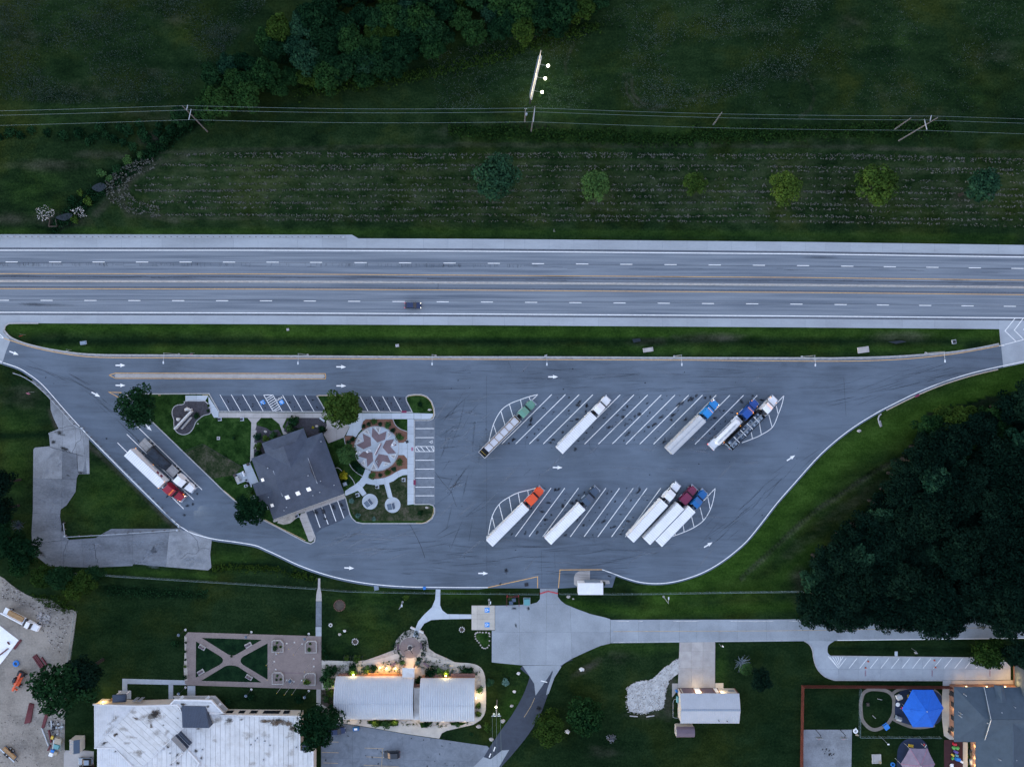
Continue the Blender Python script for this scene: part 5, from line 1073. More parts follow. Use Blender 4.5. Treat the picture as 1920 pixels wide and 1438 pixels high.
dark = Q5((1150, 215), (1085, 255), (1050, 290), (1040, 300), (960, 420), (905, 560), (880, 640), (800, 850), (680, 1050), (540, 1230), (400, 1390), (330, 1440), (120, 1440), (170, 1310), (330, 1060), (480, 850), (600, 640), (680, 430), (660, 390), (600, 287))
sheet('dark_lane', smooth(dark, 3, True), 0.05, 'asphalt_dark', .15, yard)
sheet('dark_lane', Q5((40, 1438), (160, 1320), (240, 1345), (370, 1245), (450, 1240), (330, 1445)), 0.057, 'concrete_apron', .15, yard)
sheet('dark_lane', Q5((905, 345), (960, 350), (880, 470), (790, 1440), (0, 1441)), -0.2, 'asphalt_dark', None, yard)
strip('lane_line', Q5((275, 1255), (292, 1205)), .3, .062, 'paint_white', yard); strip('lane_line', Q5((225, 1325), (243, 1280)), .3, .062, 'paint_white', yard)
strip('lane_line', Q5((810, 457), (882, 474)), .25, .064, 'paint_white', yard); strip('lane_line', smooth(Q5((620, 870), (700, 740), (740, 650)), 4), .12, .062, 'paint_yellow_worn', yard)
decals('road_patch', 'wet_soil', [(1012, 1328, 22, 14, 20), (946+18, 1140, 16, 9, 0), (991, 1141, 10, 10, 0), (967, 1172, 6, 14, 0)], yard, .066)
xj = [1144.5, 1197, 1236, 1274, 1306.5, 1348, 1383, 1437, 1476, 1516, 1556, 1598, 1640, 1682, 1724, 1766, 1808, 1850, 1892, 1934, 1990, 2100, 2300]
ry = lambda x, k: np.interp(x, [1140, 1460, 1920, 2300], ((1161.5, 1161, 1153, 1147), (1183.5, 1182, 1175, 1169), (1205.3, 1202, 1196.7, 1190))[k])
for k in (0, 1):
    for i, (a, c) in enumerate(zip(xj[:-1], xj[1:])):
        MB().prism(M2([(a+.12, ry(a, k)+.1), (c-.12, ry(c, k)+.1), (c-.12, ry(c, k+1)-.1), (a+.12, ry(a, k+1)-.1)]), -.1, .05+rr.uniform(0, .008)).build('road_slab', 'concrete_apron', yard)
strip('centre_line', [(x, ry(x, 1)) for x in (1150, 1300, 1460, 1700, 1920, 2300)], .12, .062, 'paint_yellow_worn', yard)
for a, c in ((1156, 1180), (1197, 1205), (1262, 1310), (1370, 1450), (1480, 1502)): strip('edge_line', [(a, 1164.2), (c, 1164)], .14, .062, 'paint_worn', yard)
strip('edge_line', [(x, ry(x, 2)-1.6) for x in (1150, 1274)], .12, .062, 'paint_worn', yard); strip('edge_line', [(x, ry(x, 2)-1.4) for x in (1341, 1480)], .12, .062, 'paint_worn', yard); strip('edge_line', [(x, ry(x, 2)-.8) for x in (1570, 1700, 1920, 2200)], .2, .062, 'paint_white', yard)
dw = thing('garage_driveway', None, None); dw['kind'] = 'structure'
slabs('driveway_slab', [(1274, 1204), (1341, 1203), (1340.5, 1289), (1271, 1289)], [((1260, 1252), (1350, 1251.5)), ((1297, 1200), (1296, 1290)), ((1318, 1200), (1318, 1290)), ((1260, 1221), (1350, 1220))], .05, ['concrete_tan'], dw, .15, .03)
slabs('driveway_slab', [(1341, 1280), (1356.5, 1280), (1356.5, 1290), (1341, 1290)], [], .05, ['concrete_warm'], dw, .15)
gp = Q6((785, 395), (720, 430), (600, 520), (520, 590), (420, 600), (310, 650), (292, 750), (300, 880), (360, 900), (430, 915), (560, 880), (640, 850), (665, 700), (705, 590), (785, 520))
gw = smooth(gp, 5, True); gw = [(x+rr.uniform(-1.2, 1.2), y+rr.uniform(-1.2, 1.2)) for x, y in gw]
sheet('gravel_patch', gw, .045, 'gravel_white', .1)
lot = thing('school_car_park', None, None); lot['kind'] = 'structure'
lp = smooth(Q7((120, 178), (165, 210), (190, 262), (200, 330), (230, 410), (290, 470), (370, 500)), 4) + Q7((1340, 502), (1810, 497), (1810, 390), (1740, 318), (345, 302)) + smooth(Q7((330, 295), (313, 268), (320, 215), (370, 180)), 3)
slabs('car_park_slab', lp, [((x, 1190), (x, 1290)) for x in (1572, 1610, 1650, 1690, 1730, 1770, 1810, 1850)] + [((1500, 1254.5), (1900, 1254.5))], .05, ['concrete'], lot, .15, .03)
strip('kerb', Q7((345, 302), (1740, 318)), .25, 0, 'kerb', lot, .17); strip('kerb', smooth(Q7((120, 178), (165, 210), (190, 262), (200, 330), (230, 410), (290, 470), (370, 500)), 4) + Q7((1250, 502)), .25, 0, 'kerb', lot, .17)
for i in range(15): stall((1606.7+19.8*i, 1233.5), (1591.8+19.8*i, 1252.2), .14, 'paint_white', lot, z=.064)
for i in range(6): p = Q7((330+22*i, 308), (400+4*i, 400-12*i)); stall(p[0], p[1], .14, 'paint_white', lot, 'hatch_line', .064)
stall(*Q7((315, 302), (400, 402)), .14, 'paint_white', lot, 'hatch_line', .064); stall(*Q7((465, 320), (400, 402)), .14, 'paint_white', lot, 'hatch_line', .064)
access(*Q7((1687, 375))[0], 30, 7, .066, lot, False)
for q in (((862, 265), (885, 265), (885, 305), (862, 305)), ((1688, 272), (1712, 272), (1712, 312), (1688, 312))): sheet('drain_flume', Q7(*q), .09, 'concrete_new', .1, lot)
for x in (622, 1168, 1640):
    for i in range(5): sheet('painted_dash', Q7((x-6, 420+10*i), (x+6, 422+10*i), (x+5, 427+10*i), (x-6, 425+10*i)), .066, 'paint_maroon', None, lot)
for (x, y), w_ in (((622, 398), 'beside the first dashes'), ((643, 345), 'in the third stall'), ((1185, 337), 'in the middle stalls'), ((1193, 393), 'near the middle dashes'), ((1657, 365), 'beside the access stall'), ((1635, 393), 'near the last dashes')):
    g = G(*Q7((x, y))[0]); t = thing('traffic_cone', 'small dark orange cone %s of the school car park' % w_, 'cone', (g.x, g.y, .06)); MB().box((0, 0, .02), (.42, .42, .05)).build('base', 'black', t); MB().disc((0, 0), .2, .04, .65, 10, .04).build('cone', 'paint_machine', t)
sheet('school_walk', Q7((1325, 505), (1838, 500), (1838, 400), (1886, 395), (1886, 566), (1325, 560)), .12, 'concrete_tan', .15); sheet('school_walk', Q7((1255, 503), (1322, 503), (1322, 545), (1255, 545)), .10, 'concrete', .12)
mp_ = thing('museum_car_park', None, None); mp_['kind'] = 'structure'
slabs('lot_slab', [(602, 1348), (632.5, 1354.6), (685.6, 1362.7), (767, 1376.8), (823.4, 1385), (914, 1398), (918, 1403), (893, 1440), (893, 1500), (602, 1500)], [((660, 1340), (662, 1500)), ((752, 1350), (762, 1500)), ((600, 1420), (920, 1428))], .045, ['asphalt_lot'], mp_, .15, .03)
for p in (((75, 958), (255, 962)), ((75, 1070), (255, 1075)), ((90, 1182), (248, 1187)), ((530, 1025), (735, 1032)), ((548, 1117), (895, 1135)), ((520, 1207), (890, 1222)), ((720, 1035), (708, 1231))): stall(*QM(*p), .12, 'paint_yellow_worn', mp_, z=.06)
decals('lot_stains', 'oil_stain', [(rr.uniform(610, 880), rr.uniform(1375, 1438), rr.uniform(3, 9), rr.uniform(2, 6), rr.uniform(0, 180)) for k in range(24)], mp_, .064)
south_walks = thing('garden_walks', None, None); south_walks['kind'] = 'structure'
SW = lambda pts, mat='concrete', cuts=(), z=.05, name='walk_slab': slabs(name, pts, list(cuts), z, [mat], south_walks, .1, .03)
SW(QN((88, 20), (110, 20), (110, 110), (122, 180), (124, 250), (66, 250), (70, 180), (85, 110)), 'concrete_tan', [QN((60, 60), (130, 62)), QN((60, 145), (130, 146)), QN((60, 215), (130, 217))])
SW(QN((66, 252), (123, 252), (123, 503), (64, 503)), 'asphalt_lot', [QN((60, y), (130, y)) for y in (310, 370, 430)]); SW(QN((63, 505), (122, 505), (122, 600), (63, 600)), 'concrete', [QN((60, 552), (130, 552))])
SW(QN((1265, 122), (1312, 122), (1308, 290), (1330, 340), (1380, 378), (1622, 381), (1622, 425), (1330, 430), (1220, 437), (1150, 472), (1105, 540), (1082, 610), (1035, 600), (1060, 520), (1090, 450), (1150, 380), (1225, 310), (1258, 230)), 'concrete_new', [QN((1240, 200), (1330, 200)), QN((1200, 300), (1330, 330)), QN((1400, 370), (1400, 440)), QN((1500, 370), (1500, 440)), QN((1140, 370), (1200, 460)), QN((1040, 500), (1130, 540))])
hp_ = SW(QN((1622, 292), (1855, 292), (1855, 537), (1622, 537)), 'concrete_warm', [QN((1678, 290), (1678, 540)), QN((1600, 380), (1860, 380)), QN((1600, 430), (1860, 430))])
access(*QN((1778, 338))[0], 90, 9.2, .062, south_walks); access(*QN((1778, 484))[0], 90, 9.2, .062, south_walks)
Q7w = Z(160, 1240, 6.857)
SW(Q7w((475, 218), (1315, 240), (1315, 300), (540, 285), (540, 372), (475, 372)), 'concrete', [Q7w((x, 200), (x, 310)) for x in (545, 650, 760, 870, 980, 1090, 1200)]); SW(Q7w((1070, 296), (1130, 298), (1130, 482), (1070, 480)), 'concrete', [Q7w((1060, 390), (1140, 390))]); SW(Q7w((1312, 310), (1415, 312), (1415, 442), (1312, 440)), 'concrete', [Q7w((1300, 375), (1420, 375))])
SW(Z(400, 1240, 6.857)((1325, 352), (1383, 355), (1383, 600), (1325, 640)), 'concrete_tan', [Z(400, 1240, 6.857)((1320, 440), (1390, 440)), Z(400, 1240, 6.857)((1320, 520), (1390, 520))])
brick_plaza = sheet('brick_plaza', QB((85, 170), (1800, 222), (1800, 905), (75, 850), (45, 830), (45, 220)), .055, 'pavers_pink', .12)
for q in (((265, 242), (1035, 266), (720, 447), (690, 463), (650, 468), (605, 455)), ((190, 288), (500, 478), (528, 505), (537, 525), (530, 555), (490, 590), (187, 752)), ((1109, 312), (1109, 776), (795, 587), (768, 560), (762, 535), (772, 505), (800, 480)), ((255, 793), (560, 608), (600, 597), (645, 594), (700, 602), (730, 612), (1030, 814))):
    sheet('plaza_lawn', QB(*q), .075, 'lawn_deep', .05, brick_plaza)
bx2 = QB((1315, 690), (1560, 695)); strip('paving_band', bx2, .25, .059, 'pavers_star', brick_plaza)
sheet('edge_bed', QB((40, 220), (72, 240), (60, 400), (75, 560), (82, 700), (80, 790), (40, 790), (32, 640), (45, 420)), .075, 'gravel_sand', .05, brick_plaza)
grounds = sheet('museum_grounds', [(603, 1237), (625, 1238), (659, 1239.5), (685, 1237.5), (707.5, 1230), (739, 1218), (739, 1209), (745, 1196), (758, 1184), (773, 1179), (792, 1183), (801, 1196), (804, 1215), (816, 1224), (839, 1234), (850, 1239.5), (856, 1243), (880, 1244), (895, 1247), (904, 1257), (909.5, 1268), (911, 1290), (911, 1330), (908, 1340), (901.7, 1349), (887.5, 1358), (834.4, 1370), (826, 1376), (823.4, 1384), (767, 1375.8), (685.6, 1361.7), (632.5, 1353.7), (603, 1348)], .04, 'gravel_sand', .1)
walk_ring = smooth([(603, 1242), (660, 1243), (700, 1241), (730, 1234), (752, 1226)], 4)
strip('garden_walk', walk_ring, 1.25, .055, 'concrete_warm', grounds); strip('garden_walk', smooth([(787, 1226), (812, 1236), (840, 1243), (862, 1246), (880, 1247), (896, 1252), (904, 1264), (906.5, 1285), (906.5, 1325), (901, 1341), (886, 1352), (850, 1361)], 4), 1.3, .055, 'concrete_warm', grounds)
sheet('garden_walk', QM((240, 735), (520, 730), (1000, 740), (1040, 745), (1080, 800), (1230, 800), (1360, 780), (1560, 770), (1680, 745), (1690, 768), (1400, 842), (1345, 870), (1320, 925), (1000, 880), (540, 800), (245, 752)), .056, 'concrete_warm', .06, grounds)
sheet('round_paving', arcpts(769.4, 1214, 19.6, n=48), .062, 'pavers_pink', .06, grounds); sheet('garden_walk', [(762, 1230), (776, 1230), (777, 1252), (762, 1252)], .06, 'concrete_warm', .06, grounds); sheet('garden_walk', [(603, 1281), (628, 1286), (628, 1293), (603, 1288)], .056, 'concrete_warm', .06, grounds)
sheet('garden_walk', [(891, 1299), (906, 1300), (906, 1317), (891, 1317)], .058, 'concrete_warm', .06, grounds)
strip('paving_joint', QM((1020, 740), (1015, 882)), .05, .059, 'kerb', grounds)
for q in (((555, 735), (890, 735), (880, 790), (780, 795), (680, 797), (580, 770)), ((1430, 755), (1620, 757), (1560, 785), (1450, 785)), ((1110, 760), (1250, 755), (1200, 800), (1130, 815))): sheet('flower_bed', QM(*q), .062, 'lawn', .05, grounds)
sheet('flower_bed', QM((70, 410), (210, 400), (215, 640), (70, 560)), .062, 'soil', .05, grounds)
def lamp(parent, loc, energy, col=(1.0, .68, .32), size=.25, name='lamp_light', spot=None):
    ld = bpy.data.lights.new(name, 'SPOT' if spot else 'POINT'); ld.energy = energy*.05; ld.color = col; ld.shadow_soft_size = size
    if spot: ld.spot_size = R(spot); ld.spot_blend = .6
    o = bpy.data.objects.new(name, ld); COL.objects.link(o); o.location = Vector(loc) - Vector(parent.location); o.parent = parent; return o
g = G(760, 1310); mus = thing('arched_museum', 'twin galvanised barrel-roofed museum building with glowing warm lamps', 'building', (g.x, g.y, 0))
def barrel(x0, x1, y0, y1, eh, rise, name):
    A = G(x0, y0, eh); B = G(x1, y1, eh); L_ = B.x-A.x; W_ = A.y-B.y; nx = int(L_/.16); ny = 22; P = []; F = []
    for i in range(nx+1):
        x = A.x + L_*i/nx; rp = (0, .055, .075, .02)[i % 4]
        for j in range(ny+1):
            a = math.pi*(.06+.88*j/ny); c0 = math.cos(math.pi*.06); y = (A.y+B.y)/2 + W_/2*math.cos(a)/c0; z = eh + (rise+rp)*(math.sin(a)-math.sin(math.pi*.06))/(1-math.sin(math.pi*.06)) + rp*.6
            P.append((x, y, z))
    for i in range(nx):
        for j in range(ny): q = i*(ny+1)+j; F.append((q, q+1, q+ny+2, q+ny+1))
    b = MB(); b.add(P, F); r_ = b.build(name, 'roof_galv', mus, True)
    MB().ribbon([(A.x, (A.y+B.y)/2 - .4), (B.x, (A.y+B.y)/2 - .4)], .05, eh+rise+.02, eh+rise+.13).build('roof_seam', 'roof_galv_light', r_)
    c = r_.children[0]; c.location = (0, 0, 0)
    for x in (A.x+.25, B.x-.25):
        b = MB(); arc = [(x, (A.y+B.y)/2 + (W_/2-.1)*math.cos(math.pi*j/16), eh-.1+(rise-.1)*math.sin(math.pi*j/16)) for j in range(17)] + [(x, B.y+.1, .05), (x, A.y-.1, .05)]
        b.add(arc, [tuple(range(len(arc)))]); b.build('end_wall', 'wall_cream', mus, True)
    for y in (A.y-.12, B.y+.12): MB().box((A.x+L_/2, y, eh/2), (L_-.5, .2, eh)).build('side_wall', 'wall_brick', mus, True)
    return A, B
barrel(630.4, 777, 1267.2, 1348, 2.1, 3.0, 'barrel_roof'); barrel(789, 890.6, 1270.6, 1352, 2.1, 3.0, 'barrel_roof')
a, c = G(776, 1290, 2.9), G(789, 1349, 2.9); MB().prism([(a.x, a.y), (c.x, a.y), (c.x, c.y), (a.x, c.y)], .05, 2.9).build('link_roof', 'roof_membrane', mus, True)
a, c = G(776.5, 1283, 2.2), G(789, 1290, 2.2); MB().prism([(a.x, a.y), (c.x, a.y), (c.x, c.y), (a.x, c.y)], 1.9, 2.3).build('link_eave', 'brick_red', mus, True)
a, c = G(754.3, 1252, 3.2), G(777, 1270, 3.2); por = MB().prism([(a.x, a.y), (c.x, a.y), (c.x, c.y), (a.x, c.y)], 2.9, 3.2).build('porch_roof', 'roof_membrane', mus, True)
for x, y in ((a.x+.25, a.y-.25), (c.x-.25, a.y-.25)): MB().box((x, y, 1.5), (.35, .35, 2.9)).build('porch_column', 'wall_brick', mus, True)
a, c = G(751, 1252.5, .5), G(754, 1270, .5); MB().prism([(a.x, a.y), (c.x, a.y), (c.x, c.y), (a.x, c.y)], .05, .6).build('porch_planter', 'wall_cream', mus, True)
for x0, x1, mt_ in ((642, 651, 'brick_red'), (678, 748, 'wood'), (805, 836, 'brick_red'), (846, 891, 'brick_red')):
    a, c = G(x0, 1262.5, 1.4), G(x1, 1269.5, 1.4); MB().prism([(a.x, a.y), (c.x, a.y), (c.x, c.y), (a.x, c.y)], .9 if mt_ == 'wood' else 1.2, 1.15 if mt_ == 'wood' else 1.45).build('lean_to_roof' if mt_ != 'wood' else 'display_ledge', mt_, mus, True)
for zx, zy in ((690, 180), (760, 186), (855, 186)):
    g2 = G(*QM((zx, zy))[0], .5); MB().disc((g2.x, g2.y), .14, .1, .5, 10, .18).build('flood_lamp', 'lamp_warm', mus, True); lamp(mus, (g2.x, g2.y-.25, .8), 42, (1, .56, .18))
for x in (690, 705, 720, 735): g2 = G(x, 1263, 2.0); lamp(mus, (g2.x, g2.y+.35, 1.75), 34, (1.0, .42, .08), .15)
for x, y, e in ((662.6, 1264.5, 80), (836, 1267, 80)): g2 = G(x, y, 1.9); MB().box((g2.x, g2.y, 1.9), (.5, .2, .2)).build('wall_lamp', 'lamp_warm', mus, True); lamp(mus, (g2.x, g2.y+.5, 1.95), e, (1.0, .72, .25))
g2 = G(769, 1248, 2.4); lamp(mus, (g2.x, g2.y, 2.3), 90, (1.0, .62, .28)); g2 = G(783, 1262, 1.5); lamp(mus, (g2.x-1, g2.y+.6, 1.6), 22, (1, .55, .2))
g2 = G(892.5, 1308, 2.2); MB().box((g2.x+.05, g2.y, 2.3), (.2, .5, .25)).build('wall_lamp', 'lamp_warm', mus, True); lamp(mus, (g2.x+.75, g2.y, 2.2), 130, (1.0, .72, .42))
for x in (660, 700, 740, 782, 830, 870): g2 = G(x, 1351, 1.8); lamp(mus, (g2.x, g2.y-.6, 1.8), 26, (1.0, .76, .48))
g2 = G(627, 1288, 1.8); lamp(mus, (g2.x-.4, g2.y, 1.7), 26, (1, .7, .35))
def gable(t, x0, x1, y0, y1, eh, rise, roof, wall, ridge='x', over=.25, ribs=None, wname='wall'):
    A = G(x0, y0, eh); B = G(x1, y1, eh); X0_, X1_, Y0_, Y1_ = A.x, B.x, B.y, A.y
    MB().prism([(X0_+over, Y0_+over), (X1_-over, Y0_+over), (X1_-over, Y1_-over), (X0_+over, Y1_-over)], 0.02, eh-.02).build(wname, wall, t, True)
    b = MB()
    if ridge == 'x':
        ym = (Y0_+Y1_)/2
        for s_, ye in ((1, Y1_), (-1, Y0_)): 
            P = [(X0_, ym, eh+rise), (X1_, ym, eh+rise), (X1_, ye, eh), (X0_, ye, eh)]; bb = MB(); bb.add(P+[(x, y, z-.1) for x, y, z in P], [(0, 3, 2, 1), (4, 5, 6, 7), (2, 3, 7, 6), (0, 4, 7, 3), (1, 2, 6, 5)]); bb.build('roof_slope', roof, t, True)
            if ribs:
                rb = MB(); n_ = int((X1_-X0_)/ribs)
                for i in range(n_+1):
                    x = X0_+(X1_-X0_)*i/n_; rb.add([(x-.04, ym, eh+rise+.02), (x+.04, ym, eh+rise+.02), (x+.04, ye, eh+.02), (x-.04, ye, eh+.02), (x, ym, eh+rise+.08), (x, ye, eh+.08)], [(0, 4, 5, 3), (4, 1, 2, 5)])
                tag(rb.build('roof_ribs', roof, t, True), kind='stuff')
        for x in (X0_+over, X1_-over): bb = MB(); bb.add([(x, Y0_+over, eh-.05), (x, Y1_-over, eh-.05), (x, ym, eh+rise-.12)], [(0, 1, 2)]); bb.build('gable', wall, t, True)
    else:
        xm = (X0_+X1_)/2
        for s_, xe in ((1, X1_), (-1, X0_)):
            P = [(xm, Y0_, eh+rise), (xm, Y1_, eh+rise), (xe, Y1_, eh), (xe, Y0_, eh)]; bb = MB(); bb.add(P+[(x, y, z-.08) for x, y, z in P], [(0, 1, 2, 3), (7, 6, 5, 4), (2, 6, 7, 3), (0, 3, 7, 4), (1, 5, 6, 2)]); bb.build('roof_slope', roof, t, True)
        for y in (Y0_+over, Y1_-over): bb = MB(); bb.add([(X0_+over, y, eh-.05), (X1_-over, y, eh-.05), (xm, y, eh+rise-.1)], [(0, 1, 2)]); bb.build('gable', wall, t, True)
    return X0_, X1_, Y0_, Y1_
g = G(1330, 1328); t = thing('metal_garage', 'pale metal-roofed garage with two dark doors at the end of the driveway', 'garage', (g.x, g.y, 0))
X0_, X1_, Y0_, Y1_ = gable(t, 1275.4, 1385.8, 1299.6, 1355.6, 3.8, 1.1, 'roof_galv_light', 'wall_cream', 'x', .2, .55)
MB().box(((X0_+X1_)/2, (Y0_+Y1_)/2, 4.88), (X1_-X0_+.06, .5, .09)).build('ridge_cap', 'paint_steel', t, True)
fy = Y1_-.18
xr = lambda zx, z=2.0: G(*Q6((zx, 690))[0], z).x
for x0, x1, mt_, h_ in ((826, 935, 'wall_purple', 3.1), (1015, 1128, 'wall_purple', 3.1)): MB().box(((xr(x0)+xr(x1))/2, fy, h_/2+.03), (xr(x1)-xr(x0), .1, h_)).build('garage_door', mt_, t, True)
MB().box((xr(978), fy, 1.4), (1.6, .08, 2.8)).build('door', 'body_white', t, True); MB().box((xr(1160), fy, 1.3), (1.2, .08, 2.4)).build('door', 'body_white', t, True); MB().box((xr(1300), fy, 1.7), (1.6, .08, 1.0)).build('window', 'window_blind', t, True)
for zx in (808, 940, 1010, 1135, 1180, 1350): MB().box((xr(zx), fy+.02, 1.8), (.28, .1, 3.5)).build('pilaster', 'brick_red', t, True)
for zx, e in ((975, 70), (1212, 42)): x = xr(zx, 2.8); MB().box((x, fy+.12, 2.75), (.3, .2, .25)).build('wall_lamp', 'lamp_warm', t, True); lamp(t, (x, fy+.55, 2.6), e, (1, .74, .42))
for zx, zy in ((1178, 985), (1258, 990)): p = G(*Q6((zx, zy))[0], 4.1); MB().disc((p.x, p.y), .12, 3.9, 4.5, 8).build('roof_vent', 'chassis', t, True)
pr = [G(*p) for p in Q6((775, 760), (735, 768), (727, 800), (727, 935), (745, 945), (775, 945))]; b = MB()
for p, q in zip(pr[:-1], pr[1:]): b.tube((p.x, p.y, .9), (q.x, q.y, .9), .05)
tag(b.build('pipe_rail', 'galvanised'), 'pale pipe railing along the west wall of the garage', 'railing')
sheet('side_pad', Q6((725, 625), (780, 625), (780, 690), (725, 760)), .05, 'concrete_tan', .1)
g = G(*Q6((765, 692))[0]); t2 = thing('blue_barrel', 'bright blue barrel at the garage corner', 'barrel', (g.x, g.y, .05)); MB().disc((0, 0), .3, 0, .45, 14, .33).disc((0, 0), .33, .45, .9, 14, .3).build('drum', 'paint_toyblue', t2); MB().disc((0, 0), .26, .9, .93, 14).build('lid', 'paint_royal', t2)
g = G(*Q6((772, 765))[0]); t2 = thing('oil_tank', 'dark teal tank beside the garage wall', 'tank', (g.x, g.y, 0), R(90)); MB().tube((-.8, 0, .9), (.8, 0, .9), .45, n=12).build('tank_body', 'paint_teal', t2)
for s_ in (-.5, .5): MB().box((s_, 0, .25), (.1, .7, .5)).build('leg', 'chassis', t2)
for q, lab in (((352, 940), 'left pale timber kerb at the foot of the gravel patch'), ((512, 940), 'right pale timber kerb at the foot of the gravel patch')):
    g = G(*Q6(q)[0]); tag(MB().box((g.x, g.y, .14), (2.3, .22, .25), R(-5 if 'left' in lab else 8)).build('parking_stop', 'kerb'), lab, 'kerb')
g = G(1285, 1368); t = thing('garden_shed', 'small brown-roofed gambrel shed behind the garage', 'shed', (g.x, g.y, 0))
A, B = G(1267.5, 1361.5, 2.1), G(1301.5, 1381.5, 2.1); X0_, X1_, Y0_, Y1_ = A.x, B.x, B.y, A.y; ym = (Y0_+Y1_)/2
MB().prism([(X0_+.1, Y0_+.1), (X1_-.1, Y0_+.1), (X1_-.1, Y1_-.1), (X0_+.1, Y1_-.1)], .05, 2.05).build('wall', 'wall_cream', t, True)
gp_ = [(Y1_, 2.1), (Y1_-.5, 2.75), (ym, 3.05), (Y0_+.5, 2.75), (Y0_, 2.1)]
for (ya, za), (yb, zb_) in zip(gp_[:-1], gp_[1:]): bb = MB(); bb.add([(X0_, ya, za), (X1_, ya, za), (X1_, yb, zb_), (X0_, yb, zb_)], [(0, 1, 2, 3)]); bb.build('roof_slope', 'wall_purple', t, True)
for x in (X0_+.1, X1_-.1): bb = MB(); bb.add([(x, y, z-.02) for y, z in gp_], [(0, 1, 2, 3, 4)]); bb.build('gable', 'wall_cream', t, True)
MB().box((X0_+.06, ym, 1.0), (.06, 1.1, 1.8)).build('door', 'wood_grey', t, True)
g = G(139, 1400); t = thing('tool_shed', 'small grey gabled shed between the dirt yard and the white roof', 'shed', (g.x, g.y, 0)); gable(t, 130.2, 149.5, 1386, 1411.5, 2.6, .55, 'paint_slate', 'wall_cream', 'y', .08)
A, B = G(130.2, 1386, 1), G(149.5, 1411, 1); MB().box(((A.x+B.x)/2, A.y-.0, 1.0), (1.0, .06, 1.9)).build('door', 'wood_grey', t, True)
g = G(1108, 1103); t = thing('storage_container', 'bright white flat-roofed container beside the exit gate', 'container', (g.x, g.y, 0)); A, B = G(1084.2, 1093, 2.8), G(1131, 1115, 2.8)
bx_ = MB().prism([(A.x, A.y), (B.x, A.y), (B.x, B.y), (A.x, B.y)], .1, 2.8).build('body', 'trailer_white', t, True, bevel=.04)
for i in range(9): x = A.x+(B.x-A.x)*(i+.5)/9; MB().box((x, (A.y+B.y)/2, 2.815), (.06, A.y-B.y-.1, .03)).build('roof_rib', 'trailer_white', t, True)
MB().box(((A.x+B.x)/2+.6, A.y+.12, 1.3), (4.4, .18, 2.3)).build('roller_door', 'paint_steel', t, True)
pad = Z(880, 860, 5.99); sheet('container_pad', pad((1190, 1290), (1235, 1258), (1355, 1258), (1355, 1355), (1400, 1352), (1570, 1365), (1580, 1400), (1500, 1410), (1490, 1440), (1225, 1440), (1175, 1410), (1175, 1330)), .07, 'concrete_tan', .1)
g = G(961, 1124); t = thing('bin_store', 'red-framed bin enclosure on the grass beside the concrete apron', 'enclosure', (g.x, g.y, 0)); F_ = [G(*p) for p in Q4((510, 470), (510, 380), (515, 372), (635, 370), (640, 465))]
for p in F_: MB().tube((p.x, p.y, 0), (p.x, p.y, 1.8), .06).build('post', 'paint_toyred', t, True)
for p, q in zip(F_[:-1], F_[1:]):
    for z_ in (.4, 1.1, 1.8): MB().tube((p.x, p.y, z_), (q.x, q.y, z_), .05).build('rail', 'steel_red', t, True)
for (zx, zy), lab in (((555, 440), 'left dark blue dumpster inside the red-framed enclosure'), ((585, 410), 'right dark blue dumpster inside the red-framed enclosure')):
    g = G(*Q4((zx, zy))[0]); d_ = thing('dumpster', lab, 'dumpster', (g.x, g.y, 0), R(8)); MB().box((0, 0, .65), (1.0, .9, 1.1), taper=1.08).build('bin_body', 'paint_darkblue', d_); MB().box((0, .02, 1.24), (1.08, .96, .07)).build('lid', 'paint_slate', d_)
    for sx in (-.35, .35): MB().disc((sx, -.35), .09, 0, .14, 8).build('castor', 'black', d_)
g = G(*Q4((722, 430))[0]); t = thing('transformer_box', 'square teal transformer box near the red gate', 'transformer', (g.x, g.y, 0)); MB().box((0, 0, .06), (2.0, 1.9, .12)).build('pad', 'concrete', t); MB().box((0, 0, .75), (1.7, 1.7, 1.3)).build('housing', 'paint_teal', t, bevel=.04); MB().box((0, -.87, .7), (1.5, .04, 1.1)).build('door', 'paint_teal', t)
for p0, p1, lab in ((Q4((862, 345), (945, 320)) + ['left leaf of the red pipe gate across the exit lane']), (Q4((1048, 343), (945, 320)) + ['right leaf of the red pipe gate across the exit lane'])):
    a, c = G(*p0), G(*p1); t = thing('pipe_gate', lab, 'gate', (a.x, a.y, 0), 0, 'leaves of the exit gate')
    for z_ in (.35, .75, 1.15): MB().tube((a.x, a.y, z_), (c.x, c.y, z_), .05).build('rail', 'paint_toyred', t, True)
    for f_ in (0, .5, 1): q = a.lerp(c, f_); MB().tube((q.x, q.y, .1 if f_ else 0), (q.x, q.y, 1.25), .06).build('upright', 'paint_toyred', t, True)
WH = 3.9; Q8w = Z(400, 1240, 6.857); MW = lambda pts, z=WH: M2(pts, z)
g = G(380, 1390); hall = thing('white_roofed_hall', 'sprawling hall with a stained white roof and dark sloping skylights', 'building', (g.x, g.y, 0))
walls_ = Q7w((112, 555), (645, 575), (1180, 555), (1250, 600), (1600, 668)) + Q8w((0, 690), (1105, 705), (1105, 1150), (1275, 1158), (1275, 1700)) + Q7w((150, 1700), (150, 1115), (112, 1110))
MB().prism(MW(walls_), .02, WH-.35).build('wall', 'wall_cream', hall, True)
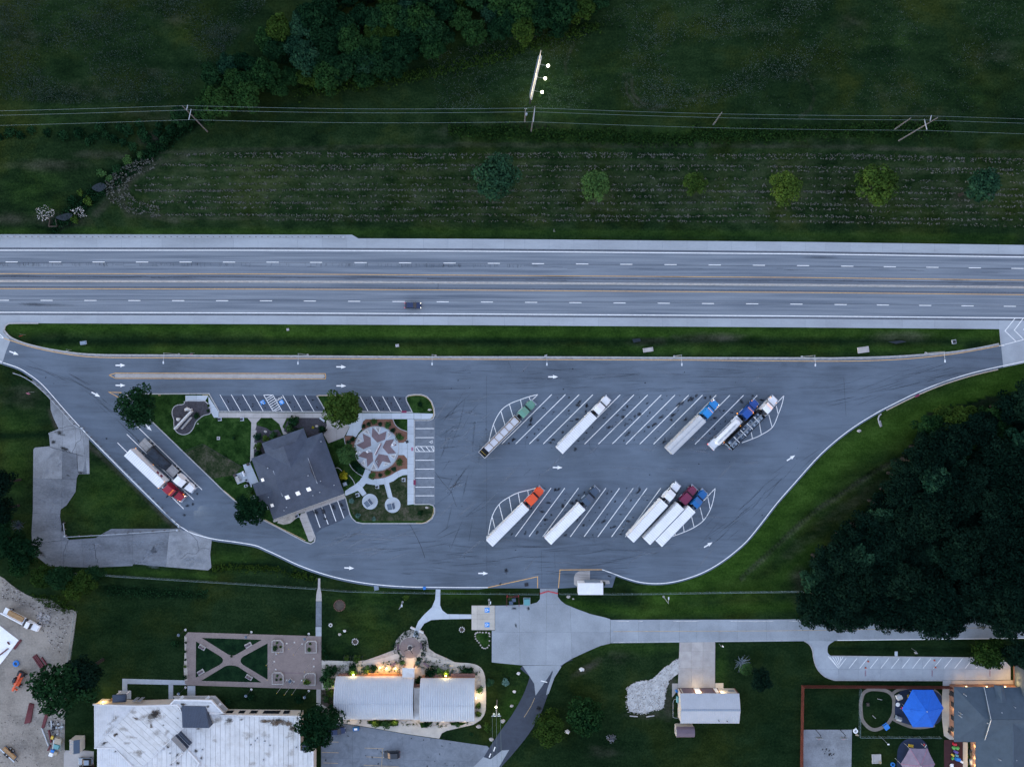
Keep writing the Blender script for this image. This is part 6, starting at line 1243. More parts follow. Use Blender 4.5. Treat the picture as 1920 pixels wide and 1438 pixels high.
def ribbed(name, pts, z, mat, step, ang_, w=.07, h=.06, slope=None):
    P = MW(pts, z); o = MB().prism(P, z-.3, z).build(name, mat, hall, True)
    d = Vector((math.cos(ang_), math.sin(ang_))); nrm = Vector((-d.y, d.x)); vals = [Vector(p).dot(nrm) for p in P]; b = MB(); s_ = min(vals)+step/2
    while s_ < max(vals):
        cr = []; m_ = len(P)
        for i in range(m_):
            A, B = Vector(P[i]), Vector(P[(i+1) % m_]); da, db = A.dot(nrm)-s_, B.dot(nrm)-s_
            if da*db < 0: cr.append(A.lerp(B, da/(da-db)))
        cr.sort(key=lambda p: p.dot(d))
        for a_, c_ in zip(cr[0::2], cr[1::2]):
            if (c_-a_).length > .3: b.ribbon([tuple(a_), tuple(c_)], w, z-.01, z+h)
        s_ += step
    if b.v: r_ = b.build('standing_seams', mat, hall, True); r_['kind'] = 'stuff'
    return o
ribbed('metal_roof', Q7w((112, 560), (640, 577), (116, 1106)), WH, 'roof_metal_white', .5, R(90))
ribbed('metal_roof', Q7w((152, 1118), (380, 1120), (620, 1362), (620, 1700), (152, 1700)), WH-.15, 'roof_metal_white', .5, R(90))
def inset(P, d_):
    Q = []; m_ = len(P)
    for k2 in range(m_):
        A, B, C = Vector(P[k2-1]), Vector(P[k2]), Vector(P[(k2+1) % m_]); d1, d2 = B-A, C-B
        if d1.length < 1e-5 or d2.length < 1e-5: continue
        d1.normalize(); d2.normalize(); n2 = Vector((-d1.y-d2.y, d1.x+d2.x))
        if n2.length < 1e-4: continue
        n2.normalize(); B = B + n2*(d_/max(.5, n2.dot(Vector((-d1.y, d1.x))))); Q.append((B.x, B.y))
    return Q
def membrane(pts, ang_, step, z):
    P = M2(pts, z); P0 = pts; d = Vector((math.cos(ang_), math.sin(ang_))); nrm = Vector((-d.y, d.x)); vals = [Vector(p).dot(nrm) for p in P]; cuts = []; s_ = min(vals)+step
    k_ = (H-z)/H; conv = lambda v: (v.x/(S*k_)+960, 719-v.y/(S*k_))
    while s_ < max(vals)-.2: c = nrm*s_; cuts.append((c - d*200, c + d*200)); s_ += step
    bm = bmesh.new(); a = sum(P[i][0]*P[(i+1) % len(P)][1]-P[(i+1) % len(P)][0]*P[i][1] for i in range(len(P))); PP = P if a > 0 else P[::-1]
    bm.faces.new([bm.verts.new((x, y, 0)) for x, y in PP])
    for p, q in cuts: bmesh.ops.bisect_plane(bm, geom=bm.verts[:]+bm.edges[:]+bm.faces[:], plane_co=(p.x, p.y, 0), plane_no=(nrm.x, nrm.y, 0))
    for i, f in enumerate(bm.faces):
        Q = inset([(v.co.x, v.co.y) for v in f.verts], .035)
        MB().prism(Q, z-.3, z+(.012 if i % 2 else 0)).build('roof_sheet', 'roof_membrane', hall, True)
    bm.free()
membrane(Q7w((648, 575), (1180, 562), (1240, 690), (1290, 822), (720, 1362), (720, 1700), (622, 1700), (622, 1362), (380, 1112), (118, 1108)), R(-42), 1.5, WH)
membrane(Q7w((1290, 825), (1610, 832), (1660, 780), (1600, 672)) + Q8w((0, 692), (1108, 712), (1108, 1150), (1278, 1156), (1278, 1700)) + Q7w((722, 1700), (722, 1364)), R(90), 1.36, WH-.12)
membrane(Q7w((1100, 550), (1150, 492), (1620, 502), (1768, 660), (1604, 668), (1522, 596), (1216, 590), (1184, 556)), 0, 3.0, WH-.06)
def edge(pts, w=.35, z0=WH-.35, z1=WH+.22, nm='parapet'): return MB().ribbon(MW(pts), w, z0, z1).build(nm, 'roof_metal_white', hall, True)
edge(Q7w((100, 550), (650, 568))); edge(Q7w((650, 568), (1180, 555), (1215, 592), (1250, 680), (1290, 825)), .3); edge(Q7w((1095, 550), (1150, 490), (1620, 500), (1770, 662)), .4); edge(Q7w((1600, 668), (1770, 664)) + Q8w((0, 682), (1112, 705), (1112, 1150), (1280, 1156), (1280, 1700)), .4)
edge(Q7w((640, 575), (116, 1108)), .16, WH-.1, WH+.1, 'roof_trim'); edge(Q7w((116, 1110), (380, 1114), (620, 1362), (620, 1700)), .25, WH-.1, WH+.12, 'roof_trim'); edge(Q7w((1290, 825), (720, 1362), (720, 1700)), .16, WH-.1, WH+.1, 'roof_trim')
edge(Q7w((1255, 1175), (1130, 1290)), .2, WH-.1, WH+.3, 'roof_trim'); edge(Q7w((1325, 1145), (1465, 1300), (1430, 1362)), .4, WH-.1, WH+.25, 'roof_trim')
def monitor(pts, z0, z1, name='skylight_roof', hi=(0, 1)):
    P = M2(pts, (z0+z1)/2); zz = [z1 if i in hi else z0 for i in range(4)]; b = MB()
    V = [(x, y, z) for (x, y), z in zip(P, zz)] + [(x, y, WH-.2) for x, y in P]; b.add(V, [(0, 3, 2, 1), (0, 1, 5, 4), (1, 2, 6, 5), (2, 3, 7, 6), (3, 0, 4, 7)]); o = b.build(name, 'roof_dark_metal', hall, True)
    a_, c_, d_, e_ = [Vector(v) for v in V[:4]]; r_ = MB(); n_ = max(4, int((c_-a_).length/.45))
    for i in range(1, n_): p, q = a_.lerp(c_, i/n_), e_.lerp(d_, i/n_); r_.tube(p, q, .035, n=4)
    tag(r_.build('panel_ribs', 'paint_slate', o), kind='stuff'); o.children[0].location = (0, 0, 0)
monitor(Q7w((1270, 826), (1612, 830), (1520, 597), (1215, 592)), WH+.2, WH+2.2)
monitor(Q7w((1165, 940), (1322, 1108), (1255, 1176), (1090, 1006)), WH+.1, WH+1.0); monitor(Q7w((1216, 902), (1362, 1054), (1328, 1088), (1182, 938)), WH+.1, WH+.9)
monitor(Q8w((1140, 1140), (1150, 1056), (1262, 1058), (1250, 1138)), WH, WH+.7)
monitor(Q7w((360, 520), (358, 420), (522, 420), (520, 515)), 3.0, 3.9, 'porch_roof')
MB().prism(M2(Q7w((425, 372), (588, 372), (588, 480), (425, 480)), .1), .05, .15).build('porch_floor', 'concrete', hall, True)
for zx in (425, 540): p = G(*Q7w((zx, 405))[0], 1.4); MB().tube((p.x, p.y, .1), (p.x+.0, p.y, 2.9), .14, n=10).build('porch_column', 'body_white', hall, True)
MB().prism(M2(Q7w((1130, 442), (1670, 440), (1832, 612), (1765, 662), (1622, 505), (1150, 492)), 2.2), 2.0, 2.25).build('canopy', 'wood_grey', hall, True)
for q in (((1215, 485), (1260, 445)), ((1545, 490), (1595, 450)), ((1690, 585), (1740, 540))): MB().ribbon(M2(Q7w(*q), 2.4), .7, 2.25, 2.4).build('canopy_beam', 'body_white', hall, True)
for x0, x1 in ((165, 250), (325, 400), (470, 560), (640, 850), (900, 975)):   # windows along the north front
    P = M2(Q8w((x0, 655), (x1, 655)), 2.0); MB().box(((P[0][0]+P[1][0])/2, P[0][1]+.05, 1.7), (P[1][0]-P[0][0], .12, 1.6)).build('window', 'glass_dark', hall, True)
P = M2(Q7w((240, 525), (325, 525)), 2.0); MB().box((P[0][0], P[0][1]+.35, 2.4), (.35, .25, .25)).build('wall_lamp', 'lamp_warm', hall, True); lamp(hall, (P[0][0], P[0][1]+.9, 2.3), 60, (1, .66, .25)); lamp(hall, (P[0][0]-.9, P[0][1]+2.4, 2.0), 26, (1, .6, .15))
for zx in (320, 630, 695): p = M2(Q7w((zx, 515)), 2.5)[0]; MB().box((p[0], p[1]+.3, 1.6), (.9, .14, 2.4)).build('shutter', 'wood' if zx == 320 else 'window_blind', hall, True)
P = M2(Q7w((790, 520), (1110, 520)), 1.0); sheet('stone_bed', Q7w((800, 485), (1130, 480), (1080, 555), (770, 550)), .08, 'soil', .06)
def roof_marks(name, mat, quads, z): 
    b = MB()
    for kk, (pts, lx, ly, rot) in enumerate(quads):
        cx, cy = pts; c, s_ = math.cos(R(rot)), math.sin(R(rot)); V = [G(cx+u*lx*c-w*ly*s_, cy+u*lx*s_+w*ly*c, z) for u, w in ((-.5, .5), (.5, .5), (.5, -.5), (-.5, -.5))]
        b.add([(p.x, p.y, z+.0008*kk) for p in V], [(0, 1, 2, 3)], [((0, 0), (1, 0), (1, 1), (0, 1))])
    o = b.build(name, mat, hall, True); o['kind'] = 'stuff'
q8 = lambda x, y: Q8w((x, y))[0]; q7 = lambda x, y: Q7w((x, y))[0]
roof_marks('roof_stains', 'roof_stain', [(q8(840, 775), 62, 15, 3), (q8(700, 765), 40, 10, -5), (q8(1020, 860), 22, 20, 0), (q8(780, 800), 30, 12, 0), (q8(960, 800), 36, 16, 10), (q8(650, 770), 22, 10, 0), (q7(910, 660), 30, 22, 0), (q7(645, 730), 20, 7, 20), (q7(380, 945), 9, 10, 0), (q7(1265, 550), 22, 6, 0), (q7(850, 830), 14, 10, 50)], WH+.03)
roof_marks('roof_grime', 'roof_grime', [(q7(rr.uniform(300, 1200), rr.uniform(600, 1200)), rr.uniform(14, 50), rr.uniform(8, 24), rr.uniform(-60, 30)) for k in range(16) if True] + [(q8(rr.uniform(0, 1050), rr.uniform(720, 1350)), rr.uniform(12, 46), rr.uniform(8, 22), rr.uniform(-20, 20)) for k in range(14)], WH+.05)
roof_marks('roof_drains', 'roof_drain', [(q8(205, 755), 20, 14, 0), (q8(365, 745), 10, 6, 0), (q8(1010, 858), 10, 10, 0), (q8(835, 750), 16, 8, 0), (q7(900, 660), 24, 18, 0), (q7(1572, 575), 9, 9, 0), (q7(1190, 1306), 12, 9, 0), (q7(240, 1050), 20, 8, -25), (q7(400, 930), 9, 8, 0), (q7(1418, 1150), 12, 10, 0), (q7(1060, 1100), 7, 8, 0), (q7(1180, 1200), 16, 6, -45), (q7(1450, 860), 12, 6, 0), (q7(1490, 1240), 8, 10, 0), (q7(1005, 815), 7, 5, 0), (q7(1190, 725), 5, 5, 0), (q7(1245, 545), 10, 5, 0)], WH+.09)
for zx, zy, f_ in ((475, 1075, 8), (530, 1025, 8), (560, 990, 8), (655, 1030, 8), (720, 1085, 8), (1060, 1110, 8), (640, 1270, 8), (1000, 1130, 7), (1080, 1185, 7), (1500, 1140, 7), (375, 1165, 7), (1095, 1335, 7)):
    p = G(*(Q8w if f_ == 8 else Q7w)((zx, zy))[0], WH+.3); MB().disc((p.x, p.y), .28, WH-.2, WH+.45, 10, .2).build('roof_vent', 'galvanised', hall, True)
SE = 3.2; g = G(1860, 1350); school = thing('school_building', 'slate blue shingled school with hipped and gabled roofs at the corner', 'building', (g.x, g.y, 0))
def solid_roof(name, V, F): b = MB(); b.add([tuple(G(x, y, SE))[:2] + (z,) if False else ((x-960)*S*(H-SE)/H, (719-y)*S*(H-SE)/H, z) for x, y, z in V], F); return b.build(name, 'roof_school', school, True)
kk = S*(H-SE)/H
solid_roof('roof', [(1789.4, 1287.6, SE), (1850, 1287.6, SE), (1850, 1390.4, SE), (1789.4, 1390.4, SE), (1836, 1339, SE+2.55), (1850, 1339, SE+2.55), (1789.4, 1287.6, SE-.25), (1789.4, 1390.4, SE-.25), (1850, 1390.4, SE-.25), (1850, 1287.6, SE-.25)], [(0, 1, 5, 4), (3, 4, 5, 2), (0, 4, 3), (0, 3, 7, 6), (3, 2, 8, 7), (1, 0, 6, 9)])
gb = solid_roof('roof', [(1844, 1287, SE+.25), (2120, 1287, SE+.25), (2120, 1390.6, SE+.25), (1844, 1390.6, SE+.25), (1844, 1339, SE+3.1), (2120, 1339, SE+3.1), (1844, 1287, SE-.1), (1844, 1390.6, SE-.1)], [(0, 1, 5, 4), (3, 4, 5, 2), (0, 4, 3), (0, 3, 7, 6)])
for ya in (1287, 1390.6): MB().tube(((1844-960)*kk, (719-ya)*kk, SE+.3), ((1844-960)*kk, (719-1339)*kk, SE+3.15), .09, n=5).build('rake_trim', 'galvanised', school, True)
MB().tube(((1844-960)*kk, (719-1339)*kk, SE+3.12), ((2120-960)*kk, (719-1339)*kk, SE+3.12), .07, n=5).build('ridge_cap', 'roof_school', school, True)
solid_roof('roof', [(1829.6, 1391, SE+.02), (1944, 1391, SE+.02), (1829.6, 1560, SE+.02), (1944, 1560, SE+.02), (1886.8, 1346, SE+2.7), (1886.8, 1560, SE+2.7), (1829.6, 1391, SE-.2), (1829.6, 1560, SE-.2), (1829.6, 1346, SE+.02), (1944, 1346, SE+.02)], [(8, 4, 5, 2), (4, 9, 3, 5), (0, 2, 7, 6), (8, 9, 4)])
MB().tube(((1886.8-960)*kk, (719-1362)*kk, SE+2.72), ((1886.8-960)*kk, (719-1560)*kk, SE+2.72), .07, n=5).build('ridge_cap', 'paint_slate', school, True)
solid_roof('tower_roof', [(1912, 1251, SE+1.6), (2060, 1251, SE+1.6), (2060, 1300, SE+1.6), (1912, 1300, SE+1.6), (1935, 1275, SE+3.2), (2040, 1275, SE+3.2), (1912, 1251, SE-2), (1912, 1300, SE-2), (2060, 1251, SE-2)], [(0, 1, 5, 4), (3, 4, 5, 2), (0, 4, 3), (0, 3, 7, 6), (1, 0, 6, 8)])
solid_roof('porch_gable', [(1862, 1283, SE+.3), (1880, 1283, SE+.3), (1871, 1283, SE+1.2), (1862, 1312, SE+1.6), (1880, 1312, SE+1.6), (1871, 1312, SE+1.9)], [(0, 2, 5, 3), (2, 1, 4, 5), (0, 1, 2)])
wq = lambda x0, x1, y0, y1, z1: MB().prism([((x0-960)*kk, (719-y0)*kk), ((x1-960)*kk, (719-y0)*kk), ((x1-960)*kk, (719-y1)*kk), ((x0-960)*kk, (719-y1)*kk)], .02, z1).build('wall', 'wall_brick', school, True)
wq(1793, 2110, 1291, 1386.5, SE-.1); wq(1833.5, 1940, 1386, 1555, SE-.1); wq(1915, 2055, 1254, 1292, SE+1.4)
for x, y in ((1793, 1305), (1793, 1325), (1793, 1350), (1793, 1372)): p = ((x-960)*kk-.05, (719-y)*kk); MB().box((p[0], p[1], 1.6), (.12, 1.3, 1.3)).build('window', 'glass_dark', school, True)
for x, y, e in ((1902, 1268, 60), (1905, 1281, 46), (1885, 1282, 60), (1850, 1282, 55), (1812, 1282, 42)): p = G(x, y, 2.6); lamp(school, (p.x, p.y, 2.5), e, (1, .58, .22)); 
for x, y in ((1911, 1268), (1885, 1287), (1850, 1287), (1812, 1287)): p = G(x, y, 2.6); MB().box((p.x, p.y, 2.6), (.25, .25, .2)).build('wall_lamp', 'lamp_warm', school, True)
for x, y, e in ((1826, 1398, 26), (1826, 1420, 34), (1783, 1330, 16), (1784, 1372, 14), (1826, 1434, 30)): p = G(x, y, 1.8); lamp(school, (p.x, p.y, 1.9), e, (1, .70, .30))
for zx, zy in ((1412, 780), (1410, 805), (1612, 845), (1725, 757), (1715, 1145), (1845, 1145), (1448, 628), (1835, 715)): p = G(*Q7((zx, zy))[0], SE+1.8); MB().disc((p.x, p.y), .12, SE, SE+2.6 if zx > 1600 else SE+1.9, 8).build('roof_vent', 'galvanised', school, True)
sheet('school_terrace', Q7((1255, 560), (1350, 560), (1350, 985), (1310, 985), (1265, 955), (1248, 800), (1248, 640)), .07, 'concrete_warm', .1); sheet('play_surface', Q7((1266, 988), (1418, 988), (1418, 1300), (1266, 1300)), .06, 'rubber_maroon', .1); sheet('school_terrace', Q7((1420, 1008), (1458, 1008), (1458, 1300), (1420, 1300)), .07, 'concrete_warm', .1)
sheet('play_surface', smooth(Q7((1060, 565), (940, 580), (885, 620), (865, 700), (868, 790), (920, 845), (1050, 870), (1200, 860), (1250, 790), (1250, 650), (1190, 590)), 4, True), .05, 'rubber_navy', .1)
sheet('play_surface', smooth(Q7((1000, 973), (930, 1000), (890, 1060), (880, 1150), (890, 1260), (1000, 1300), (1130, 1260), (1140, 1100), (1120, 1020), (1070, 980)), 4, True), .05, 'rubber_navy', .1)
strip('play_path', smooth(Q7((710, 575), (800, 590), (850, 640), (855, 720), (845, 790), (800, 860), (740, 895), (690, 905), (640, 880), (595, 820), (585, 740), (585, 680), (605, 610), (650, 580)), 4, True), 1.0, .04, 'path_tan', None, None, True, 'structure')
strip('play_path', smooth(Q7((845, 610), (880, 585), (940, 570), (1080, 562)), 4), .9, .044, 'path_tan', kind='structure'); strip('play_path', smooth(Q7((845, 815), (900, 845), (1000, 882), (1100, 885), (1190, 870)), 4), .9, .044, 'path_tan', kind='structure'); strip('play_path', smooth(Q7((1180, 580), (1225, 620), (1252, 680), (1258, 740)), 4), .9, .044, 'path_tan', kind='structure')
court = sheet('ball_court', Q7((115, 905), (512, 905), (505, 1300), (115, 1300)), .06, 'concrete_old_pale', .12)
decals('court_mosaic', 'roof_drain', [(*Q7((rr.gauss(318, 22), rr.gauss(1100, 30)))[0], rr.uniform(3, 8), rr.uniform(2, 6), rr.uniform(0, 180)) for k in range(16)], court, .066)
for zx, lab in ((245, 'left basketball hoop on the concrete court'), (445, 'right basketball hoop on the concrete court')):
    b0 = G(*Q7((zx-30, 905))[0]); t = thing('basketball_hoop', lab, 'basketball hoop', (b0.x, b0.y, 0)); h_ = G(*Q7((zx, 972))[0], 3.0)-b0; h_.z = 0
    MB().tube((0, 0, 0), (.15, -.2, 2.9), .09, n=8).tube((.15, -.2, 2.9), (h_.x*.8, h_.y*.8, 3.2), .07, n=6).build('pole', 'chassis', t); MB().box((h_.x, h_.y, 3.1), (1.8, .08, 1.05)).build('backboard', 'galvanised', t)
    MB().ribbon([(h_.x+.23*math.cos(a), h_.y-.32+.23*math.sin(a)) for a in np.linspace(0, 6.28, 14)[:-1]], .03, 2.9, 2.94, True).build('rim', 'paint_orange', t)
def shade(label, verts, apex, mat, rmat, eh, ah, pin=.3):
    c = G(*apex, ah); t = thing('shade_canopy', label, 'canopy', (c.x, c.y, 0)); V = [G(*p, eh) for p in verts]; n_ = len(V)
    for i in range(n_):
        A, B = V[i], V[(i+1) % n_]; b = MB(); mid_ = (A+B)/2*.985 + Vector((c.x, c.y, 0))*.015; mid_.z = eh+.05
        b.add([c, A, mid_, B], [(0, 1, 2), (0, 2, 3)]); b.build('panel', mat if i % 2 or rmat == mat else mat, t, True)
        MB().tube(A, c, .06, n=5).build('hip_rib', rmat, t, True)
        (lambda q: MB().tube((q.x, q.y, 0), (q.x, q.y, eh+(ah-eh)*pin), .08, n=6))(A.lerp(Vector((c.x, c.y, eh)), pin)).build('post', 'galvanised', t, True)
    MB().disc((c.x, c.y), .55, ah-.15, ah+.06, 14, .35).build('crown_cap', mat, t, True); MB().disc((c.x, c.y), .16, ah+.05, ah+.2, 8).build('finial', 'galvanised', t, True); return t
shade('large bright blue hexagonal shade canopy over the playground', Q7((1005, 578), (1175, 578), (1262, 728), (1175, 885), (1010, 885), (920, 735)), Q7((1125, 757))[0], 'canopy_blue', 'canopy_blue', 3.0, 5.0)
shade('faded mauve and pink hexagonal shade canopy at the bottom edge', Q7((985, 1057), (1130, 1060), (1192, 1187), (1130, 1320), (985, 1320), (910, 1185)), Q7((1075, 1205))[0], 'canopy_mauve', 'canopy_pink', 3.0, 4.9, .02)
def board_fence(pts, h, lab):
    P = [G(*p) for p in pts]; t = thing('board_fence', lab, 'fence', (P[0].x, P[0].y, 0))
    for a, c in zip(P[:-1], P[1:]):
        n_ = max(1, round((c-a).length/2.4)); d = (c-a).normalized(); sd_ = Vector((-d.y, d.x, 0))
        for i in range(n_):
            A, B = a.lerp(c, i/n_), a.lerp(c, (i+1)/n_); b = MB(); m_ = 14
            for j in range(m_):
                q0, q1 = A.lerp(B, j/m_+.004), A.lerp(B, (j+1)/m_-.004); o_ = sd_*(.02 if j % 2 else -.02); b.ribbon([(q0+o_)[:2], (q1+o_)[:2]], .035, .05, h-(.03 if j % 3 else 0))
            for z_ in (.4, h-.3): b.ribbon([(A+sd_*.06)[:2], (B+sd_*.06)[:2]], .05, z_, z_+.1)
            b.build('fence_panel', 'wood_red', t, True); MB().box((A.x, A.y, (h+.1)/2), (.14, .14, h+.1)).build('post', 'wood_red', t, True)
    return t
board_fence(Q7((1350, 548), (98, 541), (88, 1213), (84, 1500)), 2.0, 'dark red board fence round the school yard')
for pts, lab in ((Q7((570, 562), (565, 955)), 'chain-link fence dividing the grassy yard from the oval path'), (Q7((565, 955), (1225, 958)), 'chain-link fence between the two play lawns')): wire_fence('chain_link_fence', pts, 1.3, lab, 'galvanised_mesh', 'galvanised_mesh', 3.0, .3)
def play(name, lab, cat, px, py, parts, rot=0):
    g = G(px, py); t = thing(name, lab, cat, (g.x, g.y, .06), R(rot))
    for nm, mat, fn in parts: b = MB(); fn(b); b.build(nm, mat, t)
    return t
Bx = lambda c, s: (lambda b: b.box(c, s)); Dc = lambda c, r, z0, z1, r1=None: (lambda b: b.disc(c, r, z0, z1, 14, r1)); Ri = lambda r, w, z0, z1: (lambda b: b.ribbon([(r*math.cos(a), r*math.sin(a)) for a in np.linspace(0, 6.283, 21)[:-1]], w, z0, z1, True))
P7 = lambda x, y: Q7((x, y))[0]
play('play_house', 'white and blue toy house left of the blue canopy', 'toy house', *P7(885, 632), [('walls', 'body_white', Bx((0, 0, .5), (1.2, 1.0, 1.0))), ('roof', 'trailer_grey', lambda b: b.loft([[(-.75, -.65, 1.0), (.75, -.65, 1.0), (.75, .65, 1.0), (-.75, .65, 1.0)], [(-.75, -.02, 1.5), (.75, -.02, 1.5), (.75, .02, 1.5), (-.75, .02, 1.5)]]))], 20)
play('play_house', 'small white play table left of the blue canopy', 'play table', *P7(878, 692), [('top', 'body_white', Dc((0, 0), .6, .5, .58)), ('stem', 'galvanised', Dc((0, 0), .12, 0, .5))])
play('play_house', 'grey toy house with red trim below the oval path junction', 'toy house', *P7(880, 803), [('walls', 'paint_steel', Bx((0, 0, .5), (1.2, 1.0, 1.0))), ('roof', 'galvanised', lambda b: b.loft([[(-.7, -.6, 1.0), (.7, -.6, 1.0), (.7, .6, 1.0), (-.7, .6, 1.0)], [(-.7, -.02, 1.45), (.7, -.02, 1.45), (.7, .02, 1.45), (-.7, .02, 1.45)]])), ('door', 'paint_toyred', Bx((-.2, -.52, .4), (.4, .05, .8)))], -20)
play('play_mat', 'bright blue square table beside the oval path', 'table', *P7(787, 875), [('top', 'paint_toyblue', Bx((0, 0, .5), (1.5, 1.3, .06))), ('seat', 'paint_toyblue', Bx((0, .85, .3), (1.4, .25, .05))), ('seat', 'paint_toyblue', Bx((0, -.85, .3), (1.4, .25, .05))), ('leg', 'chassis', Bx((.5, 0, .25), (.08, .9, .5))), ('leg', 'chassis', Bx((-.5, 0, .25), (.08, .9, .5)))], 35)
play('spring_rider', 'white ring-shaped toy outside the play fence corner', 'toy', *P7(537, 912), [('ring', 'body_white', Ri(.5, .35, .1, .35)), ('spring', 'galvanised', Dc((0, 0), .12, 0, .4)), ('handle', 'body_white', Bx((.1, .7, .3), (.12, .5, .3)))])
play('spring_rider', 'small pinkish toy below the white ring-shaped toy', 'toy', *P7(546, 942), [('body', 'sand_body' if 'sand_body' in MAT else 'paint_sand', Bx((0, 0, .3), (.6, .35, .3))), ('head', 'paint_sand', Dc((.3, 0), .16, .4, .65))])
play('sand_box', 'square tan sand box on the lower play lawn', 'sand box', *P7(710, 1140), [('frame', 'wood_grey', lambda b: b.ribbon([(-1.2, -1.2), (1.2, -1.2), (1.2, 1.2), (-1.2, 1.2)], .15, 0, .3, True)), ('sand', 'concrete_tan', Bx((0, 0, .1), (2.3, 2.3, .2)))], 2)
play('sand_toy', 'small yellow ring at the corner of the sand box', 'toy', *P7(738, 1168), [('ring', 'paint_sand', Ri(.3, .16, .2, .4)), ('peg', 'body_yellow', Dc((0, 0), .08, 0, .5))])
play('toy_hoop', 'bright blue ring lying on the lower play lawn', 'ring', *P7(843, 1187), [('ring', 'paint_toyblue', Ri(.48, .28, 0, .3)), ('valve', 'chassis', Bx((.48, 0, .33), (.08, .08, .08)))])
for x, y, rot, lab in ((735, 653, -14, 'upper pale balance beam inside the oval path'), (688, 797, -42, 'lower pale balance beam inside the oval path')): play('balance_beam', lab, 'beam', *P7(x, y), [('beam', 'wood_grey', Bx((0, 0, .28), (1.3, .12, .1))), ('foot', 'chassis', Bx((-.5, 0, .12), (.08, .4, .24))), ('foot', 'chassis', Bx((.5, 0, .12), (.08, .4, .24)))], rot)
play('stepping_block', 'dull grey block near the left of the oval lawn', 'block', *P7(638, 695), [('block', 'chassis', Bx((0, 0, .2), (.8, .9, .4))), ('cap', 'soil', Bx((0, 0, .43), (.7, .8, .06)))])
for x, y, mat, sz, lab in ((1345, 1018, 'paint_toyred', .55, 'bright red climbing block at the top of the toy row'), (1340, 1047, 'paint_toygreen', .6, 'left green dome in the row of toys'), (1368, 1049, 'paint_toygreen', .6, 'right green dome in the row of toys'), (1355, 1080, 'paint_toypurple', .6, 'purple block in the row of toys'), (1330, 1108, 'body_yellow', .45, 'yellow slide in the row of toys'), (1362, 1110, 'paint_teal', .5, 'teal block in the row of toys'), (1368, 1138, 'paint_toyblue', .75, 'large blue block near the end of the toy row'), (1330, 1135, 'paint_toygreen', .4, 'small dark green block beside the blue block'), (1400, 1160, 'body_white', .5, 'white toy at the right end of the toy row'), (1322, 1190, 'body_white', .6, 'white rounded toy at the bottom of the maroon court')):
    play('play_block', lab, 'toy', *P7(x, y), [('body', mat, (lambda s_: (lambda b: b.rock((0, 0, s_*.6), (s_, s_*.8, s_*.7), int(s_*100), 2)))(sz)) if 'dome' in lab or 'rounded' in lab else ('body', mat, Bx((0, 0, sz*.6), (sz*1.7, sz*1.1, sz*1.2))), ('base', 'chassis', Bx((0, 0, .04), (sz*1.9, sz*1.3, .08)))], random.uniform(-40, 40))
for x, y, lab in ((1318, 600, 'dark stack of trikes by the upper school wall'), (1330, 725, 'red and white ride-on toy by the school wall'), (1308, 905, 'dark stroller rack by the lower school wall'), (1478, 1085, 'dark barbecue cart in the school courtyard'), (1480, 1160, 'lit rounded steel pot in the school courtyard')):
    m_ = 'paint_toyred' if 'red' in lab.split()[0] else ('galvanised' if 'steel' in lab else 'chassis')
    play('school_cart', lab, 'cart', *P7(x, y), [('body', m_, Bx((0, 0, .45), (.8, 1.5, .6))), ('wheel', 'black', Bx((.45, .4, .18), (.1, .35, .35))), ('wheel', 'black', Bx((-.45, -.4, .18), (.1, .35, .35))), ('handle', 'paint_steel', Bx((0, .9, .8), (.7, .06, .06)))])
for x, y, lab in ((968, 632, 'yellow slide end showing under the blue canopy'), (985, 1027, 'yellow play panel above the mauve canopy')): play('slide', lab, 'slide', *P7(x, y), [('chute', 'body_yellow', Bx((0, 0, .5), (.6, 1.4, .1))), ('side', 'body_yellow', Bx((-.3, 0, .6), (.06, 1.4, .25))), ('side', 'body_yellow', Bx((.3, 0, .6), (.06, 1.4, .25)))], 10 if x < 980 else 80)
for x, y, lab in ((1092, 1020, 'pale climbing frame at the edge of the navy play surface'), (912, 720, 'small coloured toys under the left edge of the blue canopy')): play('climber', lab, 'climber', *P7(x, y), [('post', 'galvanised', Bx((-.3, 0, .7), (.1, .1, 1.4))), ('post', 'galvanised', Bx((.3, 0, .7), (.1, .1, 1.4))), ('bar', 'body_white', Bx((0, 0, 1.35), (.9, .12, .1))), ('panel', 'paint_toyred', Bx((0, .1, .7), (.6, .08, .5)))], 60)
play('yard_lamp', 'slim white lamp post on the lower play lawn', 'lamp post', *P7(745, 962), [('pole', 'galvanised', lambda b: b.tube((0, 0, 0), (0, 0, 4.0), .06)), ('head', 'body_white', Bx((.1, -.1, 4.0), (.5, .3, .15)))])
yd = [(-40, 1070), (0, 1080), (20, 1095), (45, 1112), (65, 1120), (95, 1124), (118, 1140), (142, 1146), (141, 1170), (137, 1200), (131, 1240), (124, 1290), (122, 1340), (121, 1404), (124, 1408), (160, 1406), (176, 1408), (176, 1480), (-300, 1480), (-300, 1070)]
sheet('dirt_yard', smooth(yd[:14], 3) + yd[14:], .03, 'dirt_yard', .1); sheet('hall_pad', [(120, 1412), (124, 1406), (176, 1408), (176, 1480), (119, 1480)], .05, 'concrete_tan', .1)
fs = sheet('building_slab', [(-60, 1125), (0, 1172), (35.7, 1199.5), (5, 1240), (-60, 1310)], .2, 'trailer_white', .3)
Y5 = Z(0, 1220, 6.596); Y4 = Z(0, 1060, 7.99)
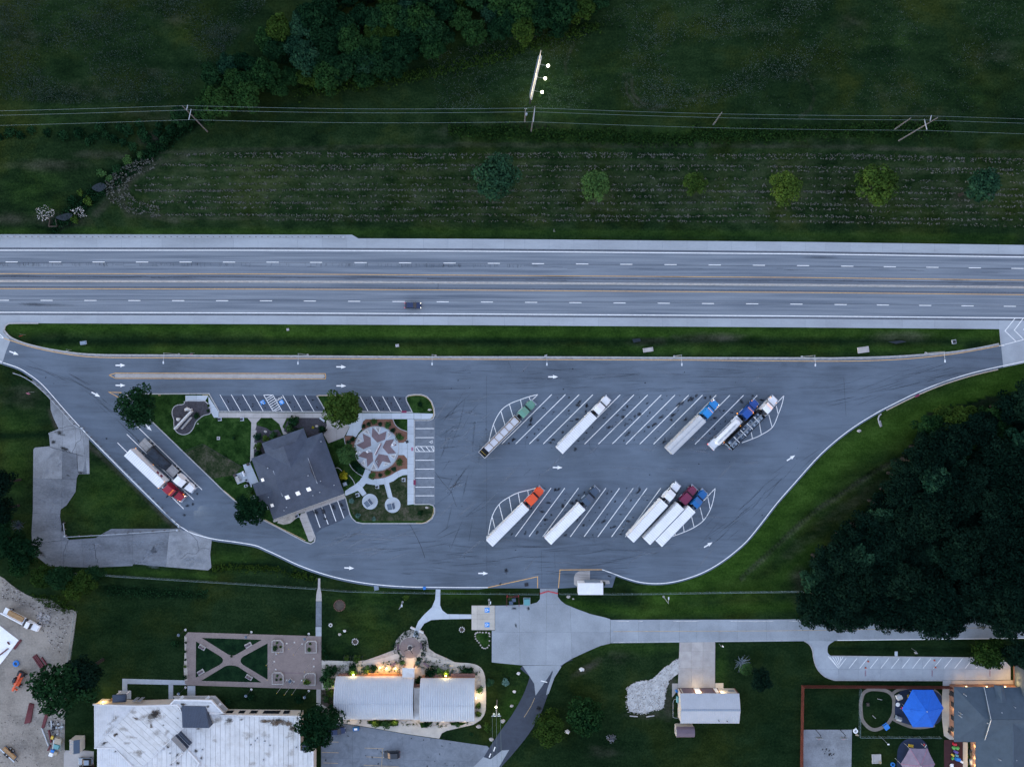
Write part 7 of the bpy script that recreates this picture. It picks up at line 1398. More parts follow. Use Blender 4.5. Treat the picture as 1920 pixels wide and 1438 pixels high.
def steel(label, p, q, w=.3, h=.3, mat='steel_red', z=.05, name='steel_beam', cat='beam', grp='red steel beams in the dirt yard'):
    a, c = G(*p), G(*q); m_ = (a+c)/2; d = c-a; t = thing(name, label, cat, (m_.x, m_.y, z), math.atan2(d.y, d.x), grp); L_ = d.length
    MB().box((0, 0, h*.94), (L_, w, h*.12)).build('top_flange', mat, t); MB().box((0, 0, h/2), (L_, w*.18, h*.8)).build('web', mat, t); MB().box((0, 0, h*.06), (L_, w, h*.12)).build('bottom_flange', mat, t); return t
for i, (p, q, lab) in enumerate((((415, 65), (540, 245), 'longest of the red beams above the dark tree'), ((432, 50), (560, 235), 'second red beam above the dark tree'), ((448, 40), (570, 215), 'third red beam above the dark tree'), ((520, 75), (590, 175), 'short red beam right of the beam stack'))): steel(lab, *Y5(p, q), .35, .35)
for i in range(5):
    steel('%s red beam of the strapped bundle in the dirt yard' % ('leftmost', 'second', 'middle', 'fourth', 'rightmost')[i], *Y5((318+16*i, 893-4*i), (378+10*i, 640+3*i)), .34, .36)
for i, (p, q, lab) in enumerate((((530, 940), (582, 755), 'red beam left of the scrap pile'), ((545, 945), (598, 770), 'red beam touching the scrap pile'), ((600, 1225), (632, 1160), 'short red beam at the tip of the grey pipe'), ((610, 975), (640, 1125), 'red beam inside the scrap pile'))): steel(lab, *Y5(p, q), .4, .35)
for p, q, lab in (((0, 1340), (135, 1235), 'long dark bar lying on the pale slab'), ((122, 1135), (155, 1175), 'short dark bar lying on the pale slab'), ((220, 1245), (320, 1110), 'dark red beam beside the pale slab edge')): steel(lab, *Y4(p, q), .3 if 'bar' in lab else .6, .25, z=.2 if 'slab' in lab and 'beside' not in lab else .05)
for p, q, lab in (((522, 945), (608, 1170), 'long grey steel pipe pointing down the yard'), ((640, 850), (645, 970), 'pale upright pipe in the scrap pile'), ((680, 1085), (660, 1210), 'short pale pipe beside the tarp')):
    a, c = G(*Y5(p)[0]), G(*Y5(q)[0]); t = thing('steel_pipe', lab, 'pipe', (a.x, a.y, .2)); MB().tube((0, 0, 0), (c.x-a.x, c.y-a.y, 0), .2, n=10).build('pipe_body', 'galvanised', t)
    for f_ in (.02, .98): MB().tube((c-a)*f_-Vector((0, 0, 0)), (c-a)*(f_+.015), .24, n=10).build('flange', 'paint_steel', t)
g = G(*Y5((205, 152))[0]); t = thing('pipe_coil', 'bright blue coil of plastic pipe on the dirt', 'coil', (g.x, g.y, .05))
for i, r_ in enumerate((.82, .68, .54)): MB().ribbon([(r_*math.cos(a), r_*math.sin(a)) for a in np.linspace(0, 6.283, 25)[:-1]], .13, 0, .28+.04*i, True).build('coil_loop', 'paint_toyblue', t)
a, c = G(*Y5((315, 225))[0]), G(*Y5((205, 460))[0]); d = c-a; t = thing('telehandler', 'orange telescopic handler standing in the dirt yard', 'telehandler', ((a+c)/2)[:2] + (0,), math.atan2(d.y, d.x)); L_ = d.length
MB().box((-.3, 0, .95), (L_*.62, 1.5, .6)).build('chassis', 'paint_machine', t, bevel=.06); MB().box((.2, .12, 1.75), (L_*.92, .5, .45)).build('boom', 'paint_machine', t, bevel=.04); MB().box((-.1, -.62, 1.75), (1.3, .75, 1.2)).build('operator_cab', 'glass_dark', t, bevel=.06); MB().box((-L_*.36, 0, 1.4), (1.4, 1.7, .75)).build('engine_cover', 'chassis', t, bevel=.08); MB().box((L_*.48, 0, .7), (.25, 1.5, .5)).build('fork_carriage', 'paint_machine', t); 
for s_ in (-.4, .4): MB().box((L_*.48+.55, s_, .45), (1.1, .14, .07)).build('fork', 'chassis', t)
wheels(t, (-L_*.3, L_*.26), .95)
a, c = G(*Y5((60, 1180))[0]), G(*Y5((215, 1320))[0]); d = c-a; t = thing('board_trailer', 'low trailer stacked with tan boards at the corner of the dirt yard', 'trailer', a[:2] + (0,), math.atan2(d.y, d.x)); L_ = d.length
MB().box((L_/2, 0, .6), (L_, 1.9, .15)).build('deck', 'paint_slate', t); MB().box((L_/2-.3, -.75, .78), (L_+1.2, .35, .2)).build('side_rail', 'galvanised', t); MB().box((L_+.5, -.3, .5), (1.0, .1, .1)).build('tow_bar', 'chassis', t)
for i in range(3): MB().box((L_*.5, .0+.32*i, .95), (L_*.92, .3, .5)).build('board_stack', 'wood', t)
wheels(t, (L_*.35, L_*.55), .9)
for (x0, y0, x1, y1), mat, lab, h_ in (((690, 1065, 780, 1140), 'paint_sand', 'stack of pale plywood sheets at the yard fence', .7), ((680, 1140, 750, 1195), 'paint_teal', 'blue tarped stack below the plywood', .8), ((640, 1210, 685, 1240), 'paint_toyblue', 'small blue tarped bundle in the scrap corner', .6), ((622, 1245, 670, 1290), 'body_white', 'white crate at the lower tip of the scrap pile', .7), ((680, 1235, 720, 1275), 'paint_sand', 'tan crate right of the white crate', .6), ((650, 930, 685, 970), 'chassis', 'dark crate in the middle of the scrap pile', .6), ((640, 1045, 670, 1080), 'body_yellow', 'yellowish crate beside the red scrap beam', .5)):
    (px0, py0), (px1, py1) = Y5((x0, y0), (x1, y1)); A, B = G(px0, py0), G(px1, py1); t = thing('material_stack', lab, 'stack', ((A.x+B.x)/2, (A.y+B.y)/2, .04), R(-15)); w_, l_ = abs(B.x-A.x), abs(A.y-B.y)
    for i in range(3): MB().box((rr.uniform(-.04, .04), rr.uniform(-.04, .04), h_*(i+.5)/3), (w_*(1-.04*i), l_*(1-.03*i), h_/3-.02)).build('layer', mat, t)
def rubble(name, lab, pts, n_, smin, smax, mats, z=.05, cat='scrap', kind=None, spread=1.0):
    cx, cy = sum(p[0] for p in pts)/len(pts), sum(p[1] for p in pts)/len(pts)
    for mi, mat in enumerate(mats):
        b = MB()
        for i in range(n_//len(mats)):
            for _ in range(30):
                x, y = rr.uniform(min(p[0] for p in pts), max(p[0] for p in pts)), rr.uniform(min(p[1] for p in pts), max(p[1] for p in pts))
                if inpoly(x, y, pts): break
            g = G(x, y); s_ = rr.uniform(smin, smax); b.rock((g.x, g.y, z+s_*.25), (s_, s_*rr.uniform(.4, 1), s_*.5), rr.randint(0, 9999), 1)
        o = b.build(name, mat); o['kind'] = 'stuff'; o['label'] = lab; o['category'] = cat
rubble('scrap_pieces', 'loose dark scrap lying along the yard fence', Y5((580, 870), (640, 850), (790, 870), (785, 1040), (680, 1050), (600, 990)), 60, .12, .45, ('chassis', 'galvanised', 'kerb_dirty'))
rubble('spoil_rubble', 'heap of broken pale concrete beside the work truck', Y4((560, 700), (700, 690), (760, 760), (740, 850), (640, 920), (570, 850)), 70, .15, .55, ('stone', 'kerb_dirty'))
rubble('yard_debris', 'scattered dark clods and stones on the dirt yard', [(5, 1085), (60, 1120), (110, 1140), (135, 1160), (110, 1230), (90, 1200), (60, 1140), (0, 1120)], 500, .05, .22, ('soil', 'stone'))
rubble('yard_debris', 'scattered clods near the lower dirt yard', [(0, 1340), (60, 1330), (90, 1360), (100, 1438), (0, 1438)], 260, .05, .16, ('soil', 'stone'))
rubble('culvert_riprap', 'white broken stones piled round the culvert mouth', Z(0, 0, 2.996)((200, 1175), (250, 1150), (310, 1185), (300, 1220), (240, 1245), (205, 1225)), 120, .06, .2, ('stone', 'kerb'))
rubble('culvert_riprap', 'white broken stones on the far side of the culvert', Z(0, 0, 2.996)((395, 1180), (460, 1160), (490, 1215), (440, 1225)), 90, .06, .2, ('stone', 'kerb'))
gwo = [(1225+(x-1225)*1.06, 1292+(y-1292)*1.06) for x, y in gw]
rubble('loose_gravel', 'loose pale gravel spilling round the gravel patch', gwo, 1500, .05, .2, ('gravel_white', 'kerb_dirty', 'stone'), .02, 'gravel')
def guardrail(pts, gap, lab, end=True):
    P = [G(*p) for p in pts]; t = thing('guardrail', lab, 'guardrail', (P[0].x, P[0].y, 0)); b = MB()
    for a, c in zip(P[:-1], P[1:]):
        d = (c-a).normalized(); sd_ = Vector((-d.y, d.x, 0))*.05
        for z0, z1, o_ in ((.42, .54, 0), (.54, .60, 1), (.60, .72, 0)): b.ribbon([(a+sd_*o_)[:2], (c+sd_*o_)[:2]], .09, z0, z1)
    b.build('rail', 'galvanised', t, True); proto = None; acc = 0
    for a, c in zip(P[:-1], P[1:]):
        d = c-a; L_ = d.length; x = -acc
        while x < L_:
            if x >= 0:
                q = a + d*(x/L_) + Vector((-d.y, d.x, 0)).normalized()*.16 - Vector((P[0].x, P[0].y, 0))
                if proto is None: proto = MB().box((0, 0, .36), (.18, .22, .72)).build('post', 'wood_pole', t); proto.location = q
                else: o = proto.copy(); COL.objects.link(o); o.location = q
            x += gap
        acc = (acc + L_) % gap if gap else 0
    if end: e = P[-1]; MB().box((e.x, e.y, .5), (.5, .5, .5)).build('end_terminal', 'galvanised', t, True)
    return t
guardrail([(-300, 445.6), (0, 445.6), (300, 446), (645, 446.2)], 1.72, 'long steel guardrail along the far edge of the motorway')
sheet('guardrail_pad', [(-420, 439), (0, 439.8), (300, 440), (660, 440.5), (672, 447.5), (672, 450), (-420, 450)], .035, 'concrete_shoulder', .1)
strip('guardrail_strip', [(160, 806), (186, 833), (240, 887), (300, 947), (338, 984)], 1.3, .03, 'concrete_old_pale', None, None, False, 'structure'); strip('guardrail_strip', smooth([(60, 714), (92, 742), (120, 772), (150, 803)], 3), .8, .03, 'concrete_old_pale', None, None, False, 'structure')
guardrail(smooth([(27, 700), (40, 704), (52, 710), (70, 722), (92, 743), (120, 773), (140, 796), (156, 803)], 3), 1.9, 'short curved guardrail at the mouth of the entry ramp')
guardrail([(163, 811), (186, 834), (240, 888), (300, 948), (330, 980), (337, 986)], 1.9, 'straight guardrail along the outer edge of the entry lane')
guardrail([(126, 1006), (200, 1002), (262, 998), (334, 993)], 3.5, 'guardrail crossing the abandoned concrete drive')
guardrail([(121, 980), (124, 1004)], 1.8, 'short bent guardrail at the corner of the abandoned drive')
for pts, lab in (([(92, 1070.5), (110, 1072), (170, 1074.7), (300, 1083), (390, 1088.5), (480, 1094), (594, 1101.5)], 'long chain-link fence west of the garden path'), ([(603, 1102), (650, 1106), (720, 1108), (816, 1109.6)], 'chain-link fence behind the curving white kerb line'), ([(826, 1109.8), (920, 1110.6), (1009, 1111.5)], 'chain-link fence between the walk and the red gate'), ([(1049, 1111), (1084, 1111)], 'short chain-link fence between gate and container'), ([(1131, 1111.5), (1220, 1111), (1330, 1109), (1503, 1107)], 'chain-link fence from the container to the woods'), ([(145, 1146), (141, 1180), (133, 1240), (126, 1290), (123, 1340), (120, 1402)], 'chain-link fence along the dirt yard')):
    wire_fence('chain_link_fence', pts, 1.7, lab, 'galvanised_mesh', 'galvanised_mesh', 3.0, .2, net_w=.026)
def street_lamp(px, py, lab, arm=(0, -2.6), h=9.0, glow=False):
    g = G(px, py); t = thing('street_lamp', lab, 'lamp post', (g.x, g.y, 0), 0, 'lamp posts along the truck park'); MB().disc((0, 0), .3, 0, .35, 10).build('footing', 'kerb', t)
    MB().tube((0, 0, .3), (0, 0, h), .11, .07, 8).build('pole', 'galvanised', t); MB().tube((0, 0, h-.3), (arm[0]*.9, arm[1]*.9, h+.1), .05, n=6).build('arm', 'galvanised', t); MB().box((arm[0], arm[1], h+.1), (.32, .75, .16)).build('lamp_head', 'lamp_off', t, bevel=.03); return t
for px, py, lab in ((336, 664.5, 'lamp post on the kerb above the first half of the long island'), (577, 665.5, 'lamp post on the kerb above the second half of the long island'), (817, 667, 'lamp post on the kerb above the corner car stalls'), (1022.5, 667.5, 'lamp post on the kerb above the green truck'), (1503, 669, 'lamp post on the kerb above the right hatched corner'), (1735, 662, 'lamp post on the kerb near the exit ramp'), (1264, 668, 'lamp post on the kerb above the empty middle stalls')): street_lamp(px, py, lab)
for px, py, lab, arm in ((1244, 1118, 'lamp post beside the fence below the parked trucks', (.0, 1.5)), (755, 1128, 'lamp post on the lawn left of the forked walk', (.8, 1.0)), (917, 1124, 'lamp post by the accessible parking pads', (.6, 1.2))): street_lamp(px, py, lab, arm, 6.5)
for i, (px, py, lab) in enumerate(((347.6, 1180.6, 'garden lamp at the upper left corner of the brick plaza'), (471.3, 1184.6, 'garden lamp on the upper edge of the brick plaza'), (579, 1188, 'garden lamp at the upper right planter of the brick plaza'), (347.6, 1288.5, 'garden lamp at the lower left corner of the brick plaza'), (471.3, 1292.2, 'garden lamp below the crossing brick paths'), (579, 1294.8, 'garden lamp below the flagpoles'))):
    g = G(px, py); t = thing('garden_lamp', lab, 'lamp post', (g.x, g.y, 0), 0, 'garden lamps round the brick plaza'); MB().disc((0, 0), .34, 0, .12, 14, .3).build('footing', 'stone_white', t); MB().tube((0, 0, .1), (0, 0, 4.0), .07, .05, 8).build('pole', 'chassis', t); MB().disc((0, 0), .14, 3.9, 4.2, 12, .3).disc((0, 0), .42, 4.2, 4.32, 16, .2).build('lamp_shade', 'paint_slate', t)
fl = (((1355, 315), 7, 'first flagpole on the upper side of the plaza square'), ((1455, 300), 5, 'middle flagpole on the upper side of the plaza square'), ((1555, 322), 8, 'last flagpole on the upper side of the plaza square'), ((1218, 450), 8, 'top flagpole on the left side of the plaza square'), ((1197, 547), 5, 'middle flagpole on the left side of the plaza square'), ((1215, 648), 7, 'bottom flagpole on the left side of the plaza square'), ((1355, 785), 8.5, 'first flagpole on the lower side of the plaza square'), ((1450, 805), 8.5, 'middle flagpole on the lower side of the plaza square'), ((1550, 790), 9, 'last flagpole on the lower side of the plaza square'), ((1705, 512), 9, 'top flagpole on the right side of the plaza square'), ((1705, 610), 10, 'tallest flagpole on the right side of the plaza square'))
for q, h_, lab in fl:
    g = G(*QB(q)[0]); t = thing('flagpole', lab, 'flagpole', (g.x, g.y, .05), 0, 'flagpoles round the plaza square'); MB().disc((0, 0), .26, 0, .18, 12, .16).build('base_collar', 'stone_white', t); MB().tube((0, 0, .1), (0, 0, h_), .06, .035, 8).build('pole', 'galvanised', t); MB().disc((0, 0), .09, h_, h_+.15, 8, .04).build('finial', 'body_yellow', t)
for q, rot, lab in (((268, 362), -30, 'bench by the upper left diagonal brick path'), ((862, 335), 28, 'bench by the upper right diagonal brick path'), ((252, 682), 30, 'bench by the lower left diagonal brick path'), ((872, 748), -30, 'bench by the lower right diagonal brick path')):
    g = G(*QB(q)[0]); t = thing('park_bench', lab, 'bench', (g.x, g.y, .07), R(rot), 'benches on the crossing brick paths'); MB().box((0, 0, .02), (2.0, 1.2, .05)).build('pad', 'concrete_tan', t); MB().box((0, 0, .45), (1.5, .48, .07)).build('seat', 'wall_purple', t); MB().box((0, .27, .75), (1.5, .06, .5)).build('backrest', 'wall_purple', t)
    for s_ in (-.6, .6): MB().box((s_, 0, .22), (.08, .45, .44)).build('leg', 'chassis', t)
PLANT = []
for q, f, lab in (((1245, 345), 1, 'stone-edged planter at the upper left of the plaza square'), ((1668, 355), -1, 'stone-edged planter at the upper right of the plaza square'), ((1247, 758), 1, 'stone-edged planter at the lower left of the plaza square'), ((1655, 768), -1, 'stone-edged planter at the lower right of the plaza square')):
    c = QB(q)[0]; oc = [(c[0]+x*f, c[1]+y) for x, y in ((-10.5, -9), (-8, -11), (5, -11), (10, -6), (10, 10.5), (-10.5, 10.5))]; g = G(*c); t = thing('stone_planter', lab, 'planter', (g.x, g.y, .05), 0, 'planters of the plaza square')
    MB().ribbon(M2(oc), .22, .05, .5, True).build('stone_edge', 'stone', t, True); MB().prism(M2([(c[0]+(x-c[0])*.93, c[1]+(y-c[1])*.93) for x, y in oc]), .05, .35).build('soil', 'pavers_pink', t, True); PLANT.append(c)
g = G(*QB((1405, 790))[0]); t = thing('memorial_stone', 'dark diamond-shaped memorial stone between the lower flagpoles', 'memorial', (g.x, g.y, .05), R(45)); MB().box((0, 0, .15), (1.1, 1.1, .3)).build('plinth', 'stone', t); MB().box((0, 0, .6), (.8, .8, .7), taper=.7).build('stone_block', 'paint_slate', t)
g = G(769, 1213.5); t = thing('propeller_memorial', 'dark propeller sculpture on a round base in front of the museum', 'sculpture', (g.x, g.y, .06)); MB().disc((0, 0), .85, 0, .3, 20).build('ring_base', 'stone', t); MB().disc((0, 0), .55, .3, .9, 16, .45).build('hub', 'chassis', t)
for a in (25, 205, 300): MB().tube((0, 0, .8), (1.7*math.cos(R(a)), 1.7*math.sin(R(a)), .85), .13, .06).build('blade', 'chassis', t)
for q, rot, lab in (((893, 702), 86, 'dark bench on the left of the round paving'), ((1120, 685), -78, 'dark bench on the right of the round paving')):
    g = G(*QN(q)[0]); t = thing('park_bench', lab, 'bench', (g.x, g.y, .06), R(rot)); MB().box((0, 0, .45), (1.6, .5, .07)).build('seat', 'wall_purple', t); MB().box((0, .26, .75), (1.6, .06, .5)).build('backrest', 'wall_purple', t)
    for s_ in (-.6, .6): MB().box((s_, 0, .22), (.08, .45, .44)).build('leg', 'chassis', t)
for q, rot, lab in (((838, 868), 32, 'left sloping display board before the museum porch'), ((1175, 870), -38, 'right sloping display board before the museum porch')):
    g = G(*QN(q)[0]); t = thing('display_board', lab, 'sign', (g.x, g.y, .05), R(rot)); MB().box((0, 0, .8), (1.8, .7, .08), M4=Matrix.Rotation(R(12), 4, 'X')).build('board', 'wall_purple', t)
    for s_ in (-.7, .7): MB().box((s_, 0, .4), (.1, .1, .8)).build('leg', 'chassis', t)
for q, lab in (((1038, 512), 'left white gate wall at the garden entrance'), ((1122, 546), 'right white gate wall at the garden entrance')): g = G(*QN(q)[0]); t = thing('gate_wall', lab, 'wall', (g.x, g.y, .04), R(-25)); MB().box((0, 0, .4), (1.3, .3, .8)).build('wall_block', 'stone_white', t); MB().box((0, 0, .85), (1.45, .42, .1)).build('coping', 'stone_white', t)
for q, r_, lab in (((302, 292), 1.55, 'brick-ringed flower bed on the museum lawn'), ((213, 487), .42, 'small stone ring on the museum lawn'), ((458, 653), .82, 'white stone ring round a shrub on the museum lawn'), ((1526, 532), .7, 'octagonal white stone ring beside the parking pads')):
    g = G(*QN(q)[0]); t = thing('stone_ring', lab, 'flower bed', (g.x, g.y, 0)); n_ = max(8, int(r_*14))
    for i in range(n_): a = 6.283*i/n_; MB().box((r_*math.cos(a), r_*math.sin(a), .1), (.28, .22, .22), a).build('stone_block', 'brick_red' if 'brick' in lab else 'stone_white', t)
    MB().disc((0, 0), r_*.9, -.05, .05, 20).build('soil', 'soil', t)
pts = [G(*p) for p in smooth(Q4((175, 780), (200, 762), (255, 762), (320, 768), (327, 800), (320, 900), (285, 930), (250, 920), (215, 870), (180, 830)), 2, True)]; c = pts[0]; t = thing('stone_ring', 'heart-shaped bed edged with pale stones beside the apron', 'flower bed', (c.x, c.y, 0))
for i, p in enumerate(pts): MB().rock((p.x, p.y, .12), (.3, .24, .2), i, 1).build('stone_block', 'stone', t, True)
MB().sheet([p[:2] for p in pts], .03).build('soil', 'lawn', t, True)
for (px, py), s_, lab in ((Q5((555, 372))[0], .55, 'white boulder near the top of the dark lane'), (Q5((510, 580))[0], .5, 'white boulder halfway along the dark lane'), (Q5((481, 740))[0], .5, 'pale boulder below the spreading lawn by the dark lane'), (Q5((381, 910))[0], .7, 'grey boulder beside the middle of the dark lane'), (Q5((250, 1117))[0], .65, 'grey boulder at the lower end of the museum lawn'), (Q5((1272, 327))[0], .75, 'flat white slab on the bare patch east of the lane'), (Q5((1112, 1032))[0], .75, 'white boulder between the two leafy trees'), (Q5((105, 975))[0], .7, 'dark rock beside the curving museum walk'), (QN((305, 580))[0], .5, 'pale rock on the museum lawn'), (QN((355, 545))[0], .45, 'white rock beside the pale rock on the museum lawn'), (Q4((1160, 385))[0], .55, 'round tan rock beside the exit gate'), (Q4((1212, 408))[0], .3, 'small pale rock beside the round tan rock'), (Z(1440, 680, 3.994)((680, 510))[0], .6, 'pale broken kerb stone below the exit curve')):
    g = G(px, py); tag(MB().rock((g.x, g.y, s_*.3), (s_, s_*.75, s_*.55), int(px), 2).build('boulder', 'stone_white' if 'white' in lab else 'stone'), lab, 'boulder')
def sign_post(px, py, lab, col='body_white', rot=0, w=.8):
    g = G(px, py); t = thing('road_sign', lab, 'sign', (g.x, g.y, 0), R(rot)); MB().tube((0, 0, 0), (0, 0, 2.4), .05).build('post', 'galvanised', t); MB().box((0, 0, 2.2), (w, .05, .8), M4=Matrix.Rotation(R(12), 4, 'X')).build('sign_plate', col, t)
for a in ((48, 628, 'red and white sign on the grass at the ramp nose', 'paint_toyred', 20), (134, 656, 'white sign beside the kerb of the entry ramp', 'body_white', 10), (64, 735, 'pinkish sign on the grass left of the short guardrail', 'canopy_pink', -30), (1870, 646, 'small sign at the nose of the exit ramp'), (1038, 434, 'small pale marker on the far verge of the motorway', 'body_white', 0, .4), (365, 662, 'small reddish sign on the kerb above the long island', 'canopy_pink', 0), (1348, 1206, 'white mailbox sign beside the garage driveway', 'body_white', 90, .4), (1709, 1215, 'small white sign on the strip above the school car park')): sign_post(*a)
for px, py, w, l_, lab, mat in ((157, 643, 1.8, 1.0, 'grey utility frame on the verge near the ramp', 'paint_steel'), (1618, 656, 3.2, 1.7, 'square concrete pad on the verge near the exit', 'concrete_tan'), (1788, 641, 1.2, 1.2, 'concrete drain inlet on the verge near the exit', 'concrete'), (1215, 656, 2.9, 1.2, 'broken pale concrete slab on the verge above the stalls', 'concrete_tan'), (706, 1101.5, 1.3, 1.3, 'tilted grey utility box by the long fence', 'paint_steel'), (796, 1102, .8, .8, 'small blue bin on the kerb near the forked walk', 'paint_toyblue'), (745, 648, 1.0, .8, 'small pale utility lid on the verge', 'kerb'), (540, 618, .7, .7, 'tiny white utility cover on the verge', 'kerb'), (987, 1095.5, 1.1, .9, 'dark bin on the asphalt inside the yellow line', 'chassis')):
    g = G(px, py); t = thing('utility_box', lab, 'utility box', (g.x, g.y, 0), R(8)); MB().box((0, 0, .14), (w, l_, .3)).build('body', mat, t, bevel=.03); MB().box((0, 0, .31), (w*.72, l_*.72, .06)).build('cover', 'black' if 'inlet' in lab else mat, t)
g = G(668.5, 1363.8); t = thing('donation_box', 'blue and white box on the corner of the museum car park', 'box', (g.x, g.y, .05), R(6)); MB().box((0, 0, .5), (1.7, .85, 1.0)).build('body', 'paint_royal', t, bevel=.04); MB().box((0, .1, 1.02), (.9, .55, .08)).build('lid', 'body_white', t); MB().box((0, -.5, .2), (1.5, .2, .35)).build('shelf', 'wood', t)
WIRES = [[(-500, 213, 17), (349, 198.5, 17.5), (1003, 203, 17.5), (1746, 218, 17.5), (2700, 236, 17)], [(-500, 222, 15.5), (356, 206.5, 16), (1001, 210, 16), (1733, 225.5, 16), (2700, 246, 15.5)], [(-500, 242, 15), (354, 225, 15.5), (1000, 229, 15.5), (1738, 245, 15.5), (2700, 268, 15)]]
for (cp, lab) in zip(WIRES, ('topmost power wire across the north field', 'second power wire across the north field', 'lowest power wire across the north field')):
    b = MB()
    for a, c in zip(cp[:-1], cp[1:]):
        A, B = G(a[0], a[1], a[2]), G(c[0], c[1], c[2]); q = [A.lerp(B, i/14) - Vector((0, 0, 1.4*math.sin(math.pi*i/14))) for i in range(15)]
        for p, r_ in zip(q[:-1], q[1:]): b.tube(p, r_, .038, n=4)
    tag(b.build('power_wire', 'wire'), lab, 'wire', 'wires of the north power line')
def pole(base, top, h, arms, lab, transformer=False):
    A = G(*base); B = G(*top, h); t = thing('utility_pole', lab, 'utility pole', (A.x, A.y, 0), 0, 'poles of the north power line'); d = B-Vector((A.x, A.y, 0))
    MB().tube((0, 0, 0), d, .22, .13, 8).build('pole_shaft', 'wood_pole', t)
    for p, q, z_ in arms: p, q = G(*p, z_), G(*q, z_); o_ = Vector((A.x, A.y, 0)); m_ = (p+q)/2-o_; dd = q-p; MB().box(m_, (dd.length, .16, .16), math.atan2(dd.y, dd.x)).build('cross_arm', 'galvanised', t)
    if transformer: MB().disc((.35, 0), .3, h-3.4, h-2.4, 12).build('transformer', 'paint_steel', t)
    return t
pole((389, 247), (342, 199), 17.8, (((352, 197.5), (350, 206.5), 17.5), ((358.5, 205), (354, 225), 15.8)), 'leaning wooden utility pole at the end of the hedgerow')
pole((996, 247), (1003, 200), 17.8, (((1003, 201), (1000, 229), 16.8),), 'wooden utility pole below the lit billboard')
pole((1685, 264.4), (1758, 221), 18.2, (((1746, 217), (1744, 227), 17.6), ((1733, 224), (1738, 244), 15.8)), 'leaning wooden utility pole at the far end of the field')
pole((1676, 244), (1708, 221.5), 9.0, (), 'short stub pole beside the far utility pole'); pole((1337, 235), (1353.5, 211), 9.0, (), 'short stub pole in the middle of the field'); pole((984, 229), (985.5, 204), 8.5, (((983, 203.5), (988, 204.5), 8.3),), 'short pole with a small arm beside the billboard', True)
p0, p1 = G(994, 190, 8), G(1013, 108, 8); m_ = (p0+p1)/2; d = p1-p0; rz = math.atan2(d.y, d.x); L_ = d.length
t = thing('billboard', 'floodlit roadside billboard seen edge-on in the north field', 'billboard', (m_.x, m_.y, 0), rz)
MB().box((0, 0, 10.7), (L_, .12, 3.0)).build('sign_face', 'concrete_warm', t); MB().box((-.6, .3, 10.6), (L_*.86, .1, 2.8)).build('back_face', 'paint_steel', t); MB().box((0, -.3, 9.0), (L_, .3, .08)).build('catwalk', 'galvanised', t)
for x in (-L_*.3, 0, L_*.3): MB().tube((x, .4, 0), (x, .4, 9.3), .2, n=8).build('support_post', 'chassis', t)
for x in (-L_*.29, .02*L_, L_*.31):
    MB().tube((x, 0, 9.0), (x, -2.6, 9.2), .025, n=5).build('lamp_arm', 'galvanised', t); fl_ = MB().disc((x, -2.7), .34, 9.1, 9.35, 14, .38).build('flood_lamp', 'lamp_white', t)
    ld = bpy.data.lights.new('flood_light', 'SPOT'); ld.energy = 9; ld.color = (1, .90, .70); ld.spot_size = R(110); ld.spot_blend = .7; ld.shadow_soft_size = .2; lo = bpy.data.objects.new('flood_light', ld); COL.objects.link(lo); lo.parent = t; lo.location = (x, -2.45, 9.55); lo.rotation_euler = (R(115), 0, 0)
    ld = bpy.data.lights.new('flood_spill', 'POINT'); ld.energy = 14; ld.color = (1, .92, .70); ld.shadow_soft_size = .25; lo = bpy.data.objects.new('flood_spill', ld); COL.objects.link(lo); lo.parent = t; lo.location = (x, -2.7, 8.9)
g = G(932, 1312); t = thing('utility_pole', 'utility pole with a lit lamp and transformers beside the dark lane', 'utility pole', (g.x, g.y, 0)); MB().tube((0, 0, 0), (0, 0, 10), .17, .11, 8).build('pole_shaft', 'wood_pole', t)
for i, x in enumerate((-.7, 0, .7)): MB().disc((x, -.2), .25, 8.0, 8.9, 12).build('transformer', 'paint_steel', t)
MB().box((0, 0, 9.6), (2.6, .14, .14)).build('cross_arm', 'galvanised', t); MB().tube((0, 0, 8.6), (-.1, 1.9, 8.9), .05).build('lamp_arm', 'galvanised', t); MB().disc((-.1, 2.1), .2, 8.75, 8.95, 12, .26).build('lamp_head', 'lamp_white', t); lamp(t, (g.x-.1, g.y+2.1, 8.4), 160, (1, .93, .62))
for x, lab in ((-1.1, 'left service wire running down to the dark lane'), (0, 'middle service wire running down to the dark lane'), (1.1, 'right service wire running down to the dark lane')):
    A = Vector((g.x+x, g.y, 9.7)); B = G(934+x*8, 1560, 9.5); b = MB(); q = [A.lerp(B, i/12)-Vector((0, 0, .8*math.sin(math.pi*i/12))) for i in range(13)]
    for p, r_ in zip(q[:-1], q[1:]): b.tube(p, r_, .03, n=4)
    tag(b.build('service_wire', 'wire'), lab, 'wire')
g = G(98, 418); t = thing('culvert', 'dark concrete culvert mouth below the motorway verge', 'culvert', (g.x, g.y, -.6)); [MB().box((s_, 0, .1), (.22, 2.2, .8), s_*.2).build('wing_wall', 'soil', t) for s_ in (-1, 1)]; MB().box((0, -1.0, .1), (2.2, .25, .9)).build('head_wall', 'soil', t)
sheet('ditch_water', smooth([(104, 408), (126, 400), (136, 404), (122, 414)], 4, True), -.0, 'water_dark'); sheet('ditch_water', smooth([(172, 352), (188, 343), (200, 350), (186, 360)], 4, True), -.0, 'water_dark'); sheet('ditch_water', [(1185, 636), (1200, 634), (1202, 640), (1188, 643)], -.0, 'water_dark'); sheet('ditch_water', [(1665, 641), (1690, 638), (1700, 641), (1680, 645)], .0, 'water_dark')
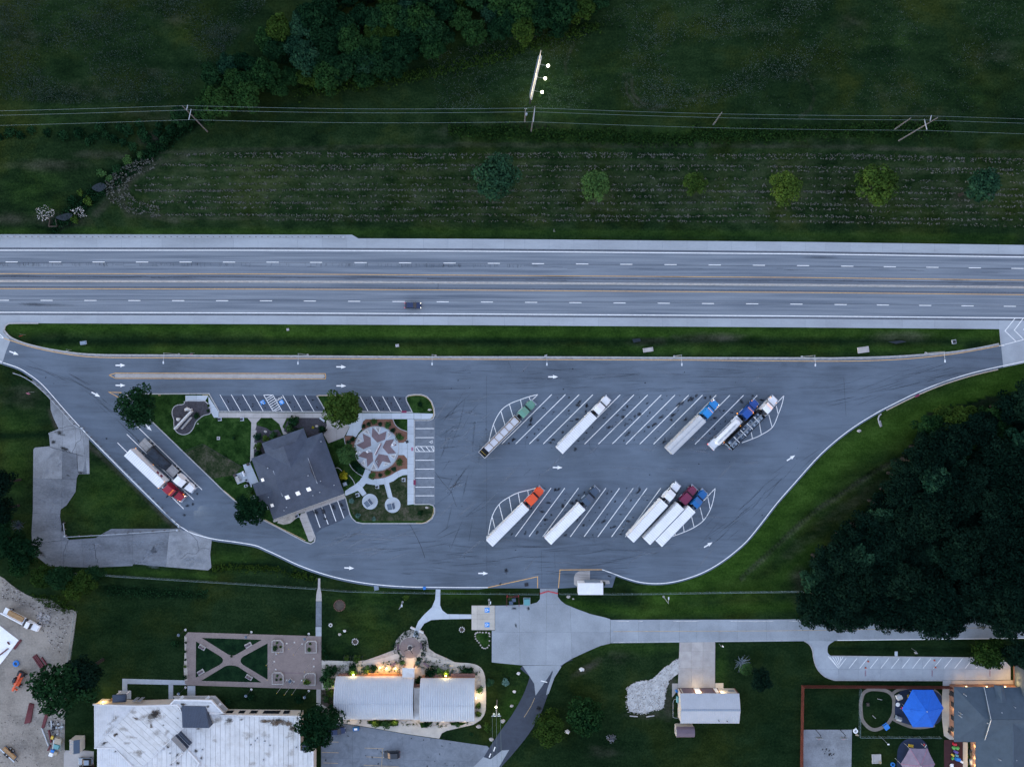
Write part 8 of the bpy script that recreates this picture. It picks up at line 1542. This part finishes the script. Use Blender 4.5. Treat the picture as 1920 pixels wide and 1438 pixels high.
def leaves_mesh(name, centers, radii, n_each, size, mat, flat=.6, up=.35, seed=0, shell=(.55, 1.0), tone=None):
    r = np.random.RandomState(seed); V = []; T = []
    for ci, (c, ra) in enumerate(zip(centers, radii)):
        d = r.normal(size=(n_each, 3)); d[:, 2] = d[:, 2]*.9 + up; d /= np.linalg.norm(d, axis=1)[:, None]
        rad = (shell[0] + (shell[1]-shell[0])*r.rand(n_each)**.6)[:, None]; p = np.array(c) + d*np.array(ra)*rad
        nn = d + r.normal(size=(n_each, 3))*flat; nn[:, 2] += .25; nn /= np.linalg.norm(nn, axis=1)[:, None]
        a = np.cross(nn, r.normal(size=(n_each, 3))); a /= np.linalg.norm(a, axis=1)[:, None]; b_ = np.cross(nn, a); s_ = (size*(.55+.9*r.rand(n_each)))[:, None]
        q = np.stack([p+a*s_, p+b_*s_*.62, p-a*s_, p-b_*s_*.62], 1); V.append(q.reshape(-1, 3)); T.append(np.clip((tone[ci] if tone is not None else r.rand()*.55) + r.rand(n_each)*.45, 0, 1))
    V = np.concatenate(V); T = np.concatenate(T); n_ = len(T); me = bpy.data.meshes.new(name); me.vertices.add(n_*4); me.vertices.foreach_set('co', V.ravel()); me.loops.add(n_*4); me.loops.foreach_set('vertex_index', np.arange(n_*4, dtype=np.int32)); me.polygons.add(n_); me.polygons.foreach_set('loop_start', np.arange(0, n_*4, 4, dtype=np.int32)); me.polygons.foreach_set('loop_total', np.full(n_, 4, np.int32))
    at = me.attributes.new('leaf_tone', 'FLOAT', 'FACE'); at.data.foreach_set('value', T.astype(np.float32)); me.materials.append(MAT[mat] if isinstance(mat, str) else mat); me.update(); me.validate(); return me
def tree_meshes(seed, R0, Ht, lobes, n_each, leaf_, mat, squash=.75, openc=.0):
    r = random.Random(seed); C = []; RA = []; cz = Ht - R0*squash
    for i in range(lobes):
        a = i*2.399 + r.uniform(-.4, .4); f = math.sqrt((i+.5)/lobes)*(.74+r.uniform(-.1, .12)); rr_ = R0*r.uniform(.26, .42)*(1.1-.25*f)
        zz = cz + R0*squash*(math.sqrt(max(0, 1-f*f))*.72-.1) + r.uniform(-.12, .12)*R0; C.append((R0*f*math.cos(a), R0*f*math.sin(a), zz)); RA.append((rr_, rr_, rr_*.8))
    for i in range(lobes//3): a = r.uniform(0, 6.28); f = r.uniform(.3, .8); C.append((R0*f*math.cos(a), R0*f*math.sin(a), cz-R0*.25)); RA.append((R0*.34, R0*.34, R0*.3))
    crown = leaves_mesh('crown', C, RA, n_each, leaf_, mat, seed=seed); b = MB(); b.tube((0, 0, 0), (0, 0, cz), .035*Ht+.05, .02*Ht, 8)
    for i in range(0, len(C), max(1, len(C)//7)): b.tube((0, 0, cz*.55), C[i], .014*Ht, .03, 5)
    tr = b.build('trunk', 'bark'); COL.objects.unlink(tr); return crown, tr.data
def plant_tree(px, py, meshes, label, scale=1.0, cat='tree', name='tree', group=None, rot=None, zc=None, ht=8.0, mats=None):
    """px, py: middle of the crown as seen; the crown's middle stands ht*0.75 above ground"""
    g = G(px, py, (ht*.78 if zc is None else zc)*1.0); t = thing(name, label, cat, (g.x, g.y, 0), random.uniform(0, 6.28) if rot is None else rot, group); t.scale = (scale, scale, scale)
    for nm, me in (('crown', meshes[0]), ('trunk', meshes[1])): o = bpy.data.objects.new(nm, me); COL.objects.link(o); o.parent = t
    return t
oak = [tree_meshes(10+i, 6.0, 11, 22, 150, .34, 'leaf_dark') for i in range(3)]
gre = [tree_meshes(20+i, 5.0, 9, 20, 140, .30, 'leaf_green') for i in range(3)]
oli = [tree_meshes(30+i, 5.0, 9, 20, 140, .30, 'leaf_olive') for i in range(3)]
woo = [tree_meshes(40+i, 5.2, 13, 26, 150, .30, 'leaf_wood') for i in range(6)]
wog = [tree_meshes(50+i, 4.2, 12, 18, 120, .34, 'leaf_teal') for i in range(3)]
hed = [tree_meshes(60+i, 4.0, 8, 20, 130, .30, m_) for i, m_ in enumerate(('leaf_dark', 'leaf_hedge', 'leaf_teal', 'leaf_dark', 'leaf_hedge', 'leaf_hedge_olive'))]
mut = [tree_meshes(70+i, 5.0, 8, 26, 120, .30, m_) for i, m_ in enumerate(('leaf_hedge', 'leaf_hedge_olive', 'leaf_teal'))]
def bush_mesh(seed, R0, Ht, lobes, n_each, leaf_, mat):
    r = random.Random(seed); C = []; RA = []
    for i in range(lobes): a = i*2.4; f = math.sqrt((i+.3)/lobes)*.6; C.append((R0*f*math.cos(a), R0*f*math.sin(a), Ht*(.55-.25*f))); RA.append((R0*.5, R0*.5, Ht*.45))
    cr = leaves_mesh('foliage', C, RA, n_each, leaf_, mat, seed=seed); b = MB()
    for i in range(3): b.tube((0, 0, 0), (R0*.2*math.cos(i*2.1), R0*.2*math.sin(i*2.1), Ht*.6), .06, .03, 5)
    st = b.build('stem', 'bark'); COL.objects.unlink(st); return cr, st.data
bus = {k_: [bush_mesh(80+j*7+i, 1.0, 1.2, 7, 46, .16, m_) for i in range(2)] for j, (k_, m_) in enumerate((('green', 'leaf_green'), ('dark', 'leaf_dark'), ('olive', 'leaf_olive'), ('teal', 'leaf_teal'), ('blue', 'leaf_blue'), ('yellow', 'leaf_yellow')))}
def bush(px, py, r_, kind, label, z=.12, name='shrub', group=None, hs=1.0):
    g = G(px, py); t = thing(name, label, 'shrub', (g.x, g.y, z), random.uniform(0, 6.28), group); s_ = r_*S/1.05; t.scale = (s_, s_, s_*hs)
    for nm, me in (('foliage', random.choice(bus[kind])[0]), ('stem', bus[kind][0][1])): o = bpy.data.objects.new(nm, me); COL.objects.link(o); o.parent = t
    return t
T = plant_tree
T(257, 762, oak[0], 'broad dark tree overhanging the point of the rest stop island', 1.02, ht=11); T(468, 958, oak[1], 'dark tree at the lower left corner of the visitor centre', .82, ht=9)
T(640, 765, oli[0], 'olive green tree spreading over the car stalls', 1.12, ht=10); T(653, 772, oli[1], 'lower crown of the olive tree beside the star plaza', .7, ht=7)
T(650, 853, gre[0], 'round green tree at the west edge of the star plaza', .62, ht=6); T(594, 1361, oak[2], 'big dark tree between the white roof and the museum car park', 1.08, ht=11)
T(112, 1288, oak[0], 'very large dark tree shading the building yard', 1.35, ht=14); T(165, 1255, woo[0], 'dark shadowy tree behind the large yard tree', 1.0, ht=9)
T(1030, 1371, mut[1], 'leafy tree below the dark lane', .93, ht=8); T(1096, 1345, mut[0], 'larger leafy tree on the lawn west of the garage', 1.1, ht=9)
T(1862, 1228, mut[1], 'dark rounded tree at the end of the school car park', .95, ht=8); T(1900, 1222, woo[1], 'dark tree beside the school tower', .8, ht=8)
T(930, 332, mut[2], 'large dusky green tree, first of the row in the mown field', 1.35, ht=9); T(1116, 347, gre[2], 'compact bright green tree, second of the row in the mown field', .88, ht=7); T(1304, 344, oli[1], 'small yellow-green tree, third of the row in the mown field', .70, ht=6); T(1472, 352, oli[2], 'rounded olive tree, fourth of the row in the mown field', .92, ht=7); T(1638, 350, oli[0], 'wide lobed olive tree, fifth of the row in the mown field', 1.2, ht=8); T(1826, 355, wog[1], 'dusky blue-green tree, last of the row in the mown field', 1.05, ht=8)
hp2 = [(330, 215), (370, 190), (385, 140), (430, 108), (470, 100), (490, 70), (530, 40), (590, 28), (620, -60), (1120, -60), (1125, 10), (1085, 40), (1060, 52), (960, 60), (900, 62), (840, 80), (790, 98), (750, 120), (690, 142), (640, 150), (560, 160), (500, 172), (430, 190), (390, 205)]
def fill(poly, n_, mind, sd):
    r = random.Random(sd); out = []; x0, x1 = min(p[0] for p in poly), max(p[0] for p in poly); y0, y1 = min(p[1] for p in poly), max(p[1] for p in poly); k_ = 0
    while len(out) < n_ and k_ < 20000:
        k_ += 1; x, y = r.uniform(x0, x1), r.uniform(y0, y1)
        if inpoly(x, y, poly) and all((x-a)**2+(y-c)**2 > mind**2 for a, c in out): out.append((x, y))
    return out
hz = lambda x: 'at its lower left tip' if x < 480 else ('below the power line bend' if x < 640 else ('in its middle' if x < 860 else 'at its upper right end'))
for i, (x, y) in enumerate(fill(hp2, 95, 24, 4)):
    k_ = random.choice((0, 0, 3, 4, 1, 2, 3, 5)) if y < 120 else random.choice((0, 1, 3, 4, 5))
    T(x, y, hed[k_], {5: 'olive crown standing out in the hedgerow wood above the field', 1: 'fresh green crown in the hedgerow wood above the field', 2: 'blue-green crown in the hedgerow wood above the field'}.get(k_, 'dark green crown in the hedgerow wood ' + hz(x)), random.uniform(.72, 1.15), group={5: 'olive hedgerow trees', 1: 'green hedgerow trees', 2: 'blue-green hedgerow trees'}.get(k_, 'dark hedgerow trees ' + hz(x)), ht=8)
T(685, 128, wog[2], 'pale blue-green tree standing at the lower edge of the hedgerow', .66, ht=6)
for i, (x, y) in enumerate([(300, 235), (270, 250), (240, 245), (215, 262), (330, 228), (250, 275), (190, 240), (20, 250), (60, 245), (170, 265), (285, 275), (345, 215), (225, 238), (310, 262), (262, 232), (200, 255), (150, 250), (322, 245), (278, 262), (232, 268), (120, 255), (90, 250), (0, 258), (40, 255), (180, 256), (296, 250), (355, 228), (368, 212)]): bush(x, y, random.uniform(9, 15), 'dark', 'dark thicket bush along the ditch of the north field', -.3, group='ditch thicket', hs=.8)
for i, (x, y) in enumerate([(240, 300), (220, 318), (205, 335), (150, 362), (135, 375), (165, 378), (190, 325), (262, 290)]): bush(x, y, random.uniform(7, 12), random.choice(('green', 'dark', 'olive')), 'low green bush in the narrow ditch below the thicket', -.4, group='ditch bushes', hs=.7)
bush(142, 413, 9, 'olive', 'small green bush beside the white culvert stones', -.2); 
wp = [(1525, 1165), (1515, 1120), (1545, 1060), (1590, 1010), (1640, 985), (1660, 930), (1690, 900), (1735, 860), (1760, 800), (1800, 775), (1860, 770), (1990, 740), (1990, 1170), (1800, 1166), (1650, 1170)]
wz = lambda x, y: 'near-black crown of the woods %s' % ('hanging over the village road' if y > 1130 else ('on the edge facing the grass slope' if x+y*.78 < 2425 else ('near the right end' if x > 1800 else 'in the dark middle')))
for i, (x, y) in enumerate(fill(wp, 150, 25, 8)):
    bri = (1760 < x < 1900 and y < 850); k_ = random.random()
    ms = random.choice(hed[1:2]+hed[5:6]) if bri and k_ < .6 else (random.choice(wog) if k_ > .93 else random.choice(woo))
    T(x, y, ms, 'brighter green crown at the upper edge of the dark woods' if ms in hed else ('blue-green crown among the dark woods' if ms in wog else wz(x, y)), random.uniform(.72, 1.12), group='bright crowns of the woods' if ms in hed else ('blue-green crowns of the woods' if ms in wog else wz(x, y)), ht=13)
g = G(1745, 790); bush(1742, 790, 12, 'dark', 'dark bush standing before the woods', 0)
for x, y, ms, sc, lab in ((8, 905, woo[2], .8, 'very dark crown at the left edge above the bare shrub'), (5, 955, woo[3], .8, 'very dark crown at the left edge beside the bare shrub'), (10, 1015, oak[1], .85, 'dark green crown at the left edge beside the old drive'), (42, 1035, oak[2], .75, 'dark green crown touching the old drive bend'), (25, 1065, mut[0], .7, 'green crown above the dirt yard corner'), (70, 1085, mut[1], .72, 'green crown between the old drive and the dirt yard'), (105, 1085, oak[0], .62, 'dark crown behind the yard fence'), (150, 1095, mut[1], .72, 'olive crown at the end of the long fence'), (125, 1112, mut[1], .62, 'olive crown hanging over the yard fence'), (165, 1080, oak[2], .45, 'small dark crown over the long fence'), (-8, 985, oak[1], .8, 'dark crown cut by the left edge')): T(x, y, ms, lab, sc, ht=8)
def bare(px, py, r_, label, sd, mat='galvanised_mesh', ht=4.0):
    r = random.Random(sd); g = G(px, py, ht*.6); b = MB(); t = thing('bare_shrub', label, 'shrub', (g.x, g.y, 0))
    for i in range(70):
        a = r.uniform(0, 6.28); e = r.uniform(.25, 1.2); L_ = r_*S*r.uniform(.6, 1.1); p = Vector((0, 0, ht*.3)); q = Vector((L_*math.cos(a)*math.cos(e), L_*math.sin(a)*math.cos(e), ht*.35+L_*math.sin(e)*.8)); m_ = p.lerp(q, .55)+Vector((r.uniform(-.3, .3), r.uniform(-.3, .3), .2)); b.tube(p, m_, .05, .03, 4); b.tube(m_, q, .03, .015, 4)
    b.build('branches', mat, t); MB().tube((0, 0, 0), (0, 0, ht*.4), .12, .07, 6).build('trunk', 'bark', t)
bare(32, 985, 16, 'bare greyish shrub at the left edge of the old drive', 3, 'paint_slate'); bare(1392, 1243, 19, 'bare pale-twigged tree right of the garage driveway', 5, 'paint_steel'); bare(1868, 868, 14, 'bare purplish crown inside the dark woods', 6, 'paint_slate', 12)
T(1422, 1268, woo[4], 'dark low tree below the bare pale-twigged tree', .62, ht=5); T(1400, 1255, gre[2], 'thin green tree right of the garage driveway', .4, ht=4)
blo = (leaves_mesh('foliage', [(0, 0, 1.6), (.5, .3, 1.5), (-.5, .2, 1.4), (.1, -.5, 1.5)], [(.9, .9, .7)]*4, 70, .16, 'leaf_pale', seed=3), bus['dark'][0][1])
for x, y, lab in ((1144.8, 1379, 'pale flowering shrub on the dark lawn below the trees'),):
    g = G(x, y); t = thing('shrub', lab, 'shrub', (g.x, g.y, 0)); 
    for nm, me in (('foliage', blo[0]), ('stem', blo[1])): o = bpy.data.objects.new(nm, me); COL.objects.link(o); o.parent = t
for a in ((552, 790, 13, 'dark', 'large dark shrub at the top of the entry path'), (556, 812, 11, 'dark', 'dark shrub against the north wing of the visitor centre'), (545, 802, 9, 'green', 'green shrub beside the entry path'), (606, 805, 9, 'dark', 'dark green shrub under the olive tree'), (587.5, 801.5, 3.2, 'yellow', 'small bright yellow flower clump in the shrub bed'), (485, 818, 9, 'teal', 'blue-green shrub west of the visitor centre'), (486, 836, 9, 'olive', 'olive shrub west of the visitor centre'), (500, 822, 8, 'olive', 'yellowish shrub beside the north wing'), (514, 815, 9, 'green', 'green shrub left of the entry path'), (486, 850, 8, 'dark', 'dark shrub at the west corner of the visitor centre'), (645.5, 890.5, 9.5, 'yellow', 'bright yellow shrub beside the east wall of the visitor centre'), (370.9, 779, 7, 'dark', 'dark conifer behind the sign wall'), (651, 904, 7, 'dark', 'dark shrub below the bright yellow shrub'), (440, 821, 4, 'dark', 'tiny dark shrub on the pet lawn'), (392, 760, 3, 'olive', 'small grassy clump in the sign bed'), (391, 770, 3.4, 'dark', 'small dark clump in the sign bed corner'), (788, 758, 6, 'dark', 'small shrub in the grassy corner island'), (789, 961, 7, 'dark', 'dark shrub in the lower corner island'), (660, 938, 6, 'blue', 'pale blue shrub beside the lower car stalls'), (672, 966, 6, 'blue', 'pale blue shrub at the bottom of the patchy lawn'), (702, 972, 5, 'blue', 'small pale blue shrub along the lower kerb'), (470, 925, 7, 'green', 'green shrub below the patio')): bush(*a)
for q, r_, k_, lab in (((820, 560), 7, 'green', 'upper green rose bush left of centre in the red bed'), ((735, 600), 5, 'teal', 'blue-green clump left in the upper red bed'), ((905, 600), 5, 'teal', 'blue-green clump in the middle of the upper red bed'), ((1020, 610), 8, 'green', 'green rose bush right of centre in the upper red bed'), ((1100, 690), 6, 'teal', 'blue-green clump on the upper right rim of the plaza'), ((1195, 790), 9, 'green', 'large green bush on the right rim of the plaza'), ((660, 630), 5, 'dark', 'dark clump at the left end of the upper red bed'), ((1195, 1170), 8, 'green', 'green bush at the lower right of the plaza'), ((1110, 1270), 6, 'teal', 'blue-green clump in the lower red bed'), ((1015, 1320), 7, 'olive', 'bright green bush in the lower red bed'), ((905, 1360), 5, 'teal', 'blue-green clump near the curved path'), ((790, 1370), 8, 'green', 'green bush at the end of the lower red bed'), ((500, 820), 6, 'dark', 'dark bush in the left red bed'), ((435, 870), 6, 'teal', 'blue-green clump in the left red bed'), ((560, 1240), 9, 'dark', 'dark shrub mass below the round green tree'), ((610, 1290), 8, 'teal', 'blue-green shrub mass at the lower left of the plaza'), ((520, 1200), 8, 'dark', 'dark shrub under the round green tree'), ((1160, 570), 4, 'dark', 'dark tuft in the plaza corner lawn')): bush(*P3(q)[0], r_, k_, lab, group='rose beds of the star plaza')
for q, r_, k_, lab in (((150, 215), 13, 'dark', 'dark hedge at the left end of the museum front'), ((210, 190), 9, 'dark', 'dark shrub beside the left museum hedge'), ((160, 320), 14, 'green', 'green shrub at the left corner of the museum'), ((100, 290), 9, 'dark', 'dark shrub beside the brick plaza edge'), ((405, 160), 9, 'dark', 'dark shrub behind the left lit bush'), ((410, 222), 11, 'olive', 'lamp-lit yellow-green bush at the left museum wall'), ((560, 190), 9, 'green', 'green shrub left of the flood lamps'), ((630, 170), 8, 'dark', 'dark shrub above the flood lamps'), ((930, 120), 6, 'green', 'left round shrub before the museum porch'), ((1090, 120), 6, 'blue', 'right round shrub before the museum porch'), ((1230, 210), 13, 'dark', 'dark hedge right of the museum porch'), ((1330, 215), 10, 'green', 'green hedge right of the museum porch'), ((1385, 230), 11, 'olive', 'lamp-lit yellow-green bush at the right museum wall'), ((1600, 200), 8, 'dark', 'dark bush inside the curve of the museum walk'), ((1650, 205), 9, 'dark', 'dark bush at the right end of the museum front'), ((1110, 300), 9, 'dark', 'dark bush between the two barrel roofs'), ((1750, 405), 8, 'green', 'green bush along the right museum wall'), ((1735, 570), 7, 'olive', 'lamp-lit bush right of the museum'), ((1735, 660), 7, 'olive', 'lower lamp-lit bush right of the museum'), ((650, 755), 9, 'olive', 'left hedge below the museum'), ((760, 760), 10, 'green', 'middle hedge below the museum'), ((850, 750), 8, 'olive', 'right hedge below the museum'), ((1180, 770), 7, 'dark', 'dark clump below the right museum hall'), ((1510, 765), 7, 'green', 'green clump below the right museum hall'), ((170, 440), 8, 'olive', 'olive shrub in the left museum bed'), ((130, 500), 7, 'green', 'green shrub in the left museum bed'), ((340, 70), 6, 'olive', 'shrub in the left wire frame by the lawn'), ((450, 75), 9, 'olive', 'wide shrub in the right wire frame by the lawn'), ((1855, 320), 9, 'teal', 'grey-green bush outside the museum walk'), ((1835, 790), 10, 'olive', 'yellow-green bush at the lower right of the museum lawn'), ((1660, 870), 5, 'dark', 'small dark bush on the lower museum lawn')): bush(*QM(q)[0], r_, k_, lab, .06)
bush(947.8, 1277, 8.5, 'blue', 'round blue-grey spruce on the museum lawn', 0, 'spruce'); bush(762, 1119, 7, 'olive', 'thin shrub by the lamp post on the upper museum lawn', 0); bush(960, 1120, 7, 'green', 'green shrub inside the red-framed enclosure', 0); bush(1130, 1094, 6, 'dark', 'dark shrub at the container corner', 0)
bush(331, 1205, 9, 'dark', 'dark shrub left of the brick plaza', 0); bush(429, 1314, 8, 'dark', 'dark shrub on the strip above the white roof', 0); bush(470, 1303, 9, 'dark', 'left dark shrub below the crossing paths', 0); bush(562, 1308, 10, 'dark', 'right dark shrub below the flagpoles', 0)
for (zx, zy), r_, k_, lab in (((1215, 365), 6, 'green', 'large shrub in the upper left planter'), ((1238, 298), 3, 'green', 'small shrub in the upper left planter'), ((1285, 350), 3, 'olive', 'round shrub in the upper left planter'), ((1662, 310), 3, 'olive', 'small shrub in the upper right planter'), ((1652, 385), 4.5, 'green', 'large shrub in the upper right planter'), ((1240, 720), 3, 'green', 'top shrub in the lower left planter'), ((1230, 770), 3, 'dark', 'dark shrub in the lower left planter'), ((1285, 765), 3, 'olive', 'right shrub in the lower left planter'), ((1625, 795), 8, 'olive', 'wide tree-like shrub in the lower right planter'), ((68, 295), 3, 'dark', 'first dark shrub along the left plaza edge'), ((65, 410), 3, 'dark', 'second dark shrub along the left plaza edge'), ((65, 515), 3, 'dark', 'third dark shrub along the left plaza edge'), ((60, 600), 4, 'olive', 'pale shrub along the left plaza edge'), ((60, 735), 5, 'dark', 'last dark shrub along the left plaza edge'), ((655, 470), 3, 'dark', 'small shrub at the crossing of the brick paths'), ((1830, 350), 4, 'dark', 'dark shrub in the bed right of the brick plaza'), ((1850, 400), 5, 'dark', 'second dark shrub in the bed right of the brick plaza'), ((1880, 480), 5, 'dark', 'third dark shrub in the bed right of the brick plaza')): bush(*QB((zx, zy))[0], r_, k_, lab, .3)
for q, lab in ((((318, 45), (390, 45), (390, 100), (318, 100)), 'left square wire frame in the museum garden'), (((415, 45), (515, 45), (515, 105), (415, 105)), 'right square wire frame in the museum garden')):
    pts = [G(*p) for p in QM(*q)]; t = thing('wire_frame', lab, 'frame', (pts[0].x, pts[0].y, 0))
    for i in range(4): a, c = pts[i], pts[(i+1) % 4]; MB().tube((a.x, a.y, 0), (a.x, a.y, 1.3), .04).build('post', 'chassis', t, True); MB().tube((a.x, a.y, 1.25), (c.x, c.y, 1.25), .03).build('rail', 'chassis', t, True)
def scatter(name, label, mat, poly_or_pts, n_, size, seed, per=5, spread=.25, z=.1, cat='plants', dens=None, tall=.5):
    r = np.random.RandomState(seed); C = []
    if callable(poly_or_pts): C = [poly_or_pts(r) for _ in range(n_)]
    else:
        x0, x1 = min(p[0] for p in poly_or_pts), max(p[0] for p in poly_or_pts); y0, y1 = min(p[1] for p in poly_or_pts), max(p[1] for p in poly_or_pts); k_ = 0
        while len(C) < n_ and k_ < n_*20:
            k_ += 1; x, y = r.uniform(x0, x1), r.uniform(y0, y1)
            if inpoly(x, y, poly_or_pts) and (dens is None or r.rand() < dens(x, y)): C.append((x, y))
    C3 = [((x-960)*S, (719-y)*S, z) for x, y in C]; sc = r.uniform(.6, 1.5, len(C3))
    me = leaves_mesh(name, C3, [(spread*s_, spread*s_, spread*tall*s_) for s_ in sc], per, size, mat, .9, .5, seed, (.2, 1.0)); o = bpy.data.objects.new(name, me); COL.objects.link(o); o['kind'] = 'stuff'; o['label'] = label; o['category'] = cat; return o
scatter('garden_plants', 'small dark plants dotted over the pale museum gravel', 'leaf_dark', lambda r: (769.4+(21+12*r.rand())*math.cos(a_ := r.uniform(-4.2, 1.1)), 1214+(21+12*r.rand())*math.sin(a_)), 170, .14, 1, 10, .42)
scatter('garden_plants', 'green clumps along the museum front beds', 'leaf_green', [(606, 1246), (700, 1246), (740, 1236), (752, 1250), (752, 1262), (630, 1262), (606, 1280)], 110, .15, 2, 12, .5); scatter('garden_plants', 'green clumps right of the museum porch', 'leaf_green', [(780, 1232), (800, 1232), (850, 1247), (900, 1252), (903, 1268), (840, 1268), (785, 1262)], 90, .15, 3, 12, .5); scatter('garden_plants', 'green clumps below the museum walls', 'leaf_weed', [(632, 1350), (890, 1354), (830, 1362), (690, 1356)], 70, .14, 4, 10, .4); scatter('garden_plants', 'plants in the left museum bed', 'leaf_weed', [(604, 1292), (627, 1292), (627, 1345), (606, 1330)], 60, .15, 5, 10, .45)
scatter('garden_plants', 'tufts in the stony bed beside the brick plaza', 'leaf_dark', [(603, 1194), (612, 1200), (616, 1220), (632, 1236), (604, 1237)], 40, .14, 6, 10, .4)
hay_rows = [(287, 330), (287, 330), (293, 420), (309, 300), (309, 300), (316, 400), (331, 275), (344, 250), (355, 255), (355, 255), (355, 255), (367, 300), (378, 262), (378, 262), (389, 330), (402, 290), (402, 290), (412, 500)]
def hay(r):
    k_ = r.randint(len(hay_rows)); y, x0 = hay_rows[k_]; x = x0 + (1925-x0)*r.rand(); t_ = (x-960)/960
    return (x + r.normal()*1.2, y + 2 + (3.5*t_ if t_ > 0 else 0) + (6 if x > 1500 else 0)*(x-1500)/420*(x > 1500) + r.normal()*.75 + 1.2*math.sin(x*.012+y))
scatter('hay_tufts', 'rows of pale cut hay tufts across the mown field', 'leaf_straw', hay, 6400, .17, 7, 4, .36, .06, 'hay', tall=.25)
scatter('hay_tufts', 'curved rows of pale cut hay at the end of the field', 'leaf_straw', lambda r: (lambda a, q: (310+q*math.cos(a)*1.25, 352+q*math.sin(a)*.62))(r.uniform(1.7, 4.5), r.choice([60, 70, 80, 88])+r.normal()*2), 420, .18, 8, 4, .4, .06, 'hay', tall=.25)
fb = lambda x, y: max(0, mnoise.noise(Vector((x*.011, y*.014, 3.0)))*1.1+.30)*(.5+.8*abs(mnoise.noise(Vector((x*.05, y*.05, 9.0)))))
scatter('wildflowers', 'pale wildflowers sprinkled over the upper left meadow', 'petal', [(-20, -20), (520, -20), (420, 100), (330, 190), (120, 195), (-20, 185)], 11000, .12, 9, 2, .5, .12, 'wildflowers', fb, .3)
scatter('wildflowers', 'pale wildflowers sprinkled over the middle meadow', 'petal', [(800, 110), (900, 75), (1110, 50), (1200, -20), (1600, -20), (1500, 150), (1300, 205), (820, 205)], 8000, .11, 10, 2, .5, .12, 'wildflowers', fb, .3); scatter('wildflowers', 'sparse pale wildflowers in the upper right meadow', 'petal', [(1300, -20), (1940, -20), (1940, 215), (1400, 205)], 2600, .10, 11, 2, .4, .12, 'wildflowers', fb, .3)
wb = lambda r: (lambda x: (x, 253 + 8*math.sin(x*.006) + r.normal()*7 - (6 if x > 1300 else 0)))(r.uniform(840, 1780))
scatter('verge_weeds', 'band of rank green weeds below the power line', 'leaf_weed', wb, 2600, .26, 12, 6, .7, .2, 'weeds', tall=.6); scatter('verge_weeds', 'weeds along the lower edge of the hedgerow', 'leaf_weed', lambda r: (lambda t_: (560+560*t_+r.normal()*6, 172-125*t_+20*math.sin(t_*3.1)+r.normal()*6))(r.rand()), 900, .26, 13, 6, .8, .2, 'weeds')
scatter('verge_weeds', 'weeds filling the ditch of the north field', 'leaf_dark', lambda r: (lambda t_: (100+260*t_+r.normal()*7, 425-200*t_+r.normal()*8))(r.rand()), 900, .26, 14, 6, .8, -.4, 'weeds'); scatter('verge_weeds', 'weeds on the ditch south of the truck park', 'leaf_weed', lambda r: (lambda t_: (398+200*t_, 1066-9*math.sin(t_*3.1)+22*t_+r.normal()*4))(r.rand()), 300, .2, 15, 6, .6, -.2, 'weeds'); scatter('verge_weeds', 'dark weeds in the swale below the long fence', 'leaf_dark', lambda r: (200+190*r.rand(), 1110+r.normal()*6), 240, .22, 16, 6, .7, -.2, 'weeds')
scatter('verge_weeds', 'scrubby growth where the dirt yard meets the trees', 'leaf_weed', [(45, 1112), (120, 1118), (142, 1146), (120, 1150), (85, 1135)], 160, .2, 17, 6, .6, .1, 'weeds'); scatter('verge_weeds', 'low undergrowth at the edge of the dark woods', 'leaf_dark', lambda r: (lambda t_: (1505+300*t_+r.normal()*9, 1150-370*t_+r.normal()*12))(r.rand()), 800, .28, 18, 6, 1.0, .3, 'weeds')
